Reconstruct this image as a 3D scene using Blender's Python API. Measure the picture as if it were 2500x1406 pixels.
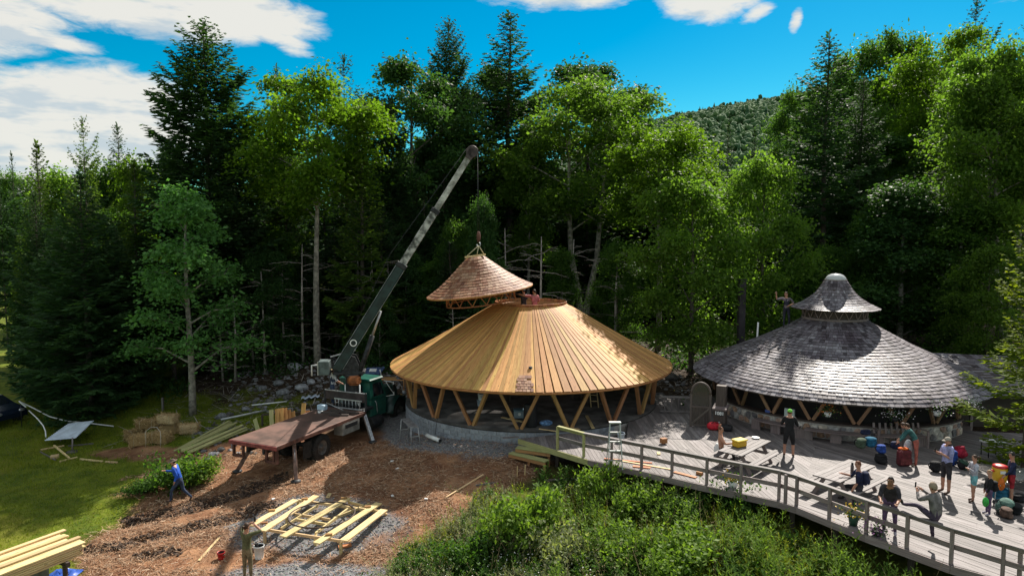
import bpy, math, random
import numpy as np
from mathutils import Vector, Matrix

for o in list(bpy.data.objects):
    bpy.data.objects.remove(o)
SC = bpy.context.scene
COL = SC.collection
R = math.radians
random.seed(7)
rng = np.random.default_rng(7)

# ------------------------------------------------------------------ camera
FPX = 1668.0                      # focal length in pixels of the 2500 px wide photograph
CAM = Vector((0, 0, 8.3)); PITCH = math.atan((703 - 575) / FPX)
cd = bpy.data.cameras.new('camera'); cam = bpy.data.objects.new('camera', cd); COL.objects.link(cam)
cd.sensor_width = 36; cd.lens = 36 * FPX / 2500; cd.clip_start = .3; cd.clip_end = 4000
cam.location = CAM; cam.rotation_euler = (math.pi / 2 - PITCH, 0, 0)
SC.camera = cam

# ------------------------------------------------------------------ light
SUN_AZ, SUN_EL = R(27), R(43)
sun_dir = Vector((math.sin(SUN_AZ) * math.cos(SUN_EL), math.cos(SUN_AZ) * math.cos(SUN_EL), math.sin(SUN_EL)))
sl = bpy.data.lights.new('sun', 'SUN'); sl.energy = 4.4; sl.angle = R(.55); sl.color = (1, .93, .83)
so = bpy.data.objects.new('sun', sl); COL.objects.link(so); so.rotation_euler = sun_dir.to_track_quat('Z', 'Y').to_euler()
so.location = (20, 40, 40)
SKY_STRENGTH = .15
SC.view_settings.view_transform = 'Standard'; SC.view_settings.look = 'None'
SC.view_settings.exposure = 1.0; SC.view_settings.gamma = 1; SC.view_settings.use_curve_mapping = False
SC.render.engine = 'CYCLES'
SC.cycles.max_bounces = 8; SC.cycles.diffuse_bounces = 4; SC.cycles.transmission_bounces = 4; SC.cycles.glossy_bounces = 2
SC.cycles.use_denoising = True
SC.cycles.caustics_reflective = False; SC.cycles.caustics_refractive = False

W = bpy.data.worlds.new('World'); SC.world = W; W.use_nodes = True

class NT:
    def __init__(s, nt): s.t = nt; s.n = nt.nodes; s.l = nt.links
    def node(s, typ, **kw):
        n = s.n.new(typ)
        for k, v in kw.items():
            if k.startswith('i_'): n.inputs[k[2:]].default_value = v
            else: setattr(n, k, v)
        return n
    def link(s, a, b): s.l.new(a, b)
    def math(s, op, a, b=None, c=None, clamp=False):
        n = s.n.new('ShaderNodeMath'); n.operation = op; n.use_clamp = clamp
        for i, x in enumerate((a, b, c)):
            if x is None: continue
            if hasattr(x, 'is_linked'): s.l.new(x, n.inputs[i])
            else: n.inputs[i].default_value = x
        return n.outputs[0]
    def mix(s, f, a, b, mode='MIX'):
        n = s.n.new('ShaderNodeMix'); n.data_type = 'RGBA'; n.blend_type = mode
        for i, x in ((0, f), (6, a), (7, b)):
            if hasattr(x, 'is_linked'): s.l.new(x, n.inputs[i])
            elif i == 0: n.inputs[0].default_value = x
            else: n.inputs[i].default_value = (*x, 1) if len(x) == 3 else x
        return n.outputs[2]
    def noise(s, vec, scale, detail=3, rough=.55, dist=0):
        n = s.n.new('ShaderNodeTexNoise'); n.inputs['Scale'].default_value = scale
        n.inputs['Detail'].default_value = detail; n.inputs['Roughness'].default_value = rough; n.inputs['Distortion'].default_value = dist
        if vec is not None: s.l.new(vec, n.inputs['Vector'])
        return n.outputs['Fac']
    def ramp(s, fac, lo, hi):
        n = s.n.new('ShaderNodeMapRange'); n.interpolation_type = 'SMOOTHSTEP'; n.clamp = True
        n.inputs['From Min'].default_value = lo; n.inputs['From Max'].default_value = hi
        s.l.new(fac, n.inputs['Value']); return n.outputs[0]
    def mapping(s, vec, scale=(1, 1, 1), loc=(0, 0, 0), rot=(0, 0, 0)):
        n = s.n.new('ShaderNodeMapping'); n.inputs['Scale'].default_value = scale; n.inputs['Location'].default_value = loc
        n.inputs['Rotation'].default_value = rot
        s.l.new(vec, n.inputs['Vector']); return n.outputs[0]

def build_sky():
    t = NT(W.node_tree); t.n.clear()
    out = t.node('ShaderNodeOutputWorld'); bg = t.node('ShaderNodeBackground'); bg.inputs['Strength'].default_value = SKY_STRENGTH
    sky = t.node('ShaderNodeTexSky'); sky.sky_type = 'NISHITA'; sky.sun_disc = False
    sky.sun_elevation = SUN_EL; sky.sun_rotation = SUN_AZ; sky.air_density = 1.0; sky.dust_density = .3; sky.ozone_density = 3.0; sky.altitude = 300
    hs = t.node('ShaderNodeHueSaturation'); hs.inputs['Saturation'].default_value = 1.7; hs.inputs['Value'].default_value = .54
    t.link(sky.outputs[0], hs.inputs['Color'])
    skyc = t.mix(1.0, hs.outputs[0], (.42, .86, .63), 'MULTIPLY')
    tc = t.node('ShaderNodeTexCoord'); d = tc.outputs['Generated']
    sp = t.node('ShaderNodeSeparateXYZ'); t.link(d, sp.inputs[0])
    x, y, z = sp.outputs
    az = t.math('ARCTAN2', x, y)
    el = t.math('ARCSINE', z)
    def blob(px, py, rx, ry, amp, tilt=0):
        a0 = math.atan((px - 1250) / FPX); e0 = math.atan((575 - py) / FPX * math.cos(a0))
        ra = rx / FPX * math.cos(a0) ** 2; re = ry / FPX
        u = t.math('DIVIDE', t.math('SUBTRACT', az, a0), ra)
        v = t.math('SUBTRACT', el, e0)
        v = t.math('DIVIDE', t.math('SUBTRACT', v, t.math('MULTIPLY', t.math('SUBTRACT', az, a0), tilt)), re)
        q = t.math('SUBTRACT', 1.0, t.math('ADD', t.math('MULTIPLY', u, u), t.math('MULTIPLY', v, v)))
        return t.math('MULTIPLY', t.math('MAXIMUM', q, -1.0), amp)
    n1 = t.noise(t.mapping(d, (3.0, 3.0, 11.0), rot=(0, .12, 0)), 2.2, 6, .58, .35)
    n2 = t.noise(t.mapping(d, (5, 5, 14.0), (3, 1, 2)), 4.5, 5, .65, .5)
    nn = t.math('ADD', t.math('MULTIPLY', n1, .66), t.math('MULTIPLY', n2, .34))
    bias = None
    for b in [(180, 330, 420, 150, .42, .10), (-250, 350, 560, 190, .42, 0), (420, 30, 420, 75, .42, -.02), (-200, 30, 500, 95, .38, 0),
              (690, 110, 95, 26, .22, -.25), (1390, -6, 210, 50, .30, 0), (1730, 0, 150, 62, .30, 0),
              (1835, 46, 45, 20, .2, .3), (1925, 66, 18, 26, .2, .6), (110, 100, 190, 22, .3, -.1)]:
        v = blob(*b)
        bias = v if bias is None else t.math('MAXIMUM', bias, v)
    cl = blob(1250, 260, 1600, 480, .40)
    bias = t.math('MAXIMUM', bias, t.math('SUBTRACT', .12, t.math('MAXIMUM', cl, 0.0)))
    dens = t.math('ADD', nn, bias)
    # cloud banks in view; denser cloud added outside it to lift ambient light
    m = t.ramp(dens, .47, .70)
    shade = t.noise(t.mapping(d, (4, 4, 16.0), (1, 2, 5)), 2.6, 4, .6)
    cc = t.mix(t.ramp(shade, .36, .52), (1.95, 2.2, 2.35), (2.85, 2.8, 2.6))
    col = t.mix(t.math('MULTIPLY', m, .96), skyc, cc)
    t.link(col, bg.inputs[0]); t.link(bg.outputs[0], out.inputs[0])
build_sky()

# ------------------------------------------------------------------ numpy noise
_tab = np.random.default_rng(11).random((256, 256))
def vnoise(x, y):
    x = np.asarray(x, float); y = np.asarray(y, float)
    xi = np.floor(x).astype(int); yi = np.floor(y).astype(int); fx = x - xi; fy = y - yi
    fx = fx * fx * (3 - 2 * fx); fy = fy * fy * (3 - 2 * fy)
    a = _tab[xi & 255, yi & 255]; b = _tab[(xi + 1) & 255, yi & 255]; c = _tab[xi & 255, (yi + 1) & 255]; e = _tab[(xi + 1) & 255, (yi + 1) & 255]
    return (a * (1 - fx) + b * fx) * (1 - fy) + (c * (1 - fx) + e * fx) * fy
def fbm(x, y, o=4):
    s = 0; a = .5; t = 0
    for i in range(o):
        s = s + a * vnoise(x * 2 ** i + 17 * i, y * 2 ** i + 31 * i); t += a; a *= .5
    return s / t

# ------------------------------------------------------------------ picture -> place
cp, sp_ = math.cos(PITCH), math.sin(PITCH)
def ray(px, py):
    a = (px - 1250) / FPX; b = (py - 703) / FPX
    return Vector((a, cp - b * sp_, -sp_ - b * cp))
def at_z(px, py, z=0.0):
    d = ray(px, py); return CAM + d * ((z - CAM.z) / d.z)
def at_y(px, py, Y):
    d = ray(px, py); return CAM + d * (Y / d.y)

CP = []                                              # ground control points (X, Y, z)
for px, py, z in [(440,1228,-1.88),(605,1410,-2.0),(100,1300,-2.15),(20,1400,-2.25),(0,1060,-2.2),(130,1120,-2.15),(0,930,-1.9),
                  (400,1080,-1.65),(330,1000,-1.5),(570,1085,-1.5),(735,1160,-1.5),(772,1142,-1.42),(930,1075,-1.15),(985,1050,-1.0),
                  (1040,1080,-.72),(1120,1108,-.62),(1250,1125,-.62),(1330,1130,-.75),(1000,1200,-1.25),(1150,1200,-1.2),(850,1270,-1.75),
                  (1000,1390,-1.95),(1300,1400,-1.9),(1200,1250,-1.5),(700,930,-.5),(600,960,-.9),(750,890,0.1),(900,880,.1),(455,1015,-1.4),
                  (1600,930,.0),(1620,985,-.1),(1450,1190,-1.05),(1650,1250,-1.25)]:
    p = at_z(px, py, z); CP.append((p.x, p.y, z))
CP += [(9, 18.5, -1.15), (7, 20, -1.1), (11, 14.5, -1.3), (5.5, 21.5, -1.15), (14, 14, -1.2), (8, 24, -1.0), (12, 20, -1.0), (16, 18, -.8), (15, 32, -.12), (0, 35, -.25), (4, 30, -.35),
       (10, 42, .2), (22, 34, .1), (24, 42, 1.3), (30, 40, 1.6), (34, 50, 2.5), (20, 50, 1.2), (-4, 48, .6), (-18, 48, -.4), (-30, 50, -2), (-45, 70, -3), (-40, 95, -1), (-60, 45, -3.0),
       (-60, 15, -2.8), (40, 20, .2), (40, 5, -.5), (0, 5, -2.2), (-30, 8, -2.6), (10, 8, -1.8), (0, 80, 2), (30, 80, 4), (70, 70, 5), (-70, 110, -1), (0, 110, 2), (70, 110, 6), (-25, 30, -2.25), (-20, 35, -2.1)]
CPA = np.array(CP)
def _u(r2): return np.where(r2 > 1e-9, r2 * np.log(np.maximum(r2, 1e-9)), 0) * .5
def _tps():
    n = len(CPA); d2 = ((CPA[:, None, :2] - CPA[None, :, :2]) ** 2).sum(-1)
    K = _u(d2) + np.eye(n) * 1.5
    P = np.c_[np.ones(n), CPA[:, :2]]
    A = np.zeros((n + 3, n + 3)); A[:n, :n] = K; A[:n, n:] = P; A[n:, :n] = P.T
    return np.linalg.solve(A, np.r_[CPA[:, 2], 0, 0, 0])
TW = _tps()
def ground_np(x, y):
    x = np.asarray(x, float); y = np.asarray(y, float)
    xc = np.clip(x, -70, 70); yc = np.clip(y, 3, 110)
    z = TW[-3] + TW[-2] * xc + TW[-1] * yc
    for (a, b, _), w in zip(CPA, TW[:-3]):
        z = z + w * _u((xc - a) ** 2 + (yc - b) ** 2)
    return np.clip(z, -4, 9)
def ground(x, y): return float(ground_np(np.array([x]), np.array([y]))[0])
def at_g(px, py):
    """the point of the ground seen at a pixel of the photograph"""
    p = at_z(px, py, -1.5)
    for _ in range(8): p = at_z(px, py, ground(p.x, p.y))
    return p
def to_px(X, Y, Z):
    """photograph pixel of points (numpy)"""
    d = Y * cp - (Z - CAM.z) * sp_; v = Y * sp_ + (Z - CAM.z) * cp
    return 1250 + FPX * X / d, 703 - FPX * v / d

# ------------------------------------------------------------------ materials
def new_mat(name):
    m = bpy.data.materials.new(name); m.use_nodes = True; t = NT(m.node_tree)
    b = t.n['Principled BSDF']; b.inputs['Specular IOR Level'].default_value = .3
    return m, t, b
MATS = {}
def paint(name, col, rough=.7, metal=0, ns=0, na=.25, bump=0, rnd=0, spec=.3, dirt=None):
    if name in MATS: return MATS[name]
    m, t, b = new_mat(name); MATS[name] = m
    b.inputs['Roughness'].default_value = rough; b.inputs['Metallic'].default_value = metal; b.inputs['Specular IOR Level'].default_value = spec
    c = None
    tc = t.node('ShaderNodeTexCoord').outputs['Object']
    base = t.node('ShaderNodeRGB'); base.outputs[0].default_value = (*col, 1); c = base.outputs[0]
    if ns:
        f = t.noise(tc, ns, 5, .6)
        dk = dirt or tuple(x * (1 - na) for x in col); lt = tuple(min(1, x * (1 + na)) for x in col)
        c = t.mix(t.ramp(f, .35, .65), dk, lt)
        if bump:
            bp = t.node('ShaderNodeBump'); bp.inputs['Strength'].default_value = bump; bp.inputs['Distance'].default_value = .02
            t.link(t.noise(tc, ns * 3, 4, .6), bp.inputs['Height']); t.link(bp.outputs[0], b.inputs['Normal'])
    if rnd:
        oi = t.node('ShaderNodeObjectInfo').outputs['Random']
        hv = t.node('ShaderNodeHueSaturation'); t.link(c, hv.inputs['Color'])
        t.link(t.math('ADD', t.math('MULTIPLY', oi, 2 * rnd), 1 - rnd), hv.inputs['Value']); c = hv.outputs[0]
    t.link(c, b.inputs['Base Color'])
    return m
def wood(name, c1, c2, knots=0, rough=.65, rnd=.2, grain=14, grey=None):
    if name in MATS: return MATS[name]
    m, t, b = new_mat(name); MATS[name] = m
    b.inputs['Roughness'].default_value = rough
    uv = t.node('ShaderNodeTexCoord').outputs['UV']; oi = t.node('ShaderNodeObjectInfo').outputs['Random']
    cx = t.node('ShaderNodeCombineXYZ')
    t.link(t.math('MULTIPLY', oi, 37.0), cx.inputs[0]); t.link(t.math('MULTIPLY', oi, 91.0), cx.inputs[1])
    av = t.node('ShaderNodeVectorMath', operation='ADD'); t.link(uv, av.inputs[0]); t.link(cx.outputs[0], av.inputs[1]); v = av.outputs[0]
    g = t.noise(t.mapping(v, (.9, grain, 1)), 2.0, 5, .62, .4)
    c = t.mix(t.ramp(g, .3, .7), c1, c2)
    if grey:
        c = t.mix(t.math('MULTIPLY', t.ramp(t.noise(t.mapping(v, (.7, 3, 1)), 1.1, 3, .6), .45, .7), .7), c, grey)
    if knots:
        vo = t.node('ShaderNodeTexVoronoi'); vo.inputs['Scale'].default_value = 1.0
        t.link(t.mapping(v, (2.4, 5.5, 1)), vo.inputs['Vector'])
        k = t.math('SUBTRACT', 1.0, t.ramp(vo.outputs['Distance'], .09, .16))
        c = t.mix(t.math('MULTIPLY', k, knots), c, tuple(x * .3 for x in c1))
    hv = t.node('ShaderNodeHueSaturation'); t.link(c, hv.inputs['Color'])
    t.link(t.math('ADD', t.math('MULTIPLY', oi, 2 * rnd), 1 - rnd), hv.inputs['Value'])
    o2 = t.math('FRACT', t.math('MULTIPLY', oi, 13.7))
    t.link(t.math('ADD', t.math('MULTIPLY', o2, .03), .485), hv.inputs['Hue'])
    t.link(hv.outputs[0], b.inputs['Base Color'])
    bp = t.node('ShaderNodeBump'); bp.inputs['Strength'].default_value = .35; bp.inputs['Distance'].default_value = .006
    t.link(g, bp.inputs['Height']); t.link(bp.outputs[0], b.inputs['Normal'])
    return m
def shingle_mat(name, cols, rough=.7, blotch=None, spec=.3):
    m, t, b = new_mat(name); MATS[name] = m; b.inputs['Specular IOR Level'].default_value = spec
    b.inputs['Roughness'].default_value = rough
    oi = t.node('ShaderNodeObjectInfo').outputs['Random']; at = t.node('ShaderNodeAttribute'); at.attribute_name = 'var'
    f = t.math('FRACT', t.math('ADD', oi, at.outputs['Fac']))
    cr = t.node('ShaderNodeValToRGB'); e = cr.color_ramp.elements
    e[0].position = 0; e[0].color = (*cols[0], 1); e[1].position = 1; e[1].color = (*cols[-1], 1)
    for i, c in enumerate(cols[1:-1]):
        q = e.new((i + 1) / (len(cols) - 1)); q.color = (*c, 1)
    t.link(f, cr.inputs[0]); c = cr.outputs[0]
    uv = t.node('ShaderNodeTexCoord').outputs['UV']
    g = t.noise(t.mapping(uv, (3, 26, 1)), 3.0, 4, .6)
    c = t.mix(.45, c, t.mix(t.ramp(g, .3, .7), (.35, .35, .35), (1.35, 1.35, 1.35)), 'MULTIPLY')
    if blotch:
        ob = t.node('ShaderNodeTexCoord').outputs['Object']
        c = t.mix(t.math('MULTIPLY', t.ramp(t.noise(ob, .55, 4, .6), .48, .68), blotch[1]), c, blotch[0], 'MULTIPLY')
    hv = t.node('ShaderNodeHueSaturation'); hv.inputs['Saturation'].default_value = 1.0; t.link(c, hv.inputs['Color'])
    t.link(hv.outputs[0], b.inputs['Base Color'])
    bp = t.node('ShaderNodeBump'); bp.inputs['Strength'].default_value = .4; bp.inputs['Distance'].default_value = .008
    t.link(g, bp.inputs['Height']); t.link(bp.outputs[0], b.inputs['Normal'])
    return m
def leaf(name, c1, c2, trans=.4, rough=.5, tcol=None, rnd=.18, spec=.07):
    m, t, b = new_mat(name); MATS[name] = m
    at = t.node('ShaderNodeAttribute'); at.attribute_name = 'var'; oi = t.node('ShaderNodeObjectInfo').outputs['Random']
    c = t.mix(at.outputs['Fac'], c1, c2)
    hv = t.node('ShaderNodeHueSaturation'); t.link(c, hv.inputs['Color'])
    t.link(t.math('ADD', t.math('MULTIPLY', oi, 2 * rnd), 1 - rnd), hv.inputs['Value']); c = hv.outputs[0]
    t.link(c, b.inputs['Base Color']); b.inputs['Roughness'].default_value = rough; b.inputs['Specular IOR Level'].default_value = spec
    tr = t.node('ShaderNodeBsdfTranslucent')
    tcn = t.mix(1.0, c, tcol or (1.6, 1.75, .6), 'MULTIPLY'); t.link(tcn, tr.inputs[0])
    mx = t.node('ShaderNodeMixShader'); mx.inputs[0].default_value = trans
    t.link(b.outputs[0], mx.inputs[1]); t.link(tr.outputs[0], mx.inputs[2])
    t.link(mx.outputs[0], t.n['Material Output'].inputs[0])
    return m

# ------------------------------------------------------------------ objects
OFF = {}
def woff(o):
    return OFF.get(o.name, Vector((0, 0, 0))) if o else Vector((0, 0, 0))
def tag(o, label=None, cat=None, group=None, kind=None):
    if label: o['label'] = label
    if cat: o['category'] = cat
    if group: o['group'] = group
    if kind: o['kind'] = kind
    return o
def thing(name, loc, label, cat, group=None, rz=0, kind=None):
    o = bpy.data.objects.new(name, None); COL.objects.link(o); o.empty_display_size = .2
    o.location = loc; o.rotation_euler = (0, 0, rz)
    OFF[o.name] = Vector(loc)
    return tag(o, label, cat, group, kind)
def link_obj(name, me, parent=None):
    o = bpy.data.objects.new(name, me); COL.objects.link(o)
    if parent is not None: o.parent = parent; OFF[o.name] = woff(parent)
    return o
def copy_tree(o, parent=None):
    c = o.copy(); COL.objects.link(c); c.parent = parent
    for ch in o.children: copy_tree(ch, c)
    return c

class MB:
    """collects boxes, beams, tubes and lathes; build() links them as one mesh object"""
    def __init__(s): s.v = []; s.f = []; s.mi = []; s.uv = []; s.sm = []
    def add(s, vs, fs, mi=0, uvs=None, smooth=False):
        k = len(s.v); s.v += [tuple(v) for v in vs]
        for i, f in enumerate(fs):
            s.f.append([k + j for j in f]); s.mi.append(mi); s.sm.append(smooth)
            if uvs: s.uv += uvs[i]
            else: s.uv += [(vs[j][0] + vs[j][2] * .37, vs[j][1] + vs[j][2]) for j in f]
        return s
    def box(s, size, M=None, mi=0, loc=None, taper=1.0, bev=0.0):
        x, y, z = (q / 2 for q in size)
        if M is None: M = Matrix.Translation(loc or (0, 0, 0))
        ax = max(range(3), key=lambda i: size[i])
        if bev > 0:
            b = min(bev, x * .9, y * .9, z * .9); vs = []; 
            for dx in (-1, 1):
                for dy in (-1, 1):
                    for dz in (-1, 1):
                        vs += [(dx * (x - b), dy * (y - b), dz * z), (dx * (x - b), dy * y, dz * (z - b)), (dx * x, dy * (y - b), dz * (z - b))]
            I = lambda dx, dy, dz, k: ((dx > 0) * 4 + (dy > 0) * 2 + (dz > 0)) * 3 + k
            fs = []
            for d in (-1, 1):
                fs.append([I(-1, -1, d, 0), I(1, -1, d, 0), I(1, 1, d, 0), I(-1, 1, d, 0)][::d])
                fs.append([I(-1, d, -1, 1), I(-1, d, 1, 1), I(1, d, 1, 1), I(1, d, -1, 1)][::d])
                fs.append([I(d, -1, -1, 2), I(d, 1, -1, 2), I(d, 1, 1, 2), I(d, -1, 1, 2)][::d])
            for p in (-1, 1):
                for q in (-1, 1):
                    fs.append([I(-1, p, q, 0), I(1, p, q, 0), I(1, p, q, 1), I(-1, p, q, 1)])
                    fs.append([I(p, -1, q, 0), I(p, 1, q, 0), I(p, 1, q, 2), I(p, -1, q, 2)])
                    fs.append([I(p, q, -1, 1), I(p, q, 1, 1), I(p, q, 1, 2), I(p, q, -1, 2)])
                    for r in (-1, 1): fs.append([I(p, q, r, 0), I(p, q, r, 1), I(p, q, r, 2)])
        else:
            vs = [(-x, -y, -z), (x, -y, -z), (x, y, -z), (-x, y, -z), (-x * taper, -y * taper, z), (x * taper, -y * taper, z), (x * taper, y * taper, z), (-x * taper, y * taper, z)]
            fs = [(0, 3, 2, 1), (4, 5, 6, 7), (0, 1, 5, 4), (1, 2, 6, 5), (2, 3, 7, 6), (3, 0, 4, 7)]
        o = [i for i in range(3) if i != ax]
        uvs = [[(vs[j][ax], vs[j][o[0]] + vs[j][o[1]] * 1.01) for j in f] for f in fs]
        return s.add([M @ Vector(v) for v in vs], fs, mi, uvs)
    def beam(s, p, q, w, h, mi=0, up=(0, 0, 1), bev=0.0):
        p = Vector(p); q = Vector(q); d = q - p; L = d.length; d = d / L
        u = Vector(up); 
        if abs(d.dot(u)) > .98: u = Vector((0, 1, 0))
        sx = d.cross(u).normalized(); uz = sx.cross(d).normalized()
        M = Matrix(((d.x, -sx.x, uz.x, 0), (d.y, -sx.y, uz.y, 0), (d.z, -sx.z, uz.z, 0), (0, 0, 0, 1)))
        M = Matrix.Translation((p + q) / 2) @ M
        return s.box((L, w, h), M, mi, bev=bev)
    def tube(s, pts, rad, n=6, mi=0, cap=True):
        pts = [Vector(p) for p in pts]
        if not hasattr(rad, '__len__'): rad = [rad] * len(pts)
        vs = []; fs = []; uvs = []; L = 0; prev = None
        for i, p in enumerate(pts):
            a = pts[max(i - 1, 0)]; b = pts[min(i + 1, len(pts) - 1)]; d = (b - a).normalized()
            if prev is None: prev = d.cross(Vector((.31, .17, .93))).normalized() if abs(d.z) < .9 else d.cross(Vector((1, 0, 0))).normalized()
            sx = (prev - d * prev.dot(d)).normalized(); sy = d.cross(sx); prev = sx
            for k in range(n):
                t = 2 * math.pi * k / n; vs.append(p + (sx * math.cos(t) + sy * math.sin(t)) * rad[i])
        ls = [0]
        for i in range(1, len(pts)): ls.append(ls[-1] + (pts[i] - pts[i - 1]).length)
        for i in range(len(pts) - 1):
            for k in range(n):
                k2 = (k + 1) % n
                fs.append((i * n + k, i * n + k2, (i + 1) * n + k2, (i + 1) * n + k))
                c = rad[i] * 2 * math.pi / n
                uvs.append([(ls[i], k * c), (ls[i], (k + 1) * c), (ls[i + 1], (k + 1) * c), (ls[i + 1], k * c)])
        s.add(vs, fs, mi, uvs, True)
        if cap:
            k0 = len(s.v) - len(vs)
            s.f.append([k0 + k for k in range(n)][::-1]); s.f.append([k0 + (len(pts) - 1) * n + k for k in range(n)])
            s.mi += [mi, mi]; s.sm += [False, False]; s.uv += [(0, k * .01) for k in range(n)] * 2
        return s
    def lathe(s, prof, n=16, M=None, mi=0, smooth=True, cap=True):
        M = M or Matrix(); vs = []; fs = []
        for r, z in prof:
            for k in range(n):
                t = 2 * math.pi * k / n; vs.append(M @ Vector((r * math.cos(t), r * math.sin(t), z)))
        for i in range(len(prof) - 1):
            for k in range(n):
                k2 = (k + 1) % n; fs.append((i * n + k, i * n + k2, (i + 1) * n + k2, (i + 1) * n + k))
        s.add(vs, fs, mi, None, smooth)
        if cap:
            k0 = len(s.v) - len(vs)
            s.f.append([k0 + k for k in range(n)][::-1]); s.f.append([k0 + (len(prof) - 1) * n + k for k in range(n)])
            s.mi += [mi, mi]; s.sm += [False, False]; s.uv += [(0, 0)] * (2 * n)
        return s
    def ball(s, c, r, n=10, m=7, mi=0, M=None, keep=None):
        M = M or Matrix(); c = Vector(c); r = (r, r, r) if not hasattr(r, '__len__') else r
        vs = []; fs = []
        for i in range(m + 1):
            p = math.pi * i / m
            for k in range(n):
                t = 2 * math.pi * k / n
                vs.append(M @ (c + Vector((r[0] * math.sin(p) * math.cos(t), r[1] * math.sin(p) * math.sin(t), r[2] * math.cos(p)))))
        for i in range(m):
            for k in range(n):
                k2 = (k + 1) % n; f = (i * n + k, (i + 1) * n + k, (i + 1) * n + k2, i * n + k2)
                if keep:
                    p = math.pi * (i + .5) / m; t = 2 * math.pi * (k + .5) / n
                    if not keep(math.sin(p) * math.cos(t), math.sin(p) * math.sin(t), math.cos(p)): continue
                fs.append(f)
        return s.add(vs, fs, mi, None, True)
    def prism(s, poly, z0, z1, mi=0, uvdir=None):
        """poly: list of (x, y) counter-clockwise"""
        n = len(poly); vs = [(x, y, z0) for x, y in poly] + [(x, y, z1) for x, y in poly]
        fs = [list(range(n))[::-1], list(range(n, 2 * n))] + [(i, (i + 1) % n, n + (i + 1) % n, n + i) for i in range(n)]
        uvs = None
        if uvdir:
            a, b = uvdir
            uvs = [[(vs[j][0] * a + vs[j][1] * b, -vs[j][0] * b + vs[j][1] * a + vs[j][2]) for j in f] for f in fs]
        return s.add(vs, fs, mi, uvs)
    def build(s, name, mats, parent=None, off=None):
        me = bpy.data.meshes.new(name); o = woff(parent) if off is None else Vector(off)
        me.from_pydata([(x - o.x, y - o.y, z - o.z) for x, y, z in s.v], [], s.f)
        for m in (mats if isinstance(mats, (list, tuple)) else [mats]): me.materials.append(m)
        me.polygons.foreach_set('material_index', s.mi); me.polygons.foreach_set('use_smooth', s.sm)
        uv = me.uv_layers.new(name='UVMap'); uv.data.foreach_set('uv', np.array(s.uv, 'f').ravel())
        me.update()
        return link_obj(name, me, parent)

def mesh_np(name, V, quads=None, tris=None, mats=(), var=None, smooth=False, uv=None):
    """fast mesh from numpy arrays; var = per-face value"""
    me = bpy.data.meshes.new(name); V = np.asarray(V, 'f'); me.vertices.add(len(V)); me.vertices.foreach_set('co', V.ravel())
    idx = []; tot = []
    if quads is not None and len(quads): idx.append(np.asarray(quads).ravel()); tot.append(np.full(len(quads), 4))
    if tris is not None and len(tris): idx.append(np.asarray(tris).ravel()); tot.append(np.full(len(tris), 3))
    idx = np.concatenate(idx).astype('i'); tot = np.concatenate(tot).astype('i')
    me.loops.add(len(idx)); me.loops.foreach_set('vertex_index', idx)
    me.polygons.add(len(tot)); me.polygons.foreach_set('loop_start', np.r_[0, np.cumsum(tot)[:-1]].astype('i'))
    me.polygons.foreach_set('loop_total', tot)
    me.polygons.foreach_set('use_smooth', np.full(len(tot), bool(smooth)))
    if var is not None:
        a = me.attributes.new('var', 'FLOAT', 'FACE'); a.data.foreach_set('value', np.asarray(var, 'f'))
    if uv is not None:
        u = me.uv_layers.new(name='UVMap'); u.data.foreach_set('uv', np.asarray(uv, 'f').ravel())
    for m in mats: me.materials.append(m)
    me.update(calc_edges=True); me.validate()
    return me
def leaf_quads(C, D, N, L, Wd, fold=0.0):
    """diamond leaves: centre of base C, direction D, normal N, length L, width Wd"""
    D = D / np.linalg.norm(D, axis=1, keepdims=True); S = np.cross(D, N); S /= np.maximum(np.linalg.norm(S, axis=1, keepdims=True), 1e-6)
    L = np.asarray(L)[:, None]; Wd = np.asarray(Wd)[:, None]
    Nn = np.cross(S, D)
    V = np.stack([C, C + D * L * .45 + S * Wd * .5 + Nn * Wd * fold, C + D * L, C + D * L * .45 - S * Wd * .5 + Nn * Wd * fold], 1).reshape(-1, 3)
    return V, np.arange(len(V)).reshape(-1, 4)
def rand_dirs(n, zb=0.0, zs=1.0):
    d = rng.normal(size=(n, 3)); d[:, 2] = d[:, 2] * zs + zb
    return d / np.linalg.norm(d, axis=1, keepdims=True)

# palette
WNEW = wood('new_pine_boards', (.40, .19, .055), (.60, .345, .12), knots=.6, rnd=.26, grain=12)
WRED = wood('red_cedar', (.30, .115, .045), (.45, .20, .085), rnd=.25, grain=12)
WPOST = wood('cedar_posts', (.27, .135, .055), (.40, .215, .09), knots=.5, rnd=.15)
WGREY = wood('weathered_deck', (.098, .085, .082), (.205, .182, .178), rnd=.28, grain=20, grey=(.235, .214, .212))
WGREYD = wood('weathered_grey_timber', (.15, .115, .11), (.26, .21, .20), rnd=.18, grain=18, grey=(.29, .24, .235))
WTREAT = wood('green_treated_timber', (.26, .26, .10), (.40, .39, .18), rnd=.15, knots=.3)
WPALE = wood('fresh_sawn_pine', (.47, .33, .15), (.70, .55, .30), knots=.5, rnd=.2)
WOLD = wood('old_brown_timber', (.07, .055, .048), (.14, .115, .10), rnd=.15)
WDARK = wood('dark_stained_timber', (.045, .035, .03), (.09, .07, .06), rnd=.15)
WLOG = wood('peeled_log', (.20, .11, .06), (.36, .22, .13), rnd=.2)
BARK = paint('bark', (.10, .085, .07), .9, ns=4, na=.4, bump=.6)
BARKL = paint('pale_bark', (.23, .21, .18), .9, ns=5, na=.4, bump=.5)
BARKD = paint('dark_bark', (.085, .07, .06), .9, ns=4, na=.4, bump=.6)
WHITE = paint('white_paint', (.72, .73, .72), .5, ns=3, na=.1)
BLACK = paint('black_matt', (.02, .02, .022), .6)
STEEL = paint('dull_steel', (.42, .43, .45), .45, .7, ns=5, na=.25)
ALU = paint('aluminium', (.46, .47, .48), .4, .6, ns=4, na=.15)
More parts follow.
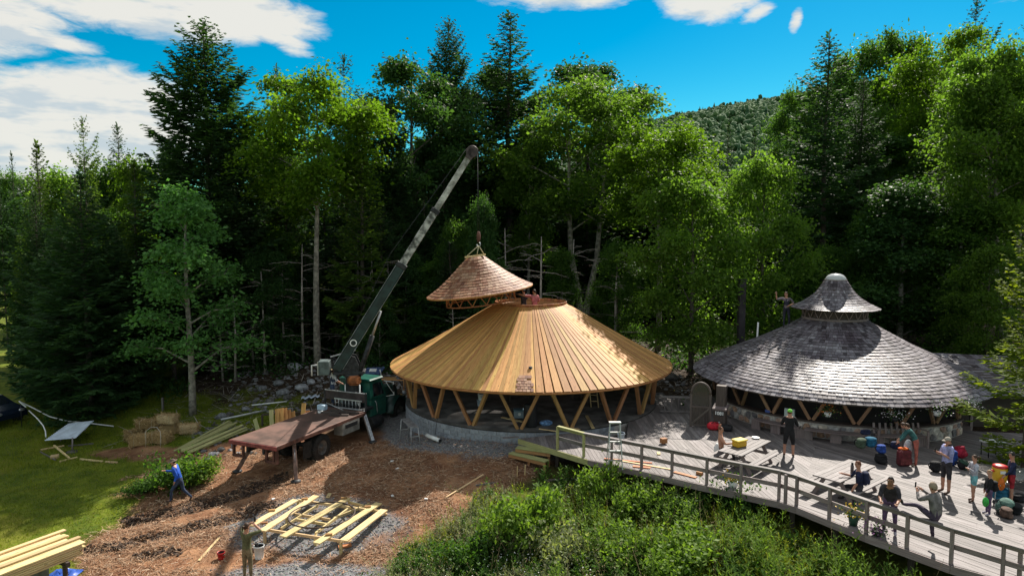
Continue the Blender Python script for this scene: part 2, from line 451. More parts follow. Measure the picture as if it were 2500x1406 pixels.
DSTEEL = paint('dark_steel', (.035, .037, .04), .55, .3, ns=6, na=.4)
RUST = paint('rusty_steel', (.13, .06, .045), .75, .1, ns=3, na=.4)
RUBBER = paint('tyre_rubber', (.022, .021, .02), .85, ns=9, na=.35, bump=.3)
GREENP = paint('old_green_paint', (.008, .085, .062), .35, ns=2.5, na=.3, spec=.5)
GLASSD = paint('dark_window_glass', (.015, .02, .025), .08, spec=.6)
CONC = paint('concrete_block', (.25, .27, .30), .9, ns=8, na=.15, bump=.3, rnd=.12)
CONCF = paint('stained_concrete', (.075, .07, .066), .9, ns=1.4, na=.4)
MORTAR = paint('pale_mortar', (.42, .39, .36), .95, ns=6, na=.2, bump=.4)

# ================================================================== GROUND
def seg_dist(px, py, pts):
    best = np.full(np.shape(px), 1e9)
    for (x0, y0), (x1, y1) in zip(pts[:-1], pts[1:]):
        dx, dy = x1 - x0, y1 - y0; t = np.clip(((px - x0) * dx + (py - y0) * dy) / (dx * dx + dy * dy), 0, 1)
        best = np.minimum(best, np.hypot(px - x0 - t * dx, (py - y0 - t * dy) * 1.8))
    return best
def sstep(v, a, b):
    t = np.clip((v - a) / (b - a), 0, 1); return t * t * (3 - 2 * t)
MUD_LINES = [[(690, 1165), (560, 1215), (440, 1245), (320, 1272)], [(660, 1235), (520, 1275), (400, 1305), (300, 1328), (205, 1348)], [(420, 1345), (340, 1360)]]
def zones(X, Y, Z):
    px, py = to_px(X, Y, Z)
    n1 = fbm(X * .45, Y * .45) - .5; n2 = fbm(X * 1.7 + 9, Y * 1.7) - .5
    n = n1 + .5 * n2
    edge_x = np.interp(py, [1000, 1060, 1110, 1160, 1210, 1260, 1310, 1360, 1410], [640, 600, 420, 360, 300, 330, 250, 190, 170])
    straw = sstep(px - edge_x + n * 240, -50, 50) * sstep(py + n * 30, 1040, 1075)
    straw *= 1 - sstep(px - np.interp(py, [1100, 1180, 1250, 1400], [1400, 1250, 1130, 960]) + n * 120, -30, 40)
    straw = np.maximum(straw, (1 - sstep(np.hypot((px - 360) / 130, (py - 1105) / 18) + n, .8, 1.2)) * .8)
    grav = 1 - sstep(np.hypot((px - 790) / 225, (py - 1285) / 78) + n * .9, .75, 1.05)
    grav = np.maximum(grav, 1 - sstep(np.hypot((px - 740) / 260, (py - 1400) / 34) + n * 1.0, .6, 1.0))
    d = np.hypot(X - .95, Y - 34.64)
    grav = np.maximum(grav, (1 - sstep(np.abs(d - 7.0) + n * 1.4, .5, 1.1)) * (Y < 36) * (X < 8))
    grav = np.maximum(grav, 1 - sstep(np.hypot((px - 1010) / 70, (py - 1075) / 26) + n, .6, 1.0))
    grass = sstep(-X * 1.0 + n * 5, 10.0, 13) * (1 - straw) * (1 - sstep(-(X + 26) * 0 + Y - 38 - np.clip(-X - 18, 0, 30) * 1.6 + n * 6, -1, 2))
    grass = np.maximum(grass, sstep(-X, 24, 30) * sstep(Y, 35, 45) * .9)
    fore = sstep(X, -4, -1) * sstep(26 - Y + n * 3, -1, 2) * (1 - straw) * (1 - grav)
    grass = np.maximum(grass, fore * .6)
    mud = np.zeros_like(px)
    for L in MUD_LINES: mud = np.maximum(mud, 1 - sstep(seg_dist(px, py, L) + n2 * 14, 12, 26))
    return np.clip(grass, 0, 1), np.clip(straw, 0, 1), np.clip(grav, 0, 1), np.clip(mud, 0, 1)

def axis(a, b, step, lo, hi):
    c = list(np.arange(a, b, step)); s = step
    while c[-1] < hi: s *= 1.13; c.append(c[-1] + s)
    s = step
    while c[0] > lo: s *= 1.13; c.insert(0, c[0] - s)
    return np.array(c)
gx = axis(-24, 22, .17, -1200, 1200); gy = axis(12, 42, .17, -60, 2000)
GX, GY = np.meshgrid(gx, gy); GZ = ground_np(GX, GY)
zg, zs, zv, zm = zones(GX, GY, GZ)
rut = fbm(GX * 2.2, GY * 2.2, 4) - .5
GZ = GZ + (fbm(GX * .9, GY * .9) - .5) * .12 * (np.abs(GX) < 40) + zm * (rut * .5 - .06) + zs * (fbm(GX * 3, GY * 3, 3) - .5) * .06
GZ -= .02
far = np.clip((np.hypot(GX, GY) - 120) / 200, 0, 1); GZ = GZ * (1 - far) + far * (-1.0)
nx, ny = len(gx), len(gy)
ii = np.arange(nx * ny).reshape(ny, nx)
q = np.stack([ii[:-1, :-1], ii[:-1, 1:], ii[1:, 1:], ii[1:, :-1]], -1).reshape(-1, 4)
m, t, b = new_mat('site_ground'); b.inputs['Roughness'].default_value = .95; b.inputs['Specular IOR Level'].default_value = .1
at = t.node('ShaderNodeAttribute'); at.attribute_name = 'zone'; sp = t.node('ShaderNodeSeparateColor'); t.link(at.outputs['Color'], sp.inputs[0])
pos = t.node('ShaderNodeNewGeometry').outputs['Position']
na = t.noise(pos, 1.1, 6, .6); nb = t.noise(pos, 9, 5, .65); nc = t.noise(pos, 40, 3, .6); nd = t.noise(pos, .35, 4, .6)
floor_c = t.mix(t.ramp(nb, .35, .65), (.022, .015, .011), (.065, .045, .03))
grass_c = t.mix(t.ramp(na, .35, .65), (.06, .10, .010), (.14, .18, .016))
grass_c = t.mix(t.math('MULTIPLY', t.ramp(nb, .4, .7), .35), grass_c, (.17, .13, .04))
grass_c = t.mix(t.math('MULTIPLY', t.ramp(nd, .5, .66), .6), grass_c, (.17, .16, .025))
straw_c = t.mix(t.ramp(na, .38, .62), (.20, .085, .042), (.36, .19, .10))
straw_c = t.mix(t.math('MULTIPLY', t.ramp(nc, .5, .62), .5), straw_c, (.42, .28, .18))
straw_c = t.mix(t.math('MULTIPLY', t.ramp(nd, .46, .62), .6), straw_c, (.10, .045, .028))
vor = t.node('ShaderNodeTexVoronoi'); vor.inputs['Scale'].default_value = 26; t.link(pos, vor.inputs['Vector'])
grav_c = t.mix(.5, t.mix(t.ramp(nb, .3, .7), (.09, .09, .10), (.21, .205, .21)), vor.outputs['Color'], 'OVERLAY')
hg = t.node('ShaderNodeHueSaturation'); hg.inputs['Saturation'].default_value = .25; t.link(grav_c, hg.inputs['Color'])
mud_c = t.mix(t.ramp(nb, .35, .65), (.012, .008, .006), (.055, .033, .02))
c = t.mix(sp.outputs[0], floor_c, grass_c); c = t.mix(sp.outputs[1], c, straw_c); c = t.mix(sp.outputs[2], c, hg.outputs[0]); c = t.mix(at.outputs['Alpha'], c, mud_c)
t.link(c, b.inputs['Base Color'])
bp = t.node('ShaderNodeBump'); bp.inputs['Strength'].default_value = .8; bp.inputs['Distance'].default_value = .05
t.link(t.math('ADD', nb, t.math('MULTIPLY', nc, .4)), bp.inputs['Height']); t.link(bp.outputs[0], b.inputs['Normal'])
me = mesh_np('ground', np.stack([GX.ravel(), GY.ravel(), GZ.ravel()], 1), quads=q, mats=[m], smooth=True)
ca = me.attributes.new('zone', 'FLOAT_COLOR', 'POINT'); ca.data.foreach_set('color', np.stack([zg.ravel(), zs.ravel(), zv.ravel(), zm.ravel()], 1).astype('f').ravel())
GROUND = tag(link_obj('ground', me), kind='structure')
def gz(x, y):
    """height of the built ground sheet"""
    i = min(max(np.searchsorted(gx, x) - 1, 0), nx - 2); j = min(max(np.searchsorted(gy, y) - 1, 0), ny - 2)
    u = (x - gx[i]) / (gx[i + 1] - gx[i]); v = (y - gy[j]) / (gy[j + 1] - gy[j])
    return float((GZ[j, i] * (1 - u) + GZ[j, i + 1] * u) * (1 - v) + (GZ[j + 1, i] * (1 - u) + GZ[j + 1, i + 1] * u) * v)
def gz_np(X, Y):
    i = np.clip(np.searchsorted(gx, X) - 1, 0, nx - 2); j = np.clip(np.searchsorted(gy, Y) - 1, 0, ny - 2)
    u = (X - gx[i]) / (gx[i + 1] - gx[i]); v = (Y - gy[j]) / (gy[j + 1] - gy[j])
    return (GZ[j, i] * (1 - u) + GZ[j, i + 1] * u) * (1 - v) + (GZ[j + 1, i] * (1 - u) + GZ[j + 1, i + 1] * u) * v
def ong(px, py):
    p = at_g(px, py); p.z = gz(p.x, p.y); return p

# ================================================================== ROUND BUILDINGS: helpers
class Ring:
    """polar frame of a round building: angle 0 faces the camera, positive to the right"""
    def __init__(s, x, y):
        s.c = Vector((x, y, 0)); d = -s.c.normalized(); s.f = d; s.r = Vector((-d.y, d.x, 0))
        s.phi0 = math.atan2(d.y, d.x)
    def __call__(s, th, r, z=0):
        return s.c + (s.f * math.cos(th) + s.r * math.sin(th)) * r + Vector((0, 0, z))
    def rot(s, th): return s.phi0 + th
def resample(prof, ds):
    """profile (r, z) from the eave up, cut into steps of length ds"""
    P = np.array(prof, float); L = np.r_[0, np.cumsum(np.hypot(*np.diff(P, axis=0).T))]
    n = max(1, round(L[-1] / ds)); s = np.linspace(0, L[-1], n + 1)
    return np.stack([np.interp(s, L, P[:, 0]), np.interp(s, L, P[:, 1])], 1)
def shingle_roof(root, roof, prof, ex, wd, mat_, n_parts, front, thick=.028, seed=1, skip=None):
    """courses of shingles on a round roof; the ones showing largest are parts, the rest one stuff mesh. local z axis = roof axis"""
    rs = np.random.default_rng(seed); P = resample(prof, ex); V = []; U = []; var = []; left = n_parts
    for k in range(len(P) - 1):
        r0, z0 = P[k]; r1, z1 = P[k + 1]; tx, tz = r1 - r0, z1 - z0; l = math.hypot(tx, tz); tx /= l; tz /= l
        nx_, nz_ = tz, -tx
        if nz_ < 0: nx_, nz_ = -nx_, -nz_
        Lk = l * 1.16; n = max(6, int(2 * math.pi * r0 / wd)); step = 2 * math.pi / n; off = rs.random() * step
        rt, zt = r0 + tx * Lk, z0 + tz * Lk
        me = None
        cuts = off + (np.arange(n) + rs.uniform(-.3, .3, n)) * step; cuts = np.r_[cuts, cuts[0] + 2 * math.pi]
        def corners(a0, a1, drop, th):
            out = []
            rb, zb = r0 - tx * drop, z0 - tz * drop
            for a in (a0, a1):
                ca, sa = math.cos(a), math.sin(a)
                out += [(rb * ca, rb * sa, zb), ((rb + nx_ * th) * ca, (rb + nx_ * th) * sa, zb + nz_ * th), ((rt + nx_ * .004) * ca, (rt + nx_ * .004) * sa, zt + nz_ * .004)]
            return out
        for i in range(n):
            a0, a1 = cuts[i], cuts[i + 1]; am = (a0 + a1) / 2; w = (a1 - a0) * r0
            fa = (am - front + math.pi) % (2 * math.pi) - math.pi
            if skip and skip(fa, k): continue
            g = .006 / r0; th = thick * rs.uniform(.75, 1.25); dr = rs.uniform(-.012, .02)
            Wv = corners(a0 + g, a1 - g, dr, th)
            if left > 0 and abs(fa) < R(78) and k < 40:
                mb = MB(); mb.add(Wv, [(1, 4, 5, 2), (0, 3, 4, 1), (0, 1, 2), (3, 5, 4)], 0,
                                  [[(0, 0), (0, w), (Lk, w), (Lk, 0)], [(0, 0), (0, w), (.03, w), (.03, 0)], [(0, 0), (0, .03), (Lk, 0)], [(0, w), (Lk, w), (0, w + .03)]])
                mb.build('shingle', mat_, roof, off=(0, 0, 0)); left -= 1
            else:
                V.append(Wv); v0 = rs.random() * 7
                U += [(v0, v0), (v0, v0 + w), (v0 + Lk, v0 + w), (v0 + Lk, v0), (v0, 0), (v0, w), (v0 + .03, w), (v0 + .03, 0)]
                var += [rs.random()] * 2
    V = np.array(V).reshape(-1, 3); k = np.arange(len(V) // 6)[:, None] * 6
    Q = np.stack([k + np.array([[1, 4, 5, 2]]), k + np.array([[0, 3, 4, 1]])], 1).reshape(-1, 4)
    me = mesh_np('shingles', V, quads=Q, mats=[mat_], var=var, uv=U)
    o = link_obj('shingles', me, roof); o['kind'] = 'stuff'
    return o

SH_GREY = shingle_mat('weathered_shingles', [(.038, .030, .036), (.115, .098, .112), (.18, .162, .185), (.078, .064, .073), (.24, .22, .245), (.145, .125, .143), (.285, .27, .295), (.055, .044, .052)], .48, ((.5, .42, .48), .75), .30)
SH_RED = shingle_mat('new_cedar_shingles', [(.15, .055, .03), (.27, .115, .06), (.34, .18, .10), (.20, .08, .045), (.40, .24, .15), (.25, .10, .055)], .6)

# ================================================================== GREY LODGE
B2 = Ring(15.36, 32.34); RW = 5.5
lodge = thing('round_lodge', B2.c, 'round lodge with weathered grey shingle roof, pointed cupola and low fieldstone wall', 'building')
PROF2 = [(6.44, 1.70), (6.28, 1.82), (6.05, 1.98), (5.54, 2.24), (4.44, 2.74), (3.29, 3.27), (2.31, 3.80), (1.62, 4.21), (1.35, 4.40)]
mb = MB(); mb.lathe([(6.40, 1.66)] + [(r - .01, z - .035) for r, z in PROF2] + [(1.30, 4.35), (5.5, 2.05), (6.30, 1.66), (6.40, 1.66)], 64, cap=False)
roof2 = mb.build('roof', WDARK, lodge, off=(0, 0, 0))
shingle_roof(lodge, roof2, PROF2, .205, .17, SH_GREY, 210, B2.rot(0), thick=.034, seed=3)
# cupola
mb = MB(); mb.lathe([(1.36, 4.30), (1.36, 5.02)], 40, cap=False)
drum = mb.build('cupola_drum', WDARK, lodge, off=(0, 0, 0))
mb = MB()
for k in range(20):
    a0 = 2 * math.pi * k / 20; a1 = a0 + math.pi / 10; am = (a0 + a1) / 2
    p = lambda a, r, z: (r * math.cos(a), r * math.sin(a), z)
    mb.tube([p(a0, 1.40, 4.42), p(am, 1.46, 4.90)], .022, 5); mb.tube([p(am, 1.46, 4.90), p(a1, 1.40, 4.42)], .022, 5)
mb.build('cupola_lattice', WGREYD, drum, off=(0, 0, 0))
mb = MB(); mb.lathe([(1.44, 4.36), (1.48, 4.44), (1.40, 4.46)], 40, cap=False); mb.build('curb', WGREYD, drum, off=(0, 0, 0))
PROF2C = [(1.95, 4.88), (1.49, 5.10), (1.10, 5.36), (.80, 5.66), (.62, 5.94), (.47, 6.20)]
mb = MB(); mb.lathe([(1.92, 4.85)] + [(r - .008, z - .03) for r, z in PROF2C] + [(.44, 6.16), (1.36, 4.95), (1.92, 4.85)], 48, cap=False)
croof = mb.build('cupola_roof', WDARK, lodge, off=(0, 0, 0))
shingle_roof(lodge, croof, PROF2C, .17, .15, SH_GREY, 90, B2.rot(0), thick=.024, seed=5)
m, t, b = new_mat('milky_skylight'); b.inputs['Base Color'].default_value = (.62, .64, .66, 1); b.inputs['Roughness'].default_value = .18; b.inputs['Transmission Weight'].default_value = .25
mb = MB(); mb.lathe([(.47, 6.20), (.46, 6.25), (.42, 6.34), (.33, 6.43), (.2, 6.49), (.01, 6.51)], 24); mb.build('skylight_dome', m, lodge, off=(0, 0, 0))
mb = MB(); mb.lathe([(.48, 6.17), (.49, 6.23), (.46, 6.23)], 24, cap=False); mb.build('skylight_rim', WGREYD, lodge, off=(0, 0, 0))
# stone wall: a mortar ring with separate stones
A0, A1 = R(-62), R(64)
WT = .62
mb = MB(); vs = []; fs = []; N = 60
for i in range(N + 1):
    a = A0 + (A1 - A0) * i / N; c, s_ = math.cos(B2.rot(a)), math.sin(B2.rot(a))
    vs += [(RW * c, RW * s_, -.8), (RW * c, RW * s_, WT), ((RW - .3) * c, (RW - .3) * s_, WT), ((RW - .3) * c, (RW - .3) * s_, -.8)]
for i in range(N):
    k = i * 4; fs += [(k, k + 4, k + 5, k + 1), (k + 1, k + 5, k + 6, k + 2), (k + 2, k + 6, k + 7, k + 3)]
fs += [(0, 1, 2, 3), (N * 4 + 3, N * 4 + 2, N * 4 + 1, N * 4)]
mb.add(vs, fs); swall = mb.build('stone_wall', MORTAR, lodge, off=(0, 0, 0))
STONES = [paint('stone_' + n, c, .85, ns=7, na=.3, bump=.4, rnd=.25) for n, c in [('pink', (.44, .30, .24)), ('grey', (.38, .37, .36)), ('pale', (.56, .52, .47)), ('rust', (.40, .25, .17)), ('dark', (.17, .16, .165)), ('buff', (.48, .41, .34))]]
def clip_poly(poly, p, n):
    """keep the side of point p that direction n points away from"""
    out = []
    for i in range(len(poly)):
        a, b_ = poly[i], poly[(i + 1) % len(poly)]
        da = (a[0] - p[0]) * n[0] + (a[1] - p[1]) * n[1]; db = (b_[0] - p[0]) * n[0] + (b_[1] - p[1]) * n[1]
        if da <= 0: out.append(a)
        if (da < 0 < db) or (db < 0 < da):
            t_ = da / (da - db); out.append((a[0] + (b_[0] - a[0]) * t_, a[1] + (b_[1] - a[1]) * t_))
    return out
rs = random.Random(4); pts = []; Lw = (A1 - A0) * RW
nu = int(Lw / .30)
for i in range(nu):
    for j in range(2):
        pts.append(((i + .5 + (.5 if j else 0) * .9 + rs.uniform(-.38, .38)) * Lw / nu, .03 + (j + .5 + rs.uniform(-.3, .3)) * .275))
for i, p in enumerate(pts):
    poly = [(max(0, p[0] - .5), .02), (min(Lw, p[0] + .5), .02), (min(Lw, p[0] + .5), WT - .07), (max(0, p[0] - .5), WT - .07)]
    for j, q_ in enumerate(pts):
        if i != j and abs(q_[0] - p[0]) < 1.1:
            d = (q_[0] - p[0], q_[1] - p[1]); l = math.hypot(*d); n_ = (d[0] / l, d[1] / l)
            poly = clip_poly(poly, ((p[0] + q_[0]) / 2 - n_[0] * .016, (p[1] + q_[1]) / 2 - n_[1] * .016), n_)
            if len(poly) < 3: break
    if len(poly) < 3: continue
    mx = sum(a for a, _ in poly) / len(poly); mz = sum(a for _, a in poly) / len(poly)
    # cut the corners so that the outline is rounded
    rp = []
    for k in range(len(poly)):
        a, b_ = poly[k], poly[(k + 1) % len(poly)]
        rp += [(a[0] * .78 + b_[0] * .22, a[1] * .78 + b_[1] * .22), (a[0] * .22 + b_[0] * .78, a[1] * .22 + b_[1] * .78)]
    pr = rs.uniform(.02, .05)
    def W3(u, z, r): a = B2.rot(A0 + u / RW); return (r * math.cos(a), r * math.sin(a), z)
    n = len(rp); vs = [W3(u, z, RW - .01) for u, z in rp] + [W3(mx + (u - mx) * .86, mz + (z - mz) * .84, RW + pr) for u, z in rp] + [W3(mx, mz, RW + pr * 1.25)]
    fs = [(k, (k + 1) % n, n + (k + 1) % n, n + k) for k in range(n)] + [(n + k, n + (k + 1) % n, 2 * n) for k in range(n)]
    MB().add(vs, fs, smooth=False).build('stone', rs.choice(STONES), swall, off=(0, 0, 0))
# sill on the wall, posts, screens
mb = MB(); vs = []; fs = []
for i in range(N + 1):
    a = B2.rot(A0 + (A1 - A0) * i / N); c, s_ = math.cos(a), math.sin(a)
    for r, z in ((RW + .07, WT), (RW + .07, WT + .06), (RW - .34, WT + .06), (RW - .34, WT)): vs.append((r * c, r * s_, z + .003))
for i in range(N):
    k = i * 4
    for j in range(4): fs.append((k + j, k + 4 + j, k + 4 + (j + 1) % 4, k + (j + 1) % 4))
mb.add(vs, fs); mb.build('sill', WDARK, lodge, off=(0, 0, 0))
th0 = math.asin(.93 / 5.42)
for k in range(-5, 5):
    tb = th0 + R(17.6) * k
    for sgn in (-1, 1):
        tt = tb + sgn * R(17.6) * .455
        p = B2(tb + sgn * R(.7), RW - .10, WT + .08) - B2.c; q_ = B2(tt, RW + .14, 2.02) - B2.c
        MB().beam(p, q_, .11, .13, up=(0, 0, 1), bev=.01).build('post', WLOG, lodge, off=(0, 0, 0))
m, t, b = new_mat('insect_screen'); b.inputs['Base Color'].default_value = (.022, .02, .02, 1); b.inputs['Roughness'].default_value = .9
mb = MB(); mb.lathe([(5.12, .0), (5.12, 2.2)], 60, cap=False); mb.build('screen', m, lodge, off=(0, 0, 0))
mb = MB(); mb.lathe([(5.6, -.9), (5.6, -.05), (.1, -.05)], 48, cap=False); mb.build('floor', WDARK, lodge, off=(0, 0, 0))
# annex roof behind on the right
an = [at_y(2262, 858, 33.2), at_y(2405, 862, 33.5), at_y(2450, 962, 29.5), at_y(2300, 962, 29.9)]
annex = thing('annex_shed', B2(R(60), 6.9), 'low shingled lean-to roof joined to the back of the grey round lodge', 'shed')
pa, pb = Vector((17.9, 33.6, 2.62)), Vector((24.0, 32.6, 2.50)); pc, pd = Vector((23.6, 28.9, 1.35)), Vector((19.4, 29.6, 1.35))
mb = MB(); mb.add([pa, pb, pc, pd] + [v - Vector((0, 0, .1)) for v in (pa, pb, pc, pd)], [(0, 3, 2, 1), (4, 5, 6, 7), (0, 1, 5, 4), (1, 2, 6, 5), (2, 3, 7, 6), (3, 0, 4, 7)])
aroof = mb.build('roof', WDARK, annex)
rs = random.Random(9)
for r_ in range(17):
    u0, u1 = r_ / 17, (r_ + 1.16) / 17; nn = 17
    for c_ in range(nn):
        v0, v1 = (c_ + (r_ % 2) * .5 * 0 + .02) / nn, (c_ + .98) / nn
        def P4(u, v): return (pd.lerp(pa, u)).lerp(pc.lerp(pb, u), v)
        up = Vector((0, 0, .03)); lo = Vector((0, 0, .005)); j = rs.uniform(-.006, .006)
        A, B_, C_, D_ = P4(u0 + j, v0), P4(u0 + j, v1), P4(min(1, u1), v1), P4(min(1, u1), v0)
        if True:
            MB().add([A + lo, A + up, B_ + up, B_ + lo, C_ + lo, D_ + lo], [(1, 2, 4, 5), (0, 3, 2, 1), (0, 1, 5), (2, 3, 4)], 0, [[(0, 0), (0, .2), (.25, .2), (.25, 0)], [(0, 0)] * 4, [(0, 0)] * 3, [(0, 0)] * 3]).build('shingle', SH_GREY, aroof)
mb = MB(); mb.box((3.4, .1, 2.1), Matrix.Translation((21.6, 29.9, .3)) @ Matrix.Rotation(R(-9), 4, 'Z')); mb.build('wall', WDARK, annex)
for x_ in (20.2, 23.2): MB().beam((x_, 29.55, -.7), (x_, 29.55, 1.3), .12, .12).build('post', WGREYD, annex)

# pipe flue, pole, door, number box beside the lodge
p = at_y(1808, 838, 37.5); z0 = gz(p.x, p.y)
tp = at_y(1808, 684, 37.5).z
mb = MB(); mb.box((.36, .36, tp - z0), loc=(p.x, p.y, (tp + z0) / 2), bev=.03); f = mb.build('chimney_stack', paint('tarred_flue', (.035, .03, .035), .8, ns=2, na=.3)); 
ch = thing('chimney', (p.x, p.y, z0), 'tall narrow dark chimney stack rising behind the left side of the grey lodge', 'chimney'); f.parent = ch; f.location = (-p.x, -p.y, -z0)
MB().box((.44, .44, .06), loc=(p.x, p.y, tp + .033)).build('chimney_cap', DSTEEL, ch)
a, b_ = at_y(1845, 836, 34.6), at_y(1851, 787, 34.6)
pl = MB().tube([(a.x, a.y, 1.0), b_], .045, 8).build('pole', WHITE); tag(pl, 'thin white pole standing behind the left slope of the grey roof', 'pole')

door = thing('arched_door', at_z(1710, 1042, 0), 'weathered grey plank door with arched glass top left of the lodge', 'door')
dl = at_z(1686, 1040, 0); dr_ = at_z(1733, 1044, 0); dv = (dr_ - dl).normalized(); dn = Vector((dv.y, -dv.x, 0)); dw = (dr_ - dl).length
def DP(u, z, o=0): return dl + dv * u + dn * o + Vector((0, 0, z))
for k in range(6):
    u = dw * (k + .5) / 6
    mb = MB(); mb.beam(DP(u, .04), DP(u, .88), dw / 6 - .008, .05, up=dn); mb.build('plank', WDARK, door)
for a_, c_ in ((DP(.02, .90, .045), DP(dw - .02, .90, .045)), (DP(.02, .08, .045), DP(dw - .02, .08, .045)), (DP(.04, .14, .05), DP(dw - .04, .84, .05))):
    MB().beam(a_, c_, .04, .09, up=(0, 0, 1)).build('brace', WOLD, door)
for u in (0.0, dw): MB().beam(DP(u, 0, .01), DP(u, 1.45, .01), .09, .1, up=dn).build('door_post', WOLD, door)
arc = [DP(dw * .5 + dw * .5 * math.cos(x_), 1.45 + .5 * math.sin(x_)) for x_ in np.linspace(math.pi, 0, 11)]
MB().tube(arc, .05, 6).build('arch', WOLD, door)
m, t, b = new_mat('dusty_glass'); b.inputs['Base Color'].default_value = (.10, .10, .08, 1); b.inputs['Roughness'].default_value = .12; b.inputs['Transmission Weight'].default_value = .6
gp = [DP(.05, .96), DP(dw - .05, .96)] + [DP(dw * .5 + dw * .45 * math.cos(x_), 1.45 + .45 * math.sin(x_)) for x_ in np.linspace(0, math.pi, 11)]
MB().add(gp + [q_ + dn * .015 for q_ in gp], [list(range(13)), list(range(25, 12, -1))]).build('pane', m, door)

nb_ = thing('number_box', at_z(1752, 1046, 0), 'dark wooden box with small shingled lid carrying the white number 1081', 'mailbox')
bl = at_z(1741, 1046, 0); br = at_z(1770, 1050, 0); bv = (br - bl).normalized(); bn = Vector((bv.y, -bv.x, 0)); bw = (br - bl).length
Mx = Matrix(((bv.x, -bn.x, 0, 0), (bv.y, -bn.y, 0, 0), (0, 0, 1, 0), (0, 0, 0, 1)))
bc = (bl + br) / 2 - bn * .2
MB().box((bw, .4, .86), Matrix.Translation(bc + Vector((0, 0, .43))) @ Mx, bev=.01).build('body', WDARK, nb_)
MB().box((bw + .1, .5, .07), Matrix.Translation(bc + Vector((0, 0, .93))) @ Mx @ Matrix.Rotation(R(14), 4, 'X')).build('lid', WGREYD, nb_)
MB().box((bw * .8, .3, .9), Matrix.Translation(bc + Vector((0, 0, 1.4)) - bn * .15) @ Mx).build('back_panel', WDARK, nb_)
pt = MB().box((bw * .72, .012, .21), Matrix.Translation(bc + bn * .207 + Vector((0, 0, .70))) @ Mx).build('number_plate', BLACK, nb_)
def lettering(body, size, M_world, mat_, parent, bold=.006):
    fc = bpy.data.curves.new('lettering', 'FONT'); fc.body = body; fc.size = size; fc.extrude = .004; fc.align_x = 'CENTER'; fc.align_y = 'CENTER'; fc.offset = bold
    tmp = bpy.data.objects.new('tmp', fc); COL.objects.link(tmp)
    me = bpy.data.meshes.new_from_object(tmp.evaluated_get(bpy.context.evaluated_depsgraph_get())); me.name = 'lettering'
    bpy.data.objects.remove(tmp); bpy.data.curves.remove(fc)
    me.materials.clear(); me.materials.append(mat_)
    me.transform(Matrix.Translation(-woff(parent)) @ M_world)
    return link_obj('lettering', me, parent)
lettering('1081', .2, Matrix.Translation(bc + bn * .219 + Vector((0, 0, .70))) @ Mx @ Matrix.Rotation(math.pi / 2, 4, 'X'), WHITE, pt)
MB().lathe([(.05, 0), (.05, .03), (.01, .05)], 10, Matrix.Translation(bc + bn * .2 + Vector((0, 0, .3))) @ Mx @ Matrix.Rotation(math.pi / 2, 4, 'X')).build('knob', ALU, nb_)

# ================================================================== NEW ROUND BUILDING
B1 = Ring(.95, 34.64); RF = 6.36
pav = thing('round_pavilion', B1.c, 'unfinished round timber building with bare golden plank roof open at the top', 'building')
PROF1 = [(7.06, 1.88), (6.6, 2.13), (6.0, 2.44), (5.3, 2.82), (4.64, 3.19), (3.9, 3.61), (3.24, 4.00), (2.7, 4.32), (2.19, 4.62), (1.76, 4.84)]
roof1 = MB().lathe([(7.0, 1.80)] + [(r - .01, z - .10) for r, z in PROF1] + [(1.72, 4.72), (4.6, 3.05), (6.3, 2.14), (6.9, 1.80), (7.0, 1.80)], 80, cap=False).build('roof', WNEW, pav, off=(0, 0, 0))
P1 = resample(PROF1, .6)
def roof_plank(a, w, z_up, seed_mat, s0=0, thick=.024, fl=1.0, overlap=0.0):
    """radial tapering board lying on the round roof at angle a, w wide at the eave"""
    vs = []; uvs = []; n = len(P1); ca, sa = math.cos(a), math.sin(a); L = 0
    for i, (r, z) in enumerate(P1):
        if i: L += math.hypot(r - P1[i - 1][0], z - P1[i - 1][1])
        j = min(i, n - 2); tx, tz = P1[j + 1][0] - P1[j][0], P1[j + 1][1] - P1[j][1]; l = math.hypot(tx, tz)
        nr, nz_ = tz / l, -tx / l
        hw = w * r / 7.06 / 2
        for sg in (-1, 1):
            for h in (z_up, z_up + thick):
                rr, zz = r + nr * h, z + nz_ * h
                if i == 0: rr += .03 * seed_mat; 
                vs.append((rr * ca - sg * hw * sa, rr * sa + sg * hw * ca, zz))
        uvs.append(L)
    fs = []; uu = []
    for i in range(n - 1):
        k = i * 4
        for q4, c4 in (((k + 1, k + 3, k + 7, k + 5), (0, w, w, 0)), ((k, k + 1, k + 5, k + 4), (0, .02, .02, 0)), ((k + 2, k + 6, k + 7, k + 3), (0, 0, .02, .02))):
            fs.append(q4); uu.append([(uvs[(v // 4) - 0] if False else uvs[v // 4], c) for v, c in zip(q4, c4)])
    fs.append((0, 2, 3, 1)); uu.append([(0, 0), (0, w), (.02, w), (.02, 0)])
    return MB().add(vs, fs, 0, uu)
rs = random.Random(12)
nb1 = 116; step = 2 * math.pi / nb1
for k in range(nb1):
    th = R(1.7) + step * (k + .5)
    a = B1.rot(th); right = th < math.pi
    if right:      # spaced top boards over a lower layer
        roof_plank(a, .325 * rs.uniform(.96, 1.03), .010 + rs.uniform(0, .006), rs.uniform(0, 1)).build('plank', WNEW, roof1, off=(0, 0, 0))
    else:
        for h in (-.25, .25):
            roof_plank(a + step * h * rs.uniform(.97, 1.03), .188 * rs.uniform(.98, 1.0), rs.uniform(-.002, .006), rs.uniform(0, 1)).build('plank', WNEW, roof1, off=(0, 0, 0))
mb = MB(); mb.lathe([(7.03, 1.80), (7.08, 1.80), (7.08, 1.87), (7.03, 1.87), (7.03, 1.80)], 96, cap=False); mb.build('eave_trim', WRED, pav, off=(0, 0, 0))
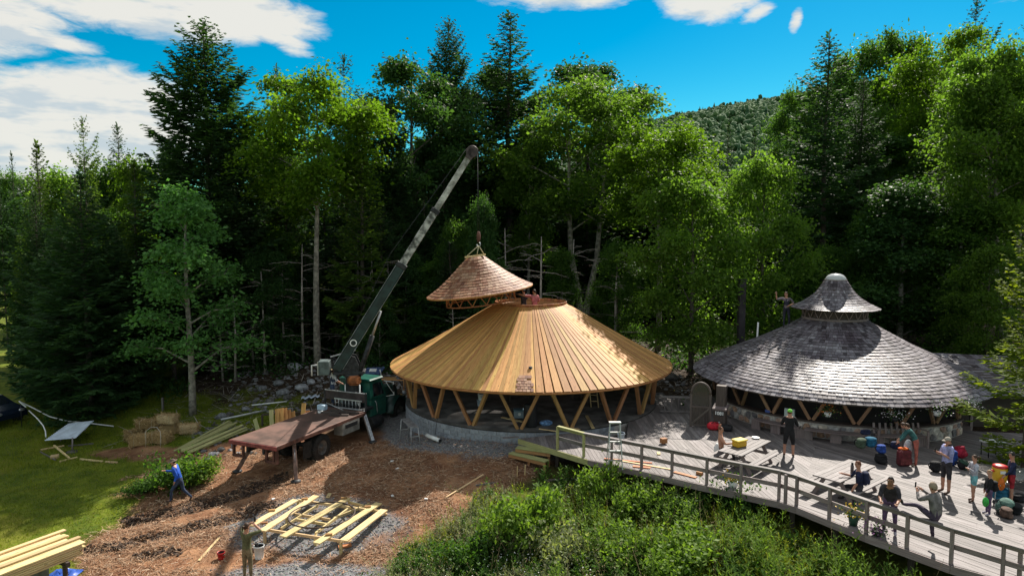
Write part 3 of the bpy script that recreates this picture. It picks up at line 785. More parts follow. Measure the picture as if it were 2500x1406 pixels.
# shingle samples on the front eave
for r_ in range(6):
    for c_ in range(3 + (r_ % 2) + (2 if r_ in (0, 2) else 0)):
        s0 = .02 + r_ * .17; P = resample(PROF1, .17); (r0, z0), (r1, z1) = P[r_], P[r_ + 1]
        a = B1.rot(R(-2.0) + (c_ - 2 + (r_ % 2) * .4) * .022)
        w = .135; tx, tz = (r1 - r0), (z1 - z0); l = math.hypot(tx, tz); nr, nz_ = tz / l, -tx / l; vs = []
        for rr, zz, h in ((r0, z0, .035), (r0, z0, .062), (r0 + tx * 1.3, z0 + tz * 1.3, .045)):
            for sg in (-1, 1):
                q_ = rr + nr * h; vs.append((q_ * math.cos(a) - sg * w / 2 * math.sin(a), q_ * math.sin(a) + sg * w / 2 * math.cos(a), zz + nz_ * h))
        MB().add(vs, [(2, 3, 5, 4), (0, 1, 3, 2), (0, 2, 4), (1, 5, 3)], 0, [[(0, 0), (0, w), (.2, w), (.2, 0)], [(0, 0)] * 4, [(0, 0)] * 3, [(0, 0)] * 3]).build('shingle', SH_RED, roof1, off=(0, 0, 0))
# rim of the opening: ring of short cedar boards
rim = MB().lathe([(1.70, 4.62), (1.70, 4.80), (1.76, 4.80), (1.76, 4.62)], 48, cap=False).build('opening_rim', WRED, pav, off=(0, 0, 0))
for k in range(52):
    a = 2 * math.pi * k / 52; r_ = 1.80; hh = .22 + rs.uniform(-.01, .01)
    M_ = Matrix.Rotation(a, 4, 'Z') @ Matrix.Translation((r_, 0, 4.80 + hh / 2 - .05)) @ Matrix.Rotation(R(12), 4, 'Y')
    MB().box((.025, 2 * math.pi * r_ / 52 - .008, hh), M_).build('board', WRED, rim, off=(0, 0, 0))
# V posts
VB = []
for k in range(18):
    tb = R(-4.3) + R(20) * k; VB.append(tb)
    for sgn in (-1, 1):
        p = B1(tb + sgn * R(.75), 6.16, .10) - B1.c; q_ = B1(tb + sgn * R(9.1), 6.42, 2.10) - B1.c
        MB().beam(p, q_, .165, .14, up=(0, 0, 1), bev=.012).build('post', WPOST, pav, off=(0, 0, 0))
MB().lathe([(6.30, 2.02), (6.52, 2.02), (6.52, 2.16), (6.30, 2.16), (6.30, 2.02)], 72, cap=False).build('ring_beam', WPOST, pav, off=(0, 0, 0))
MB().lathe([(RF - .2, -1.0), (RF - .2, .0), (RF - .02, .0), (RF - .02, .10), (.05, .085)], 72, cap=False).build('floor_slab', CONCF, pav, off=(0, 0, 0))
# block foundation
fnd = MB().lathe([(RF - .012, -1.15), (RF - .012, -.012)], 80, cap=False).build('foundation', MORTAR, pav, off=(0, 0, 0))
nblk = int(2 * math.pi * RF / .41); hb = .205
for row in range(5):
    for k in range(nblk):
        th = (k + .5 * (row % 2)) * 2 * math.pi / nblk; th = (th + math.pi) % (2 * math.pi) - math.pi
        if not (R(-75) < th < R(35)): continue
        z = -.005 - hb * (row + .5)
        q_ = B1(th, RF)
        if z + hb / 2 < gz(q_.x, q_.y) - .05: continue
        M_ = Matrix.Rotation(B1.rot(th), 4, 'Z') @ Matrix.Translation((RF - .06, 0, z))
        MB().box((.14, .39, hb - .014), M_, bev=.006).build('block', CONC, fnd, off=(0, 0, 0))
# rafters seen from below at the eave
for k in range(36):
    a = B1.rot(R(10) * k); c, s_ = math.cos(a), math.sin(a)
    MB().beam((6.75 * c, 6.75 * s_, 1.93), (2.0 * c, 2.0 * s_, 4.52), .05, .14).build('rafter', WPOST, pav, off=(0, 0, 0))

# ================================================================== DECK
deck = thing('deck', (6, 25, 0), None, None, kind='structure')
F = [at_z(*p_) for p_ in [(1266, 1070), (1436, 1121), (1566, 1148), (1725, 1184), (1901, 1222), (1946, 1236), (2114, 1303), (2321, 1378), (2490, 1424), (2760, 1510)]]
sx = at_z(1990, 1096)
xy = lambda v: (v.x, v.y)
SECT_A = [xy(at_z(*p_)) for p_ in [(1530, 1068), (1800, 1074), (1790, 1030), (1740, 965), (1540, 965)]]
SECT_B = [xy(v) for v in F[:6]] + [xy(at_z(1990, 1096)), xy(B2(R(-8), RW - .15)), xy(B2(R(-22), RW - .15)), xy(B2(R(-38), RW - .15)), xy(B2(R(-52), RW - .1))] + [xy(at_z(*p_)) for p_ in [(1800, 1075), (1530, 1069), (1400, 1056)]]
SECT_C = [xy(v) for v in F[5:]] + [xy(at_z(2760, 1200)), xy(at_z(2560, 1060)), xy(at_z(2330, 1050)), xy(B2(R(40), RW - .15)), xy(B2(R(25), RW - .15)), xy(B2(R(8), RW - .15)), xy(B2(R(-8), RW - .15)), xy(at_z(1990, 1096))]
def area(p): return sum(p[i][0] * p[(i + 1) % len(p)][1] - p[(i + 1) % len(p)][0] * p[i][1] for i in range(len(p))) / 2
def lay(sect, d, w, z, mat_, seed, maxlen=4.5):
    if area(sect) < 0: sect = sect[::-1]
    d = Vector((d[0], d[1])).normalized(); n = Vector((-d.y, d.x)); rs = random.Random(seed)
    ns = [p[0] * n.x + p[1] * n.y for p in sect]; k = math.floor(min(ns) / w)
    while k * w < max(ns):
        lo, hi = k * w + .005, (k + 1) * w - .005; k += 1
        poly = clip_poly(sect, (n.x * hi, n.y * hi), (n.x, n.y))
        if len(poly) > 2: poly = clip_poly(poly, (n.x * lo, n.y * lo), (-n.x, -n.y))
        if len(poly) < 3 or abs(area(poly)) < .02: continue
        ts = [p[0] * d.x + p[1] * d.y for p in poly]; a, b_ = min(ts), max(ts)
        cuts = [a]; c = a + rs.uniform(1.2, maxlen)
        while c < b_ - .8: cuts.append(c); c += rs.uniform(2.4, maxlen)
        cuts.append(b_)
        for t0, t1 in zip(cuts[:-1], cuts[1:]):
            q_ = clip_poly(poly, (d.x * (t1 - .003), d.y * (t1 - .003)), (d.x, d.y))
            if len(q_) > 2: q_ = clip_poly(q_, (d.x * (t0 + .003), d.y * (t0 + .003)), (-d.x, -d.y))
            if len(q_) < 3 or abs(area(q_)) < .01: continue
            zz = z + rs.uniform(-.004, .004)
            MB().prism(q_, zz - .035, zz, uvdir=(d.x, d.y)).build('plank', mat_, deck)
lay(SECT_A, (.02, 1), .19, 0, WGREY, 1)
lay(SECT_B, (.075, -1), .15, 0, WGREY, 2)
lay(SECT_C, (F[7] - F[5]).xy, .15, 0, WGREY, 3)
# boards of the new corner by the pavilion are green treated timber: the fascia and first rails
for i in range(len(F) - 1):
    a, b_ = F[i], F[i + 1]; o = Vector((-(b_ - a).y, (b_ - a).x, 0)).normalized()
    mt = WTREAT if i == 0 else WGREYD
    MB().beam(a - o * .02 + Vector((0, 0, -.115)), b_ - o * .02 + Vector((0, 0, -.115)), .045, .21).build('fascia_board', mt, deck)
    MB().beam(a + o * .25 + Vector((0, 0, -.16)), b_ + o * .25 + Vector((0, 0, -.16)), .09, .2).build('rim_joist', WDARK, deck)
    n_ = max(1, int((b_ - a).length / 2.2))
    for k in range(n_):
        q_ = a.lerp(b_, (k + .5) / n_) + o * .3; g = gz(q_.x, q_.y)
        if g < -.4: MB().beam((q_.x, q_.y, g - .1), (q_.x, q_.y, -.18), .12, .12).build('support_post', WDARK, deck)
MB().prism([xy(at_z(*p_)) for p_ in [(1530, 1068), (1800, 1074), (1790, 1030), (1740, 965), (1540, 965)]][::-1], -.3, -.05).build('subfloor', WDARK, deck)

# railing
rail = thing('deck_railing', F[4], 'long wooden railing with square posts along the front edge of the deck', 'railing')
PP = [(1361,1104),(1425,1123),(1493,1136),(1528,1137),(1566,1153),(1640,1169),(1725,1190),(1808,1209),(1901,1227),(1917,1235),(1944,1241),(2024,1273),(2114,1309),(2213,1346),(2321,1386),(2446,1424),(2487,1432),(2600,1478)]
RP = []
for i, (px, py) in enumerate(PP):
    p = at_z(px, py, -.12); RP.append(p)
    if i == 3: continue
    mt = WTREAT if i < 2 else WGREYD
    nx_ = Vector((.35, .94, 0)) * 0
    d = (at_z(*PP[min(i + 1, len(PP) - 1)], -.12) - at_z(*PP[max(i - 1, 0)], -.12)); ang = math.atan2(d.y, d.x)
    MB().box((.085, .09, 1.10), Matrix.Translation((p.x, p.y, .345)) @ Matrix.Rotation(ang + math.pi, 4, 'Z'), bev=.006).build('post', mt, rail)
mains = [0, 1, 2, 6, 10, 14, 17]
def rp(i): return RP[i]
chain = [0, 1, 4, 6, 8, 10, 12, 14, 17]
for a, b_ in zip(chain[:-1], chain[1:]):
    p, q_ = RP[a].copy(), RP[b_].copy(); d = (q_ - p).normalized(); o = Vector((-d.y, d.x, 0))
    mt = WTREAT if a == 0 else WGREYD
    p.z = q_.z = .915
    MB().beam(p - d * .0 + o * .02, q_ + d * .004 + o * .02, .15, .04, bev=.006).build('top_rail', mt if a == 0 else WGREY, rail)
    p.z = q_.z = .43
    MB().beam(p + o * .068, q_ + o * .068, .04, .14, bev=.005).build('mid_rail', WGREY if a == 0 else WGREYD, rail)
    p.z = q_.z = .83
    MB().beam(p + o * .068, q_ + o * .068, .04, .1, bev=.005).build('under_rail', mt, rail)

# steps down from the pavilion corner
st = thing('wooden_steps', at_z(1290, 1115, -.5), 'low wooden double step in front of the block foundation', 'steps')
e0, e1 = at_z(1258, 1094, -.22), at_z(1343, 1106, -.22); g0, g1 = at_z(1241, 1107, -.42), at_z(1331, 1128, -.42)
for a, b_, z in ((e0, e1, -.22), (g0, g1, -.42)):
    d = (b_ - a).normalized(); o = Vector((-d.y, d.x, 0))
    MB().beam(a + o * .16, b_ + o * .16, .32, .045, bev=.005).build('tread', WTREAT, st)
    MB().beam(a + o * .02 + Vector((0, 0, -.09)), b_ + o * .02 + Vector((0, 0, -.09)), .035, .12).build('riser', WPOST, st)
    for t_ in (.08, .5, .92):
        c = a.lerp(b_, t_) + o * .16; zb = gz(c.x, c.y) - .03
        MB().beam((c.x, c.y, zb), (c.x, c.y, z - .03), .09, .2).build('block', WPOST, st)

# ================================================================== TREES
LEAVES = {
    'maple': leaf('leaf_maple', (.04, .095, .02), (.09, .165, .036), .54),
    'yellow': leaf('leaf_yellow_green', (.062, .13, .012), (.13, .21, .026), .56),
    'light': leaf('leaf_light_green', (.058, .12, .02), (.125, .20, .042), .58),
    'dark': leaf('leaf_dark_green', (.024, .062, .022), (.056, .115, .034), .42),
    'blue': leaf('leaf_cool_green', (.055, .14, .04), (.12, .24, .075), .42, tcol=(1.3, 1.6, .7)),
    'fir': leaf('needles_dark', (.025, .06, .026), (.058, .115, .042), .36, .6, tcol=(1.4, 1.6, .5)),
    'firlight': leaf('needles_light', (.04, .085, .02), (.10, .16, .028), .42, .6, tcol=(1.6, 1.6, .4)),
    'firlit': leaf('needles_fresh', (.07, .12, .015), (.17, .22, .028), .5, .6, tcol=(1.6, 1.5, .4)),
}
def hidden_root(name):
    o = bpy.data.objects.new(name, None); COL.objects.link(o); OFF[o.name] = Vector((0, 0, 0)); return o
def decid(seed, H, Rr, base, nclump, per, ls, twin=False, low=None, topheavy=.5):
    """trunk, limbs and leaf clumps of a broad-leaved tree; returns (trunk mesh, crown mesh)"""
    rs = random.Random(seed); g = np.random.default_rng(seed)
    mb = MB(); clumps = []
    tops = [(0, 0)] if not twin else [(-.5, .2), (.55, -.1)]
    for ti, (ox, oy) in enumerate(tops):
        hh = H * (.93 if ti == 0 else .85); tr = .012 * H + .04; pts = []; rad = []
        for i in range(10):
            f = i / 9; wob = .10 * math.sin(f * 5 + seed + ti) * f * 2
            pts.append(Vector((ox * min(1, f * 3) * (1 + f) + wob, oy * f * 2 + .12 * math.sin(f * 4 + seed), f * hh))); rad.append(tr * (1 - .88 * f) + .012)
        mb.tube(pts, rad, 8)
        nl = 18 if not twin else 12
        for k in range(nl):
            f = (base + (H * .9 - base) * (k + rs.random() * .8) / nl) / H; zz = f * H
            i = min(int(zz / hh * 9), 8); u = zz / hh * 9 - i; st = pts[i].lerp(pts[i + 1], min(1, u))
            t_ = (zz - base) / (H - base); prof = (math.sin(math.pi * min(1, .22 + t_ * .78)) ** .75) if topheavy >= .5 else (1 - t_) ** .7 * .9 + .12
            Lb = Rr * prof * rs.uniform(.7, 1.1); a = k * 2.4 + rs.uniform(-.4, .4) + ti * 1.2
            up = rs.uniform(.25, .8) if t_ < .7 else rs.uniform(.7, 1.5)
            d = Vector((math.cos(a), math.sin(a), up)).normalized()
            mid = st + d * Lb * .55 + Vector((0, 0, .05 * Lb)); end = st + Vector((math.cos(a), math.sin(a), up * .75)).normalized() * Lb
            br = max(.012, rad[i] * .42); mb.tube([st, mid, end], [br, br * .6, .01], 5, cap=False)
            for s_ in range(4):
                b0 = st.lerp(mid, rs.uniform(.5, 1)) if s_ < 1 else mid.lerp(end, rs.uniform(0, .8))
                dd = Vector((math.cos(a + rs.choice((-1, 1)) * rs.uniform(.4, 1.2)), math.sin(a + rs.choice((-1, 1)) * rs.uniform(.4, 1.2)), rs.uniform(0, .7)))
                e = b0 + dd.normalized() * Lb * rs.uniform(.25, .5); mb.tube([b0, e], [br * .4, .006], 4, cap=False)
                clumps.append(e); clumps.append(b0.lerp(e, .6))
            clumps.append(end); clumps.append(mid.lerp(end, .5))
        clumps.append(pts[-1]); clumps.append(pts[-1] + Vector((rs.uniform(-.3, .3), rs.uniform(-.3, .3), .35))); clumps.append(pts[-2])
    rs.shuffle(clumps)
    if len(clumps) > nclump: clumps = clumps[:nclump]
    C = np.array([tuple(c) for c in clumps]); n = per * len(C)
    sz = g.uniform(.55, 1.25, len(C)); ci = np.repeat(np.arange(len(C)), per)
    off = g.normal(size=(n, 3)) * np.array([.50, .50, .26]) * sz[ci][:, None] * (Rr / 3.0) ** .5
    P = C[ci] + off; P[:, 2] -= (off[:, 0] ** 2 + off[:, 1] ** 2) * .35
    N = g.normal(size=(n, 3)) * .55 + np.array([0, 0, 1.0]); D = g.normal(size=(n, 3)); D[:, :2] += off[:, :2] * 1.6; D[:, 2] = D[:, 2] * .5 - .35
    L = ls * g.uniform(.5, 1.5, n)
    V, Q = leaf_quads(P, D, N, L, L * .72, .06)
    var = np.clip(g.random(n) * .55 + np.repeat(g.random(len(C)), per) * .45, 0, 1)
    trunk = mb
    return trunk, mesh_np('crown', V, quads=Q, var=var)
def conifer(seed, H, Rr, base, step, card=.34, droop=.25, sparse=0.0, shape=.85, jag=.3, bare=6):
    rs = random.Random(seed); g = np.random.default_rng(seed); mb = MB()
    r0 = .010 * H + .05
    pts = [Vector((.05 * math.sin(i + seed), .05 * math.cos(i * 1.3), H * i / 8)) for i in range(9)]; mb.tube(pts, [r0 * (1 - .95 * i / 8) + .008 for i in range(9)], 7)
    Ps = []; Ds = []; Ns = []; Ls = []; Vs = []
    for k in range(bare):                     # dead stubs below the crown
        z = base * rs.uniform(.35, 1.0); a = rs.uniform(0, 6.3); l = rs.uniform(.5, 1.3) * Rr * .5
        mb.tube([(0, 0, z), (math.cos(a) * l, math.sin(a) * l, z - l * rs.uniform(-.1, .25))], [.018, .005], 3, cap=False)
    z = base
    while z < H - .12:
        t_ = (z - base) / (H - base); full = Rr * ((1 - t_) ** shape) * (min(1, .55 + t_ * 3)) + .10
        nb = rs.randint(5, 7) if t_ < .9 else 5
        ph = rs.uniform(0, 6.3)
        for k in range(nb):
            if rs.random() < sparse: continue
            a = ph + k * 2 * math.pi / nb + rs.uniform(-.3, .3); L = full * rs.uniform(1 - jag, 1 + jag * .6)
            up0 = -droop + t_ * .95 + rs.uniform(-.1, .1)
            n = max(4, int(L / .17)); s = np.linspace(.08, 1, n)
            R_ = s * L; Z = z + L * (up0 * s + .28 * s ** 2 - (.10 * s if t_ < .5 else 0))
            ca, sa = math.cos(a), math.sin(a)
            mb.tube([(0, 0, z), (R_[n // 2] * ca, R_[n // 2] * sa, Z[n // 2]), (R_[-1] * ca, R_[-1] * sa, Z[-1])], [.012 + .012 * (1 - t_), .009, .003], 3, cap=False)
            for side in (-1, 1, 0):
                m_ = n if side else max(2, n // 2)
                ss = np.linspace(.10, 1, m_) if side else np.linspace(.5, 1, m_)
                rr = ss * L; zz = np.interp(ss, s, Z)
                tw = (.22 + .62 * np.sin(np.pi * np.clip(ss * .92 + .02, 0, 1))) * min(1.0, L * .42) * g.uniform(.6, 1.25, m_)
                if not side: tw = tw * .7
                fa = a + side * (1.05 - .35 * ss) + g.normal(size=m_) * .12
                for sub in range(3 if side else 2):
                    base_ = np.stack([rr * ca, rr * sa, zz], 1)
                    d = np.stack([np.cos(fa), np.sin(fa), np.full(m_, -.12 + .25 * t_) + g.normal(size=m_) * .16], 1)
                    if sub: 
                        base_ = base_ + d * (tw * (.25 + .25 * sub))[:, None]
                        fa2 = fa + (.6 if sub == 1 else -.6); d = np.stack([np.cos(fa2), np.sin(fa2), g.normal(size=m_) * .22 - .10], 1)
                    nrm = g.normal(size=(m_, 3)) * .35 + np.array([-.25 * ca, -.25 * sa, 1.0])
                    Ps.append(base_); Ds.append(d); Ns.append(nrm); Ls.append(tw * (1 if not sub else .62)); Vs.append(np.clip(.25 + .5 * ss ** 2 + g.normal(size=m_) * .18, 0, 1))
        z += step * rs.uniform(.75, 1.25) * (1 - .45 * t_)
    # leader
    m_ = 14; zz = np.linspace(H - .9, H, m_); fa = g.uniform(0, 6.3, m_)
    Ps.append(np.stack([zz * 0, zz * 0, zz], 1)); Ds.append(np.stack([np.cos(fa), np.sin(fa), np.full(m_, 1.1)], 1)); Ns.append(g.normal(size=(m_, 3))); Ls.append(np.full(m_, .28)); Vs.append(np.full(m_, .5))
    P = np.concatenate(Ps); D = np.concatenate(Ds); N = np.concatenate(Ns); L = np.concatenate(Ls); va = np.concatenate(Vs)
    L = np.maximum(L, .12)
    V, Q = leaf_quads(P, D, N, L, np.minimum(L * .42, .16) + .03, -.25)
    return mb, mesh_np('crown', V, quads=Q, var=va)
PROTO = {}
def proto(key, made, H, Rr, bark):
    mb, crown = made; tm = mb.build('trunk', bark); me = tm.data; bpy.data.objects.remove(tm)
    crown.materials.append(LEAVES['maple']); PROTO[key] = (me, crown, H, Rr)
proto('maple_a', decid(1, 14, 3.6, 7.2, 215, 150, .19), 14, 3.6, BARKL)
proto('maple_b', decid(2, 12, 3.2, 3.5, 200, 140, .18), 12, 3.2, BARKL)
proto('maple_twin', decid(3, 14, 3.8, 5.5, 270, 130, .18, twin=True), 14, 3.8, BARKL)
proto('maple_low', decid(4, 11, 3.2, 1.0, 230, 150, .18, topheavy=.2), 11, 3.2, BARKL)
proto('bush_tree', decid(5, 9, 3.4, .6, 230, 150, .165), 9, 3.4, BARK)
proto('dark_round', decid(6, 17, 4.2, 5, 230, 150, .22), 17, 4.2, BARKD)
proto('young_maple', decid(8, 12, 2.9, 2.2, 130, 85, .19, topheavy=.2), 12, 2.9, BARKL)
proto('spruce_a', conifer(21, 20, 4.0, 2.5, .46, droop=.22, jag=.34, shape=.62), 20, 4.0, BARKD)
proto('spruce_b', conifer(22, 20, 3.0, 4.0, .62, droop=.18, jag=.45, sparse=.08, shape=.72), 20, 3.0, BARKD)
proto('spruce_c', conifer(23, 16, 2.6, 5.0, .55, droop=.2, jag=.45, sparse=.12, bare=26, shape=.65), 16, 2.6, BARKD)
proto('fir_full', conifer(24, 14, 3.6, .5, .50, droop=.22, jag=.25), 14, 3.6, BARKD)
proto('fir_slim', conifer(25, 13, 2.2, 1.0, .5, droop=.15, jag=.3), 13, 2.2, BARKD)
proto('ragged', conifer(26, 18, 3.2, 7.0, .8, droop=.12, jag=.5, sparse=.3, bare=30, shape=.6), 18, 3.2, BARKD)
proto('near_spruce', conifer(29, 12, 2.6, .8, .72, droop=.10, jag=.45, sparse=.22, shape=.7), 12, 2.6, BARKD)
proto('distant_spruce', conifer(27, 14, 2.6, 1.5, .8, droop=.15, jag=.3), 14, 2.6, BARKD)
def plant(key, px, Y, top, label, cat='tree', half=None, mat_='maple', name=None, group=None, rz=None, loc=None, hgt=None, keep=False):
    tm, cm, H, Rr = PROTO[key]
    if px > 1150 and 41.9 < Y < 70 and not keep: Y *= 1.27
    X = (px - 1250) / FPX * Y if loc is None else loc[0]
    Y = Y if loc is None else loc[1]
    z = gz(X, Y) - .1
    h = hgt or (at_y(px, top, Y).z - z)
    r = (half / FPX * Y) if half else h * Rr / H * .9
    if not key.startswith(('spruce', 'fir', 'ragged', 'distant', 'near')): r *= 1.22
    name = name or ('spruce_tree' if key.startswith(('spruce', 'ragged', 'distant', 'near')) else 'fir_tree' if key.startswith('fir') else 'maple_tree')
    o = thing(name, (X, Y, z), label, cat, group)
    o.rotation_euler[2] = random.uniform(0, 6.28) if rz is None else rz
    o.scale = (r / Rr, r / Rr, h / H)
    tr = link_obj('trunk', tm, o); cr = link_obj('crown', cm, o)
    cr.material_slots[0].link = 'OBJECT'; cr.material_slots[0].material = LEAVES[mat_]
    return o

# -- the trees one can tell apart, left to right
plant('fir_full', 205, 38, 425, 'wide dark fir with drooping boughs reaching the lawn behind the corrugated panel', half=175, mat_='fir', rz=.4)
plant('fir_full', 92, 42, 470, 'dark bushy fir at the left edge of the wood', half=85, mat_='fir')
plant('fir_full', 150, 40.5, 530, 'dense lower fir filling the left of the wood', half=125, mat_='fir', rz=2)
plant('fir_full', 285, 40, 560, 'dense dark fir left of the young maple', half=105, mat_='fir', rz=3)
plant('fir_slim', 335, 42, 395, 'slim dark fir behind the young maple with pale trunk', half=80, mat_='firlight')
plant('fir_slim', 105, 47, 348, 'pointed fir with sunlit tips in the low tree line at far left', half=75, mat_='firlight')
plant('ragged', 217, 46, 292, 'thin spruce with a bare spiky top above the left tree line', half=55, mat_='firlight')
plant('spruce_b', 300, 50, 303, 'dark blunt topped spruce left of the giant spruce', half=65, mat_='fir')
plant('distant_spruce', 42, 66, 374, 'small dark spruce tip on the skyline at the far left', half=30, mat_='fir')
plant('distant_spruce', 8, 62, 383, 'spruce tip touching the left picture edge on the skyline', half=28, mat_='fir')
plant('maple_low', 350, 47, 370, 'yellow green tree with reddish tinge left of the giant spruce', half=70, mat_='yellow')
plant('maple_low', 250, 50, 385, 'rounded green tree between the left firs', half=80, mat_='maple')
plant('maple_low', 160, 52, 400, 'light green tree low in the left tree line', half=90, mat_='light')
plant('maple_low', 20, 95, 410, 'green tree at the left edge above the bright grass', half=55, mat_='maple')
plant('spruce_a', 515, 44, 56, 'giant dark spruce towering over the left of the wood', half=195, mat_='fir', rz=1.0)
plant('young_maple', 458, 36.3, 428, 'young maple with slender pale trunk and cool green leaves in front of the dark firs', half=112, mat_='blue', rz=.6)
plant('spruce_b', 686, 52, 160, 'narrow pointed spruce just right of the giant spruce', half=55, mat_='fir')
plant('maple_a', 775, 43, 192, 'tall maple with yellow green crown and bare grey trunk behind the crane', half=130, mat_='yellow', rz=2.1)
plant('ragged', 848, 53, 138, 'bushy headed dark spruce above the yellow green maple', half=70, mat_='fir')
plant('fir_slim', 885, 44, 290, 'fir with light drooping sprays left of the crane boom', half=90, mat_='firlight')
plant('spruce_c', 700, 47, 330, 'spruce with bare lower trunk between the giant spruce and the crane', half=75, mat_='firlight')
plant('dark_round', 1010, 52, 125, 'dark broad crowned tree behind the crane boom', half=120, mat_='dark')
plant('spruce_a', 1100, 58, 50, 'tall spruce with thin spire behind the tip of the crane boom', half=105, mat_='fir', rz=.3)
plant('spruce_b', 1243, 46, 30, 'tallest open branched spruce right of the crane boom', half=145, mat_='fir', rz=2.5)
plant('dark_round', 1185, 50, 150, 'dark leafy tree between the two tall spires', half=95, mat_='dark')
plant('dark_round', 1430, 53, 126, 'dark round headed tree behind the light green maples', half=125, mat_='dark')
plant('dark_round', 1540, 56, 205, 'dark leaning tree beside the gap with the far hill', half=50, mat_='dark')
plant('maple_b', 1290, 42.5, 335, 'small light green maple right of the hanging roof cap', half=62, mat_='light')
plant('maple_twin', 1425, 42, 196, 'light green maple with two pale trunks behind the golden roof', half=135, mat_='light', rz=.2)
plant('maple_a', 1610, 46, 308, 'yellow green maple behind the right slope of the golden roof', half=105, mat_='yellow', keep=True)
plant('bush_tree', 1690, 40, 430, 'bright leafy bush tree between the two round roofs', half=125, mat_='light')
plant('bush_tree', 1865, 41.5, 385, 'bright green maple behind the dark chimney stack', half=105, mat_='light', rz=1.2)
plant('maple_low', 1760, 47, 455, 'small yellow green tree behind the bright leafy bush tree', half=80, mat_='yellow')
plant('spruce_c', 2005, 47, 82, 'ragged dark spruce at the left of the right hand wood', half=115, mat_='fir', rz=.9, keep=True)
plant('spruce_b', 2090, 50, 190, 'dark spruce standing right of the ragged one behind the cupola', half=95, mat_='fir', keep=True)
plant('spruce_a', 960, 49, 235, 'dark spruce left behind the middle of the crane boom', half=85, mat_='fir')
plant('maple_a', 1935, 46, 225, 'green maple beside the ragged spruce right of the far hill', half=52, mat_='maple')
plant('maple_b', 2085, 49, 95, 'slender open topped tree behind the lodge cupola', half=85, mat_='maple')
plant('maple_b', 2175, 50, 68, 'thin leaved tree with twiggy top right of the ragged spruce', half=70, mat_='maple')
plant('ragged', 2352, 47, 0, 'dark spruce whose narrow tip meets the top picture edge', half=70, mat_='fir')
plant('spruce_b', 2490, 46, 18, 'dark spruce cut by the right picture edge', half=75, mat_='fir')
plant('maple_a', 2290, 42, 100, 'tall sunlit maple at the upper right', half=95, mat_='yellow')
plant('maple_b', 2400, 41, 90, 'sunlit maple under the dark spruce tip at the top right', half=95, mat_='light')
plant('maple_twin', 2460, 40, 150, 'light green maple at the right picture edge', half=120, mat_='light')
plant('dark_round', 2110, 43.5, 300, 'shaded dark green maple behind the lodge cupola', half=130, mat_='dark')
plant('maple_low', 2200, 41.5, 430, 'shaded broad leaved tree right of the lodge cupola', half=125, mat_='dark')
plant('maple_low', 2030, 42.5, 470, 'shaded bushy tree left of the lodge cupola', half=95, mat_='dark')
plant('maple_low', 2340, 40, 480, 'leafy tree behind the lean-to roof', half=110, mat_='maple')
plant('bush_tree', 2420, 36, 600, 'bright leaves overhanging the boardwalk at the right', half=85, mat_='light')
plant('near_spruce', 2528, 23.6, 520, 'young sunlit spruce leaning in at the right picture edge', half=135, mat_='firlit', name='spruce_tree', rz=2.2)
for px, Y, top, h, mt, lb in [(1185, 45, 470, 50, 'dark', 'small dark tree beside the hoist cable'), (1115, 46, 530, 50, 'maple', 'green sapling between the boom and the hanging roof cap'), (1375, 44, 600, 50, 'maple', 'sapling left of the twin pale trunks'), (1510, 44, 590, 60, 'maple', 'sapling catching the sun behind the right of the golden roof'),
                              (590, 44, 640, 45, 'maple', 'green sapling among the dead twigs left of the truck'), (925, 43, 700, 40, 'dark', 'dark sapling behind the crane boom foot'), (690, 45.5, 560, 55, 'maple', 'slender green sapling left of the grey maple trunk'), (2010, 43, 600, 60, 'maple', 'green sapling behind the left slope of the grey roof'), (2230, 42, 560, 70, 'maple', 'light sapling behind the right slope of the grey roof'), (2120, 43, 520, 60, 'maple', 'green sapling right behind the cupola tip')]:
    plant('bush_tree' if h > 52 else 'maple_low', px, Y, top, lb, half=h, mat_=mt, name='sapling', keep=True)
# behind, in the gap below the hill
for i, (px, Y, top, h) in enumerate([(1770, 80, 305, 48), (1835, 85, 318, 42), (1692, 95, 335, 26), (1740, 100, 345, 24), (1890, 90, 300, 40)]):
    plant('distant_spruce', px, Y, top, ['broad dark spruce in the gap below the far hill', 'dark spruce right of the broad one below the far hill', 'small spruce left in the gap below the far hill', 'thin spruce in the middle of the gap below the far hill', 'spruce half hidden by the right wood below the far hill'][i], half=h, mat_='fir')
for i, (px, Y, top, h) in enumerate([(1640, 75, 380, 60), (1720, 70, 395, 60), (1800, 66, 410, 60), (1880, 70, 390, 60)]):
    plant('maple_low', px, Y, top, 'green tree filling the gap between the woods under the hill', half=h, mat_=['maple', 'light'][i % 2], group='trees in the gap under the hill')
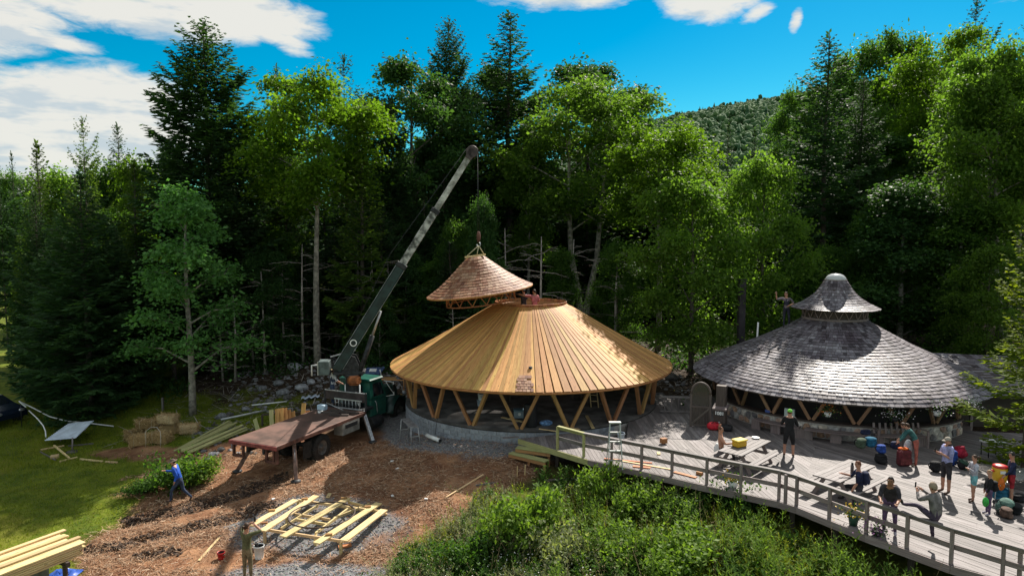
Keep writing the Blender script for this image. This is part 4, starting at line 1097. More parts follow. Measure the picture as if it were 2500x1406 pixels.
# deep wood: the rows behind, alike dark shapes
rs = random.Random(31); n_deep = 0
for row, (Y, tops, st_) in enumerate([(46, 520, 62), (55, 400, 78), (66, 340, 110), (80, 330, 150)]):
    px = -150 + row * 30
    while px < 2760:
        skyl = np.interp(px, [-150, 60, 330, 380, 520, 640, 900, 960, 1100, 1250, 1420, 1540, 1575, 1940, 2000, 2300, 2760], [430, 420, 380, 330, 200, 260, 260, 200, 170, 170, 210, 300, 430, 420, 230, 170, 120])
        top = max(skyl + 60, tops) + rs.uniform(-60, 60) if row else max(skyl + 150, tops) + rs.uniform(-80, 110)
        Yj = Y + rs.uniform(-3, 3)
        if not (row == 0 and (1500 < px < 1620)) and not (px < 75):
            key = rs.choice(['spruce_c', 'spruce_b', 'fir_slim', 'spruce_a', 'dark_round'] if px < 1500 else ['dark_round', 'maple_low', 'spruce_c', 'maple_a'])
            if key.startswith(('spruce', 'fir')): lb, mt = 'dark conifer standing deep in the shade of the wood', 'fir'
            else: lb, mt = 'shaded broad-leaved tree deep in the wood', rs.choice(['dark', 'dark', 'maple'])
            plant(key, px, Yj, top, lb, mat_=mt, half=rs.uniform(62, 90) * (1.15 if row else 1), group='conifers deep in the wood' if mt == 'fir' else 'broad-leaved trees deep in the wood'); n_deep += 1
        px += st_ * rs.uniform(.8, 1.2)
for i in range(46):
    px = 560 + i * 44 + rs.uniform(-20, 20); Yj = rs.uniform(43.5, 50)
    if 690 < px < 1000 and rs.random() < .5: continue
    plant('bush_tree' if rs.random() < .6 else 'maple_low', px, Yj, rs.uniform(600, 760), 'leafy understorey sapling in the shade below the tall trees', mat_=rs.choice(['dark', 'maple', 'dark']), half=rs.uniform(50, 85), group='saplings below the tall trees', name='sapling')
# dead lower branches and thin bare trunks at the wood's edge
def dead_tree(seed, H, n):
    rs = random.Random(seed); mb = MB(); mb.tube([(0, 0, 0), (.1, .05, H * .5), (0, .1, H)], [.10, .07, .02], 6)
    for k in range(n):
        z = H * rs.uniform(.12, .95); a = rs.uniform(0, 6.3); l = rs.uniform(.7, 2.4); dz = rs.uniform(-.25, .3) * l
        e = Vector((math.cos(a) * l, math.sin(a) * l, z + dz)); mb.tube([(0, 0, z), e * .5 + Vector((0, 0, z * .5 + .08)), e], [.02, .014, .005], 4, cap=False)
        for j in range(3):
            s_ = rs.uniform(.3, .9); b0 = Vector((0, 0, z)).lerp(e, s_); mb.tube([b0, b0 + Vector((math.cos(a + rs.uniform(-1, 1)), math.sin(a + rs.uniform(-1, 1)), rs.uniform(-.2, .3))) * l * .3], [.009, .004], 3, cap=False)
    return mb
DW = paint('dead_wood', (.30, .265, .24), .9, ns=5, na=.3)
dm = [dead_tree(40 + i, 6.5, 26).build('trunk', DW) for i in range(2)]
dmesh = [o.data for o in dm]
for o in dm: bpy.data.objects.remove(o)
for i, (px, Y, s_, lb) in enumerate([(565, 41.5, .9, 'dead bare branched spruce behind the young maple'), (640, 42.5, 1.0, 'dead spruce with long bare twigs left of the grey maple trunk'), (690, 44, 1.1, 'dead grey stem beside the tall maple trunk'),
                                     (870, 45, 1.3, 'thin dead stem just left of the crane boom'), (1105, 41.5, .62, 'broken grey dead stem under the hanging roof cap'), (1325, 43, 1.25, 'thin bare reddish stem right of the two men on the roof'), (1505, 43.5, 1.2, 'bare twisted stem behind the golden roof'), (1230, 46, 1.3, 'dead stem in the dark behind the hanging cap'), (610, 44, 1.2, 'tall dead spruce among the bare twigs behind the rubble'), (535, 42, .8, 'low dead spruce right behind the pale trunk of the young maple'), (735, 43.5, 1.2, 'dead stem left of the bare maple trunk'), (905, 44, 1.2, 'dead stem crossing behind the boom foot'), (950, 45, 1.0, 'dead stem right of the boom foot'), (1400, 45, 1.2, 'dead stem between the twin pale trunks')]):
    X = (px - 1250) / FPX * Y; o = thing('dead_tree', (X, Y, gz(X, Y) - .1), lb, 'tree', 'dead stems at the edge of the wood', rz=i * 1.7); o.scale = (s_ * .9, s_ * .9, s_)
    link_obj('trunk', dmesh[i % 2], o)

# ================================================================== FAR HILL
hx = np.linspace(-420, 900, 90); hy = np.linspace(125, 640, 60); HX, HY = np.meshgrid(hx, hy)
def hill(x, y):
    ridge = np.interp(x, [-420, -120, 0, 60, 86, 130, 175, 240, 420, 900], [2, 14, 40, 62, 75, 84, 92, 103, 126, 146])
    f = np.clip((y - 125) / 330, 0, 1); b_ = np.clip((y - 470) / 200, 0, 1)
    return -1.5 + ridge * (f * f * (3 - 2 * f)) ** .9 * (1 - .5 * b_ ** 2) + (fbm(x * .02, y * .02) - .5) * 14 * f * (1 - f) * 2
HZ = hill(HX, HY); hi = np.arange(90 * 60).reshape(60, 90)
hq = np.stack([hi[:-1, :-1], hi[:-1, 1:], hi[1:, 1:], hi[1:, :-1]], -1).reshape(-1, 4)
tag(link_obj('hill', mesh_np('hill', np.stack([HX.ravel(), HY.ravel(), HZ.ravel()], 1), quads=hq, mats=[paint('hill_ground', (.03, .05, .02), .95, ns=.05, na=.3)], smooth=True)), kind='structure')
# one mass of crowns on it
g = np.random.default_rng(5); n = 17000
cx = g.uniform(-60, 330, n); cy = 130 + (g.random(n) ** .8) * 345; cz = hill(cx, cy)
ph = (1 + 5 ** .5) / 2; ico = np.array([(-1, ph, 0), (1, ph, 0), (-1, -ph, 0), (1, -ph, 0), (0, -1, ph), (0, 1, ph), (0, -1, -ph), (0, 1, -ph), (ph, 0, -1), (ph, 0, 1), (-ph, 0, -1), (-ph, 0, 1)]) / 1.902
ift = np.array([(0, 11, 5), (0, 5, 1), (0, 1, 7), (0, 7, 10), (0, 10, 11), (1, 5, 9), (5, 11, 4), (11, 10, 2), (10, 7, 6), (7, 1, 8), (3, 9, 4), (3, 4, 2), (3, 2, 6), (3, 6, 8), (3, 8, 9), (4, 9, 5), (2, 4, 11), (6, 2, 10), (8, 6, 7), (9, 8, 1)])
PV = []; PT = []; PR = []; k0 = 0
for lobe in range(3):
    rr = g.uniform(.7, 2.0, n) * (1 if lobe == 0 else .7)
    c = np.stack([cx + (g.normal(size=n) * 1.8 if lobe else 0), cy + (g.normal(size=n) * 1.8 if lobe else 0), cz + 3.5 + (g.normal(size=n) * 1.4 if lobe else 1.2)], 1)
    V = (ico[None] * g.uniform(.75, 1.3, (n, 12, 1)) * rr[:, None, None] * np.array([1, 1, 1.15]) + c[:, None]).reshape(-1, 3)
    T = (ift[None] + (np.arange(n) * 12)[:, None, None]).reshape(-1, 3) + k0
    PV.append(V); PT.append(T); PR.append(np.repeat(g.random(n), 20)); k0 += len(V)
# spires, mostly along the ridge
ns_ = 420; sx_ = g.uniform(-40, 330, ns_); sy_ = np.where(g.random(ns_) < .5, g.uniform(440, 475, ns_), g.uniform(135, 460, ns_)); sz_ = hill(sx_, sy_)
hh = g.uniform(6, 11, ns_); ang = np.arange(6) * np.pi / 3
for lev in range(3):
    rb = hh * (.19 - .05 * lev); zb = hh * (.15 + .26 * lev); zt = hh * (.55 + .24 * lev)
    base_ = np.stack([sx_[:, None] + np.cos(ang) * rb[:, None] * g.uniform(.7, 1.2, (ns_, 6)), sy_[:, None] + np.sin(ang) * rb[:, None], (sz_ + zb)[:, None] + g.uniform(-.5, .5, (ns_, 6))], -1)
    V = np.concatenate([base_, np.stack([sx_, sy_, sz_ + zt], 1)[:, None]], 1).reshape(-1, 3)
    tt = np.array([(i, (i + 1) % 6, 6) for i in range(6)]); T = (tt[None] + (np.arange(ns_) * 7)[:, None, None]).reshape(-1, 3) + k0
    PV.append(V); PT.append(T); PR.append(np.repeat(g.random(ns_) * .12 - .25, 6)); k0 += len(V)
m, t, b = new_mat('far_wood'); at = t.node('ShaderNodeAttribute'); at.attribute_name = 'var'
t.link(t.mix(at.outputs['Fac'], (.03, .08, .03), (.07, .135, .04)), b.inputs['Base Color']); b.inputs['Roughness'].default_value = .9
fw = link_obj('distant_woods', mesh_np('distant_woods', np.concatenate(PV), tris=np.concatenate(PT), mats=[m], var=np.concatenate(PR), smooth=True))
tag(fw, kind='stuff')

# ================================================================== GRASS, STRAW, WEEDS
g = np.random.default_rng(77)
def scatter(n, x0, x1, y0, y1, prob):
    X = g.uniform(x0, x1, n); Y = g.uniform(y0, y1, n); Z = gz_np(X, Y)
    k = g.random(n) < prob(X, Y, Z); return X[k], Y[k], Z[k]
# lawn blades
def pg(X, Y, Z):
    a, s_, v, m_ = zones(X, Y, Z); return a * (1 - s_) * (1 - m_) * (X < -3) * np.clip(1.25 - (Y - 18) / 40, .25, 1)
X, Y, Z = scatter(120000, -30, -6, 18, 46, pg); n = len(X)
D = g.normal(size=(n, 3)) * .45; D[:, 2] = 1; hgt_ = g.uniform(.05, .13, n) * (1 + (Y > 30) * .6)
S = g.normal(size=(n, 3)); S[:, 2] = 0; S /= np.linalg.norm(S, axis=1, keepdims=True); P = np.stack([X, Y, Z - .01], 1)
V = np.stack([P - S * .012, P + S * .012, P + D * hgt_[:, None]], 1).reshape(-1, 3)
GRASS = leaf('grass_blades', (.09, .13, .012), (.22, .26, .028), .35, rnd=0, tcol=(1.4, 1.4, .4))
tag(link_obj('lawn_grass', mesh_np('lawn_grass', V, tris=np.arange(len(V)).reshape(-1, 3), mats=[GRASS], var=np.clip(fbm(X * .8, Y * .8) + g.normal(size=n) * .2, 0, 1))), kind='stuff')
# straw and shredded bark
def ps(X, Y, Z):
    a, s_, v, m_ = zones(X, Y, Z); return np.clip(s_ * (1 - .93 * v) + .05 * v, 0, 1)
X, Y, Z = scatter(170000, -18, 4, 18, 31, lambda X, Y, Z: ps(X, Y, Z) * np.clip(fbm(X * .7, Y * .7) * 2.6 - .65, .12, 1)); n = len(X)
a = g.uniform(0, 6.28, n); D = np.stack([np.cos(a), np.sin(a), g.normal(size=n) * .22], 1); L = g.uniform(.07, .26, n); w = g.uniform(.003, .009, n)
S = np.stack([-np.sin(a), np.cos(a), g.normal(size=n) * .5], 1); P = np.stack([X, Y, Z + g.uniform(.005, .04, n)], 1)
V = np.stack([P - S * w[:, None], P + S * w[:, None], P + D * L[:, None] + S * w[:, None], P + D * L[:, None] - S * w[:, None]], 1).reshape(-1, 3)
STRAW = shingle_mat('straw', [(.16, .075, .04), (.32, .17, .085), (.44, .28, .17), (.26, .12, .06), (.56, .42, .29), (.20, .09, .045)], .8)
tag(link_obj('straw_mulch', mesh_np('straw_mulch', V, quads=np.arange(len(V)).reshape(-1, 4), mats=[STRAW], var=g.random(n), uv=np.tile([(0, 0), (0, .1), (.3, .1), (.3, 0)], (n, 1)))), kind='stuff')
# clods along the muddy ruts
def clods(name, X, Y, Z, smin, smax, mat_, flat=.7):
    n = len(X); s_ = g.uniform(smin, smax, n) ** 1.0
    V = (ico[None] * g.uniform(.65, 1.3, (n, 12, 1)) * s_[:, None, None] * np.array([1, 1, flat]) + np.stack([X, Y, Z + s_ * .2], 1)[:, None]).reshape(-1, 3)
    T = (ift[None] + (np.arange(n) * 12)[:, None, None]).reshape(-1, 3)
    return tag(link_obj(name, mesh_np(name, V, tris=T, mats=[mat_], var=np.repeat(g.random(n), 20))), kind='stuff')
X, Y, Z = scatter(26000, -15, -6, 20, 29, lambda X, Y, Z: zones(X, Y, Z)[3] * .5)
clods('mud_clods', X, Y, Z, .02, .085, paint('wet_mud', (.05, .031, .021), .85, ns=6, na=.4))
X, Y, Z = scatter(30000, -13, 5, 19, 31, lambda X, Y, Z: zones(X, Y, Z)[2] * .8)
clods('gravel', X, Y, Z, .015, .04, shingle_mat('crushed_stone', [(.10, .10, .11), (.22, .22, .23), (.32, .31, .31), (.16, .16, .17), (.27, .26, .26)], .9))
# rubble slope behind the truck
def prub(X, Y, Z):
    px, py = to_px(X, Y, Z); return ((px > 560) & (px < 1010) & (py > 840) & (py < 1010)) * (fbm(X * .8, Y * .8) > .42) * .8 + ((px > 470) & (px < 640) & (py > 1030) & (py < 1110)) * .5 + ((px > 1560) & (px < 1720) & (py > 880) & (py < 1000)) * .4
X, Y, Z = scatter(9000, -18, 10, 26, 50, prub)
clods('rubble', X, Y, Z, .04, .16, shingle_mat('rubble_stone', [(.08, .075, .075), (.17, .17, .18), (.11, .10, .095), (.27, .27, .29), (.14, .13, .12), (.05, .045, .04)], .9), .6)
# forest floor litter: twigs and fallen sticks
X, Y, Z = scatter(9000, -20, 24, 33, 52, lambda X, Y, Z: .5 * (np.hypot(X - .95, Y - 34.64) > 7) * (np.hypot(X - 15.4, Y - 32.3) > 6.6)); n = len(X)
a = g.uniform(0, 6.28, n); L = g.uniform(.3, 1.6, n); w = g.uniform(.01, .03, n); D = np.stack([np.cos(a), np.sin(a), g.normal(size=n) * .18], 1); S = np.stack([-np.sin(a), np.cos(a), np.zeros(n)], 1); P = np.stack([X, Y, Z + .03], 1)
V = np.stack([P - S * w[:, None], P + S * w[:, None], P + D * L[:, None] + S * w[:, None] * .4, P + D * L[:, None] - S * w[:, None] * .4], 1).reshape(-1, 3)
tag(link_obj('twig_litter', mesh_np('twig_litter', V, quads=np.arange(len(V)).reshape(-1, 4), mats=[DW], var=g.random(n))), kind='stuff')
# low green ground plants on the forest floor
X, Y, Z = scatter(60000, -26, 26, 32, 52, lambda X, Y, Z: (fbm(X * .35 + 5, Y * .35) > .52) * (np.hypot(X - .95, Y - 34.64) > 7.6) * (np.hypot(X - 15.4, Y - 32.3) > 7) * (Y > 36 - np.clip(X, 0, 9)) * (1 - ((X < -3) & (X > -17) & (Y < 41)))); n = len(X)
V, Q = leaf_quads(np.stack([X, Y, Z + g.random(n) ** 2 * .7], 1), g.normal(size=(n, 3)), g.normal(size=(n, 3)) * .5 + np.array([0, 0, 1]), g.uniform(.15, .3, n), g.uniform(.1, .2, n))
tag(link_obj('undergrowth', mesh_np('undergrowth', V, quads=Q, mats=[LEAVES['dark']], var=g.random(n))), kind='stuff')

# tall weeds below the deck: one plant is a stem with lance leaves, tiled with numpy
def weeds(name, X, Y, Z, hmin, hmax, nl, ll, lw, mat_, lean=.25):
    n = len(X); h = g.uniform(hmin, hmax, n); ln = g.normal(size=(n, 2)) * lean
    f = np.linspace(.12, 1, nl)[None] + g.normal(size=(n, nl)) * .02
    base_ = np.stack([X[:, None] + ln[:, :1] * (f ** 2) * h[:, None], Y[:, None] + ln[:, 1:] * (f ** 2) * h[:, None], Z[:, None] + f * h[:, None]], -1)
    a = np.arange(nl)[None] * 2.4 + g.uniform(0, 6.28, (n, 1)); up = .15 + .8 * f ** 2
    D = np.stack([np.cos(a), np.sin(a), up + g.normal(size=(n, nl)) * .15], -1); N = np.stack([-.5 * np.cos(a), -.5 * np.sin(a), np.ones_like(a)], -1) + g.normal(size=(n, nl, 3)) * .25
    L = ll * (1.15 - .6 * f) * g.uniform(.75, 1.25, (n, nl)); 
    V, Q = leaf_quads(base_.reshape(-1, 3), D.reshape(-1, 3), N.reshape(-1, 3), L.ravel(), L.ravel() * lw, -.1)
    var = np.clip((f * .6 + g.random((n, 1)) * .4 + g.normal(size=(n, nl)) * .1), 0, 1).ravel()
    # stems
    sd = np.stack([X, Y, Z], 1); tp = base_[:, -1]; S = np.array([.007, 0, 0]); k0 = len(V)
    SV = np.stack([sd - S, sd + S, tp + S * .5, tp - S * .5], 1).reshape(-1, 3)
    V = np.concatenate([V, SV]); Q = np.concatenate([Q, np.arange(k0, k0 + len(SV)).reshape(-1, 4)]); var = np.r_[var, np.full(n, .3)]
    return tag(link_obj(name, mesh_np(name, V, quads=Q, mats=[mat_], var=var)), kind='stuff')
FX = np.array([v.x for v in F]); FY = np.array([v.y for v in F])
def front(X, Y):          # distance in front of the deck edge (towards the camera)
    o = np.argsort(FX); return np.interp(X, FX[o], FY[o]) - Y
def pw(X, Y, Z, dens=1.0):
    px, py = to_px(X, Y, Z + .4); f = front(X, Y); n_ = fbm(X * .55, Y * .55) 
    left = np.interp(py, [1150, 1200, 1260, 1320, 1406, 1500], [1260, 1180, 1120, 1010, 900, 860])
    return (px > left + (n_ - .5) * 120) * (f > .15) * dens
WEED = leaf('weed_leaves', (.07, .135, .022), (.18, .27, .055), .46, rnd=0, tcol=(1.4, 1.5, .5))
WEEDY = leaf('yellow_weed_leaves', (.11, .145, .015), (.26, .28, .035), .45, rnd=0)
WEEDP = leaf('pale_weed_leaves', (.12, .15, .07), (.26, .28, .16), .35, rnd=0)
WEEDD = leaf('deep_green_weed_leaves', (.03, .078, .016), (.08, .15, .03), .4, rnd=0)
X, Y, Z = scatter(16000, -5, 15, 12.5, 25.5, lambda X, Y, Z: pw(X, Y, Z) * (.07 + .93 * (fbm(X * .5 + 3, Y * .5, 3) > .51)) * np.clip(front(X, Y) / 1.7, .12, 1) * (to_px(X, Y, Z)[0] > 1330) * .34)
weeds('tall_weeds', X, Y, Z, .6, 1.3, 22, .24, .30, WEED)
X, Y, Z = scatter(14000, -5, 15, 12.5, 25.5, lambda X, Y, Z: pw(X, Y, Z) * (fbm(X * .6 + 40, Y * .6, 3) > .45) * .26)
weeds('dark_weeds', X, Y, Z, .25, .8, 18, .22, .42, WEEDD, .4)
X, Y, Z = scatter(9000, -6, 12, 13, 24, lambda X, Y, Z: pw(X, Y, Z) * (fbm(X * .7 + 11, Y * .7, 3) > .56) * .35)
weeds('yellow_weeds', X, Y, Z, .4, .9, 22, .17, .24, WEEDY, .3)
X, Y, Z = scatter(12000, -5, 3.2, 17, 24, lambda X, Y, Z: pw(X, Y, Z) * (fbm(X * .9 + 71, Y * .9, 3) > .54) * .3)
weeds('pale_weeds', X, Y, Z, .3, .85, 22, .13, .36, WEEDP, .4)
X, Y, Z = scatter(26000, -6, 15, 12.5, 24, lambda X, Y, Z: pw(X, Y, Z) * .9); n = len(X)
D = g.normal(size=(n, 3)) * .4; D[:, 2] = 1; hh_ = g.uniform(.15, .5, n); P = np.stack([X, Y, Z - .02], 1); S = g.normal(size=(n, 3)) * .012
V = np.stack([P - S, P + S, P + D * hh_[:, None]], 1).reshape(-1, 3)
tag(link_obj('rough_grass', mesh_np('rough_grass', V, tris=np.arange(len(V)).reshape(-1, 3), mats=[WEEDY], var=g.random(n))), kind='stuff')
X, Y, Z = scatter(2600, -5, 15, 13, 24, lambda X, Y, Z: pw(X, Y, Z) * (fbm(X * .8 + 91, Y * .8, 3) > .5) * .5)
weeds('dry_stalks', X, Y, Z, .6, 1.35, 12, .10, .22, paint('dry_stalk', (.30, .22, .12), .9), .35)
# small white flower heads in the rough grass
X, Y, Z = scatter(500, -3.5, 2.5, 17.5, 20.5, lambda X, Y, Z: pw(X, Y, Z) * .7)
clods('white_flowers', X, Y, Z + g.uniform(.3, .6, len(X)), .012, .028, WHITE)

# shrubs one can tell apart
def shrub_mesh(seed, rx, h, n, ls, twigs=16):
    rs_ = random.Random(seed); gg = np.random.default_rng(seed); mb = MB()
    ends = []
    for k in range(twigs):
        a = rs_.uniform(0, 6.28); e = Vector((math.cos(a) * rx * rs_.uniform(.3, 1), math.sin(a) * rx * rs_.uniform(.3, 1), h * rs_.uniform(.45, 1)))
        mb.tube([(0, 0, 0), e * .5 + Vector((0, 0, h * .15)), e], [.018, .012, .004], 4, cap=False); ends += [e, e * .75 + Vector((0, 0, .1)), e * .5 + Vector((0, 0, h * .1))]
    C = np.array([tuple(e) for e in ends]); ci = gg.integers(0, len(C), n); P = C[ci] + gg.normal(size=(n, 3)) * np.array([.19, .19, .15]) * rx
    P[:, 2] = np.maximum(P[:, 2], .02)
    D = gg.normal(size=(n, 3)) + P * np.array([.6, .6, 0]); L = ls * gg.uniform(.7, 1.3, n)
    V, Q = leaf_quads(P, D, gg.normal(size=(n, 3)) * .6 + np.array([0, 0, 1]), L, L * .6, .05)
    return mb, mesh_np('foliage', V, quads=Q, var=gg.random(n))
SHM = []
for sd in (1, 2, 3):
    mb, fo_ = shrub_mesh(sd, 1.0, 1.0, 2600, .13); tm = mb.build('stem', BARK); SHM.append((tm.data, fo_)); fo_.materials.append(WEED); bpy.data.objects.remove(tm)
def shrub(px, py, rx, h, mat_, label, i=0, loc=None):
    p = ong(px, py) if loc is None else loc
    o = thing('shrub', (p.x, p.y, p.z - .03), label, 'shrub', None, rz=i * 1.3); o.scale = (rx, rx, h)
    link_obj('stem', SHM[i % 3][0], o); c_ = link_obj('foliage', SHM[i % 3][1], o); c_.material_slots[0].link = 'OBJECT'; c_.material_slots[0].material = mat_
    return o
shrub(420, 1195, 1.15, 1.25, LEAVES['maple'], 'low leafy shrub behind the running person in blue', 0)
shrub(480, 1180, .9, .95, WEED, 'smaller shrub right behind the heels of the runner', 1)
shrub(350, 1200, .8, .5, WEEDD, 'low dark shrub left of the runner', 2)
shrub(1285, 1330, 1.25, 1.55, WEED, 'tall pale leafed shrub at the edge of the straw below the wooden steps', 1)
shrub(1215, 1330, .9, 1.1, WEED, 'shrub with grey twigs beside the straw mulch', 2)
shrub(1360, 1380, 1.0, 1.15, WEEDP, 'shrub gone to pale seed at the bottom of the picture', 0)
shrub(1460, 1225, .95, 1.2, WEED, 'bright green shrub below the first grey railing post', 1)
shrub(1540, 1260, .95, 1.1, WEED, 'bright shrub in the middle of the weeds under the railing', 2)
shrub(1790, 1260, .9, 1.2, WEEDD, 'leafy shrub reaching up to the deck edge under the white flower pot', 0)
shrub(1680, 1265, .9, .75, WEEDD, 'low dark shrub in the shade of the deck', 1)
shrub(1500, 1370, 1.1, 1.0, WEED, 'shrub among the weeds at the bottom centre', 0)
shrub(1640, 1400, 1.2, 1.1, WEED, 'yellow green shrub at the bottom right of centre', 2)
shrub(1140, 1385, .9, .9, WEEDD, 'dark shrub at the bottom between straw and weeds', 1)
shrub(1010, 1395, .8, .7, WEEDD, 'low shrub nearest the gravel at the bottom', 2)

# ================================================================== CRANE TRUCK
TB = Vector((-10.42, 26.9, 0)); TD = Vector((.403, .915, 0)).normalized(); TR = Vector((TD.y, -TD.x, 0))
TM = Matrix(((TR.x, TD.x, 0, TB.x), (TR.y, TD.y, 0, TB.y), (0, 0, 1, 0), (0, 0, 0, 1)))     # truck frame: x right, y forward, z absolute
def T(x, y, z): return TM @ Vector((x, y, z))
truck = thing('crane_truck', T(0, 4, gz(*T(0, 4, 0).xy)), 'old green flatbed crane truck with rusty red bed and raised telescopic boom', 'truck')
BEDM = paint('worn_red_bed', (.135, .078, .062), .6, .15, ns=1.1, na=.3, dirt=(.085, .055, .045))
def tb(size, c, name, mat_, rot=None, bev=.012, parent=truck):
    M_ = TM @ Matrix.Translation(c)
    if rot is not None: M_ = M_ @ rot
    return MB().box(size, M_, bev=bev).build(name, mat_, parent)
bed = tb((2.42, 5.9, .07), (0, 2.95, -.035), 'bed', BEDM)
for x in (-1.2, 1.2): tb((.05, 5.92, .16), (x * 1.02, 2.95, -.09), 'side_rail', RUST, parent=bed)
tb((2.5, .06, .16), (0, -.03, -.09), 'rear_rail', paint('red_edge', (.20, .05, .045), .6, ns=5, na=.3), parent=bed)
for y in np.linspace(.5, 5.5, 8): tb((2.3, .09, .14), (0, y, -.15), 'cross_member', DSTEEL, parent=bed)
for x in (-.42, .42): tb((.1, 9.6, .26), (x, 4.9, -.34), 'chassis_rail', DSTEEL)
for x in (-1.12, -.62, .62, 1.0, 1.14): 
    tb((.09, .12, .56), (x, .1, -.43), 'rear_post', RUST)
tb((.62, .12, .1), (.88, .1, -.70), 'rear_bumper', RUST); tb((.55, .12, .1), (-.88, .1, -.66), 'rear_bumper', RUST)
def wheel(x, y, z, r, w, dual=False):
    M0 = TM @ Matrix.Translation((x, y, z)) @ Matrix.Rotation(math.pi / 2, 4, 'Y')
    prof = [(r * .55, -w / 2), (r * .9, -w / 2), (r * .98, -w * .42), (r, -w * .25), (r, w * .25), (r * .98, w * .42), (r * .9, w / 2), (r * .55, w / 2)]
    o = MB().lathe(prof, 28, M0, cap=False).build('wheel', RUBBER, truck)
    s_ = 1 if x > 0 else -1
    mb = MB(); mb.lathe([(r * .56, s_ * w * .45), (r * .5, s_ * w * .36), (r * .34, s_ * w * .12), (r * .2, s_ * w * .14), (r * .16, s_ * w * .4), (.01, s_ * w * .42)], 20, M0, cap=False)
    mb.build('rim', paint('dusty_rim', (.09, .085, .08), .7, .2, ns=5, na=.4), o)
    mb = MB()
    for k in range(36):
        M_ = M0 @ Matrix.Rotation(2 * math.pi * k / 36, 4, 'Z') @ Matrix.Translation((r * .99, (0), 0)); mb.box((.045, .045, w * .8), M_)
    mb.build('tread', RUBBER, o)
    return o
for s_ in (-1, 1): wheel(s_ * 1.0, 2.85, -.87, .57, .30); wheel(s_ * .66, 2.85, -.87, .57, .28)
for s_ in (-1, 1): wheel(s_ * .98, 9.0, -.72, .56, .29)
MB().tube([T(-1, 2.85, -.87), T(1, 2.85, -.87)], .09, 8).build('axle', DSTEEL, truck); MB().tube([T(-.9, 9, -.72), T(.9, 9, -.72)], .07, 8).build('axle', DSTEEL, truck)
tx = tb((.5, 1.25, .55), (1.0, 4.75, -.42), 'tool_box', paint('dusty_grey_box', (.23, .22, .20), .7, ns=3, na=.3))
tb((.02, .9, .2), (1.262, 4.75, -.32), 'lid_slot', BLACK, parent=tx)
tb((.04, .55, .7), (1.0, 2.05, -.75), 'mud_flap', RUBBER)
# outriggers
for nm, a, b_ in [('rear', (1.0, 1.25, -.2), (1.62, .62, None)), ('front', (1.05, 5.95, -.05), (2.1, 5.2, None)), ('rear', (-1.0, 1.25, -.2), (-1.6, .7, None)), ('front', (-1.05, 6.0, -.05), (-2.1, 5.6, None))]:
    p = T(*a); e = T(b_[0], b_[1], 0); e.z = gz(e.x, e.y) + .06
    o = MB().beam(p, e, .15, .16, bev=.01).build('outrigger', paint('worn_outrigger', (.16, .10, .08), .7, .2, ns=4, na=.5) if nm == 'rear' else STEEL, truck)
    MB().tube([p.lerp(e, .25) + Vector((0, 0, .1)), p.lerp(e, .8) + Vector((0, 0, .07))], .035, 6).build('ram', STEEL, o)
    MB().lathe([(.2, -.05), (.2, 0), (.07, .06)], 14, Matrix.Translation(e)).build('foot_pad', DSTEEL, o)
# headboard rack with ladder leaning on it
for x in (-1.2, 1.2): tb((.09, .09, .86), (x, 5.95, .43), 'rack_post', DSTEEL)
tb((2.4, .05, .42), (0, 5.95, .60), 'headboard', paint('dark_board', (.045, .035, .035), .7, ns=3, na=.3)); tb((2.45, .06, .05), (0, 5.94, .83), 'headboard_rail', STEEL)
tb((2.2, .8, .12), (0, 6.3, .0), 'machine_deck', DSTEEL)
# cab
cab = MB().box((1.9, 1.35, .95), TM @ Matrix.Translation((0, 7.35, -.12)), bev=.06).build('cab', GREENP, truck)
mb = MB()
prof = [(-.95, 6.68, .34), (.95, 6.68, .34), (.95, 8.0, .34), (-.95, 8.0, .34)]; top = [(-.86, 6.72, 1.2), (.86, 6.72, 1.2), (.86, 7.72, 1.2), (-.86, 7.72, 1.2)]
mb.add([T(*p) for p in prof + top], [(0, 3, 2, 1), (4, 5, 6, 7), (0, 1, 5, 4), (1, 2, 6, 5), (2, 3, 7, 6), (3, 0, 4, 7)]); mb.build('upper_cab', GREENP, cab)
MB().box((1.86, 1.2, .13), TM @ Matrix.Translation((0, 7.24, 1.27)), bev=.06).build('cab_roof', GREENP, cab)
def quad_panel(name, pts, mat_, out=.006, parent=cab):
    a, b_, c_, d_ = [T(*p) for p in pts]; n = (b_ - a).cross(d_ - a).normalized()
    MB().add([v + n * out for v in (a, b_, c_, d_)] + [v + n * (out - .02) for v in (a, b_, c_, d_)], [(0, 1, 2, 3), (0, 4, 5, 1), (1, 5, 6, 2), (2, 6, 7, 3), (3, 7, 4, 0)]).build(name, mat_, parent)
quad_panel('side_window', [(.935, 6.95, .45), (.945, 7.8, .45), (.88, 7.62, 1.08), (.875, 6.95, 1.08)], GLASSD)
quad_panel('rear_window', [(-.5, 6.685, .5), (.5, 6.685, .5), (.46, 6.712, 1.0), (-.46, 6.712, 1.0)], GLASSD)
quad_panel('windscreen', [(.8, 7.985, .42), (-.8, 7.985, .42), (-.74, 7.76, 1.1), (.74, 7.76, 1.1)], GLASSD)
quad_panel('door_panel', [(.952, 6.85, -.52), (.952, 7.85, -.52), (.952, 7.85, .32), (.952, 6.85, .32)], GREENP, .012)
MB().tube([T(.985, 7.0, .25), T(1.02, 7.05, .15), T(1.02, 7.12, -.3), T(.985, 7.15, -.4)], .02, 6).build('grab_handle', ALU, cab)
MB().tube([T(.9, 7.9, 1.05), T(1.35, 8.05, 1.0), T(1.35, 8.1, .35), T(.95, 8.0, .25)], .025, 6).build('mirror_bracket', WHITE, cab)
MB().tube([T(1.0, 7.92, 1.0), T(1.33, 8.1, .4)], .018, 6).build('mirror_brace', WHITE, cab)
tb((.05, .2, .36), (1.36, 8.1, .7), 'mirror', DSTEEL, parent=cab)
tb((1.6, .5, .06), (.0, 7.3, -.64), 'running_board', DSTEEL)
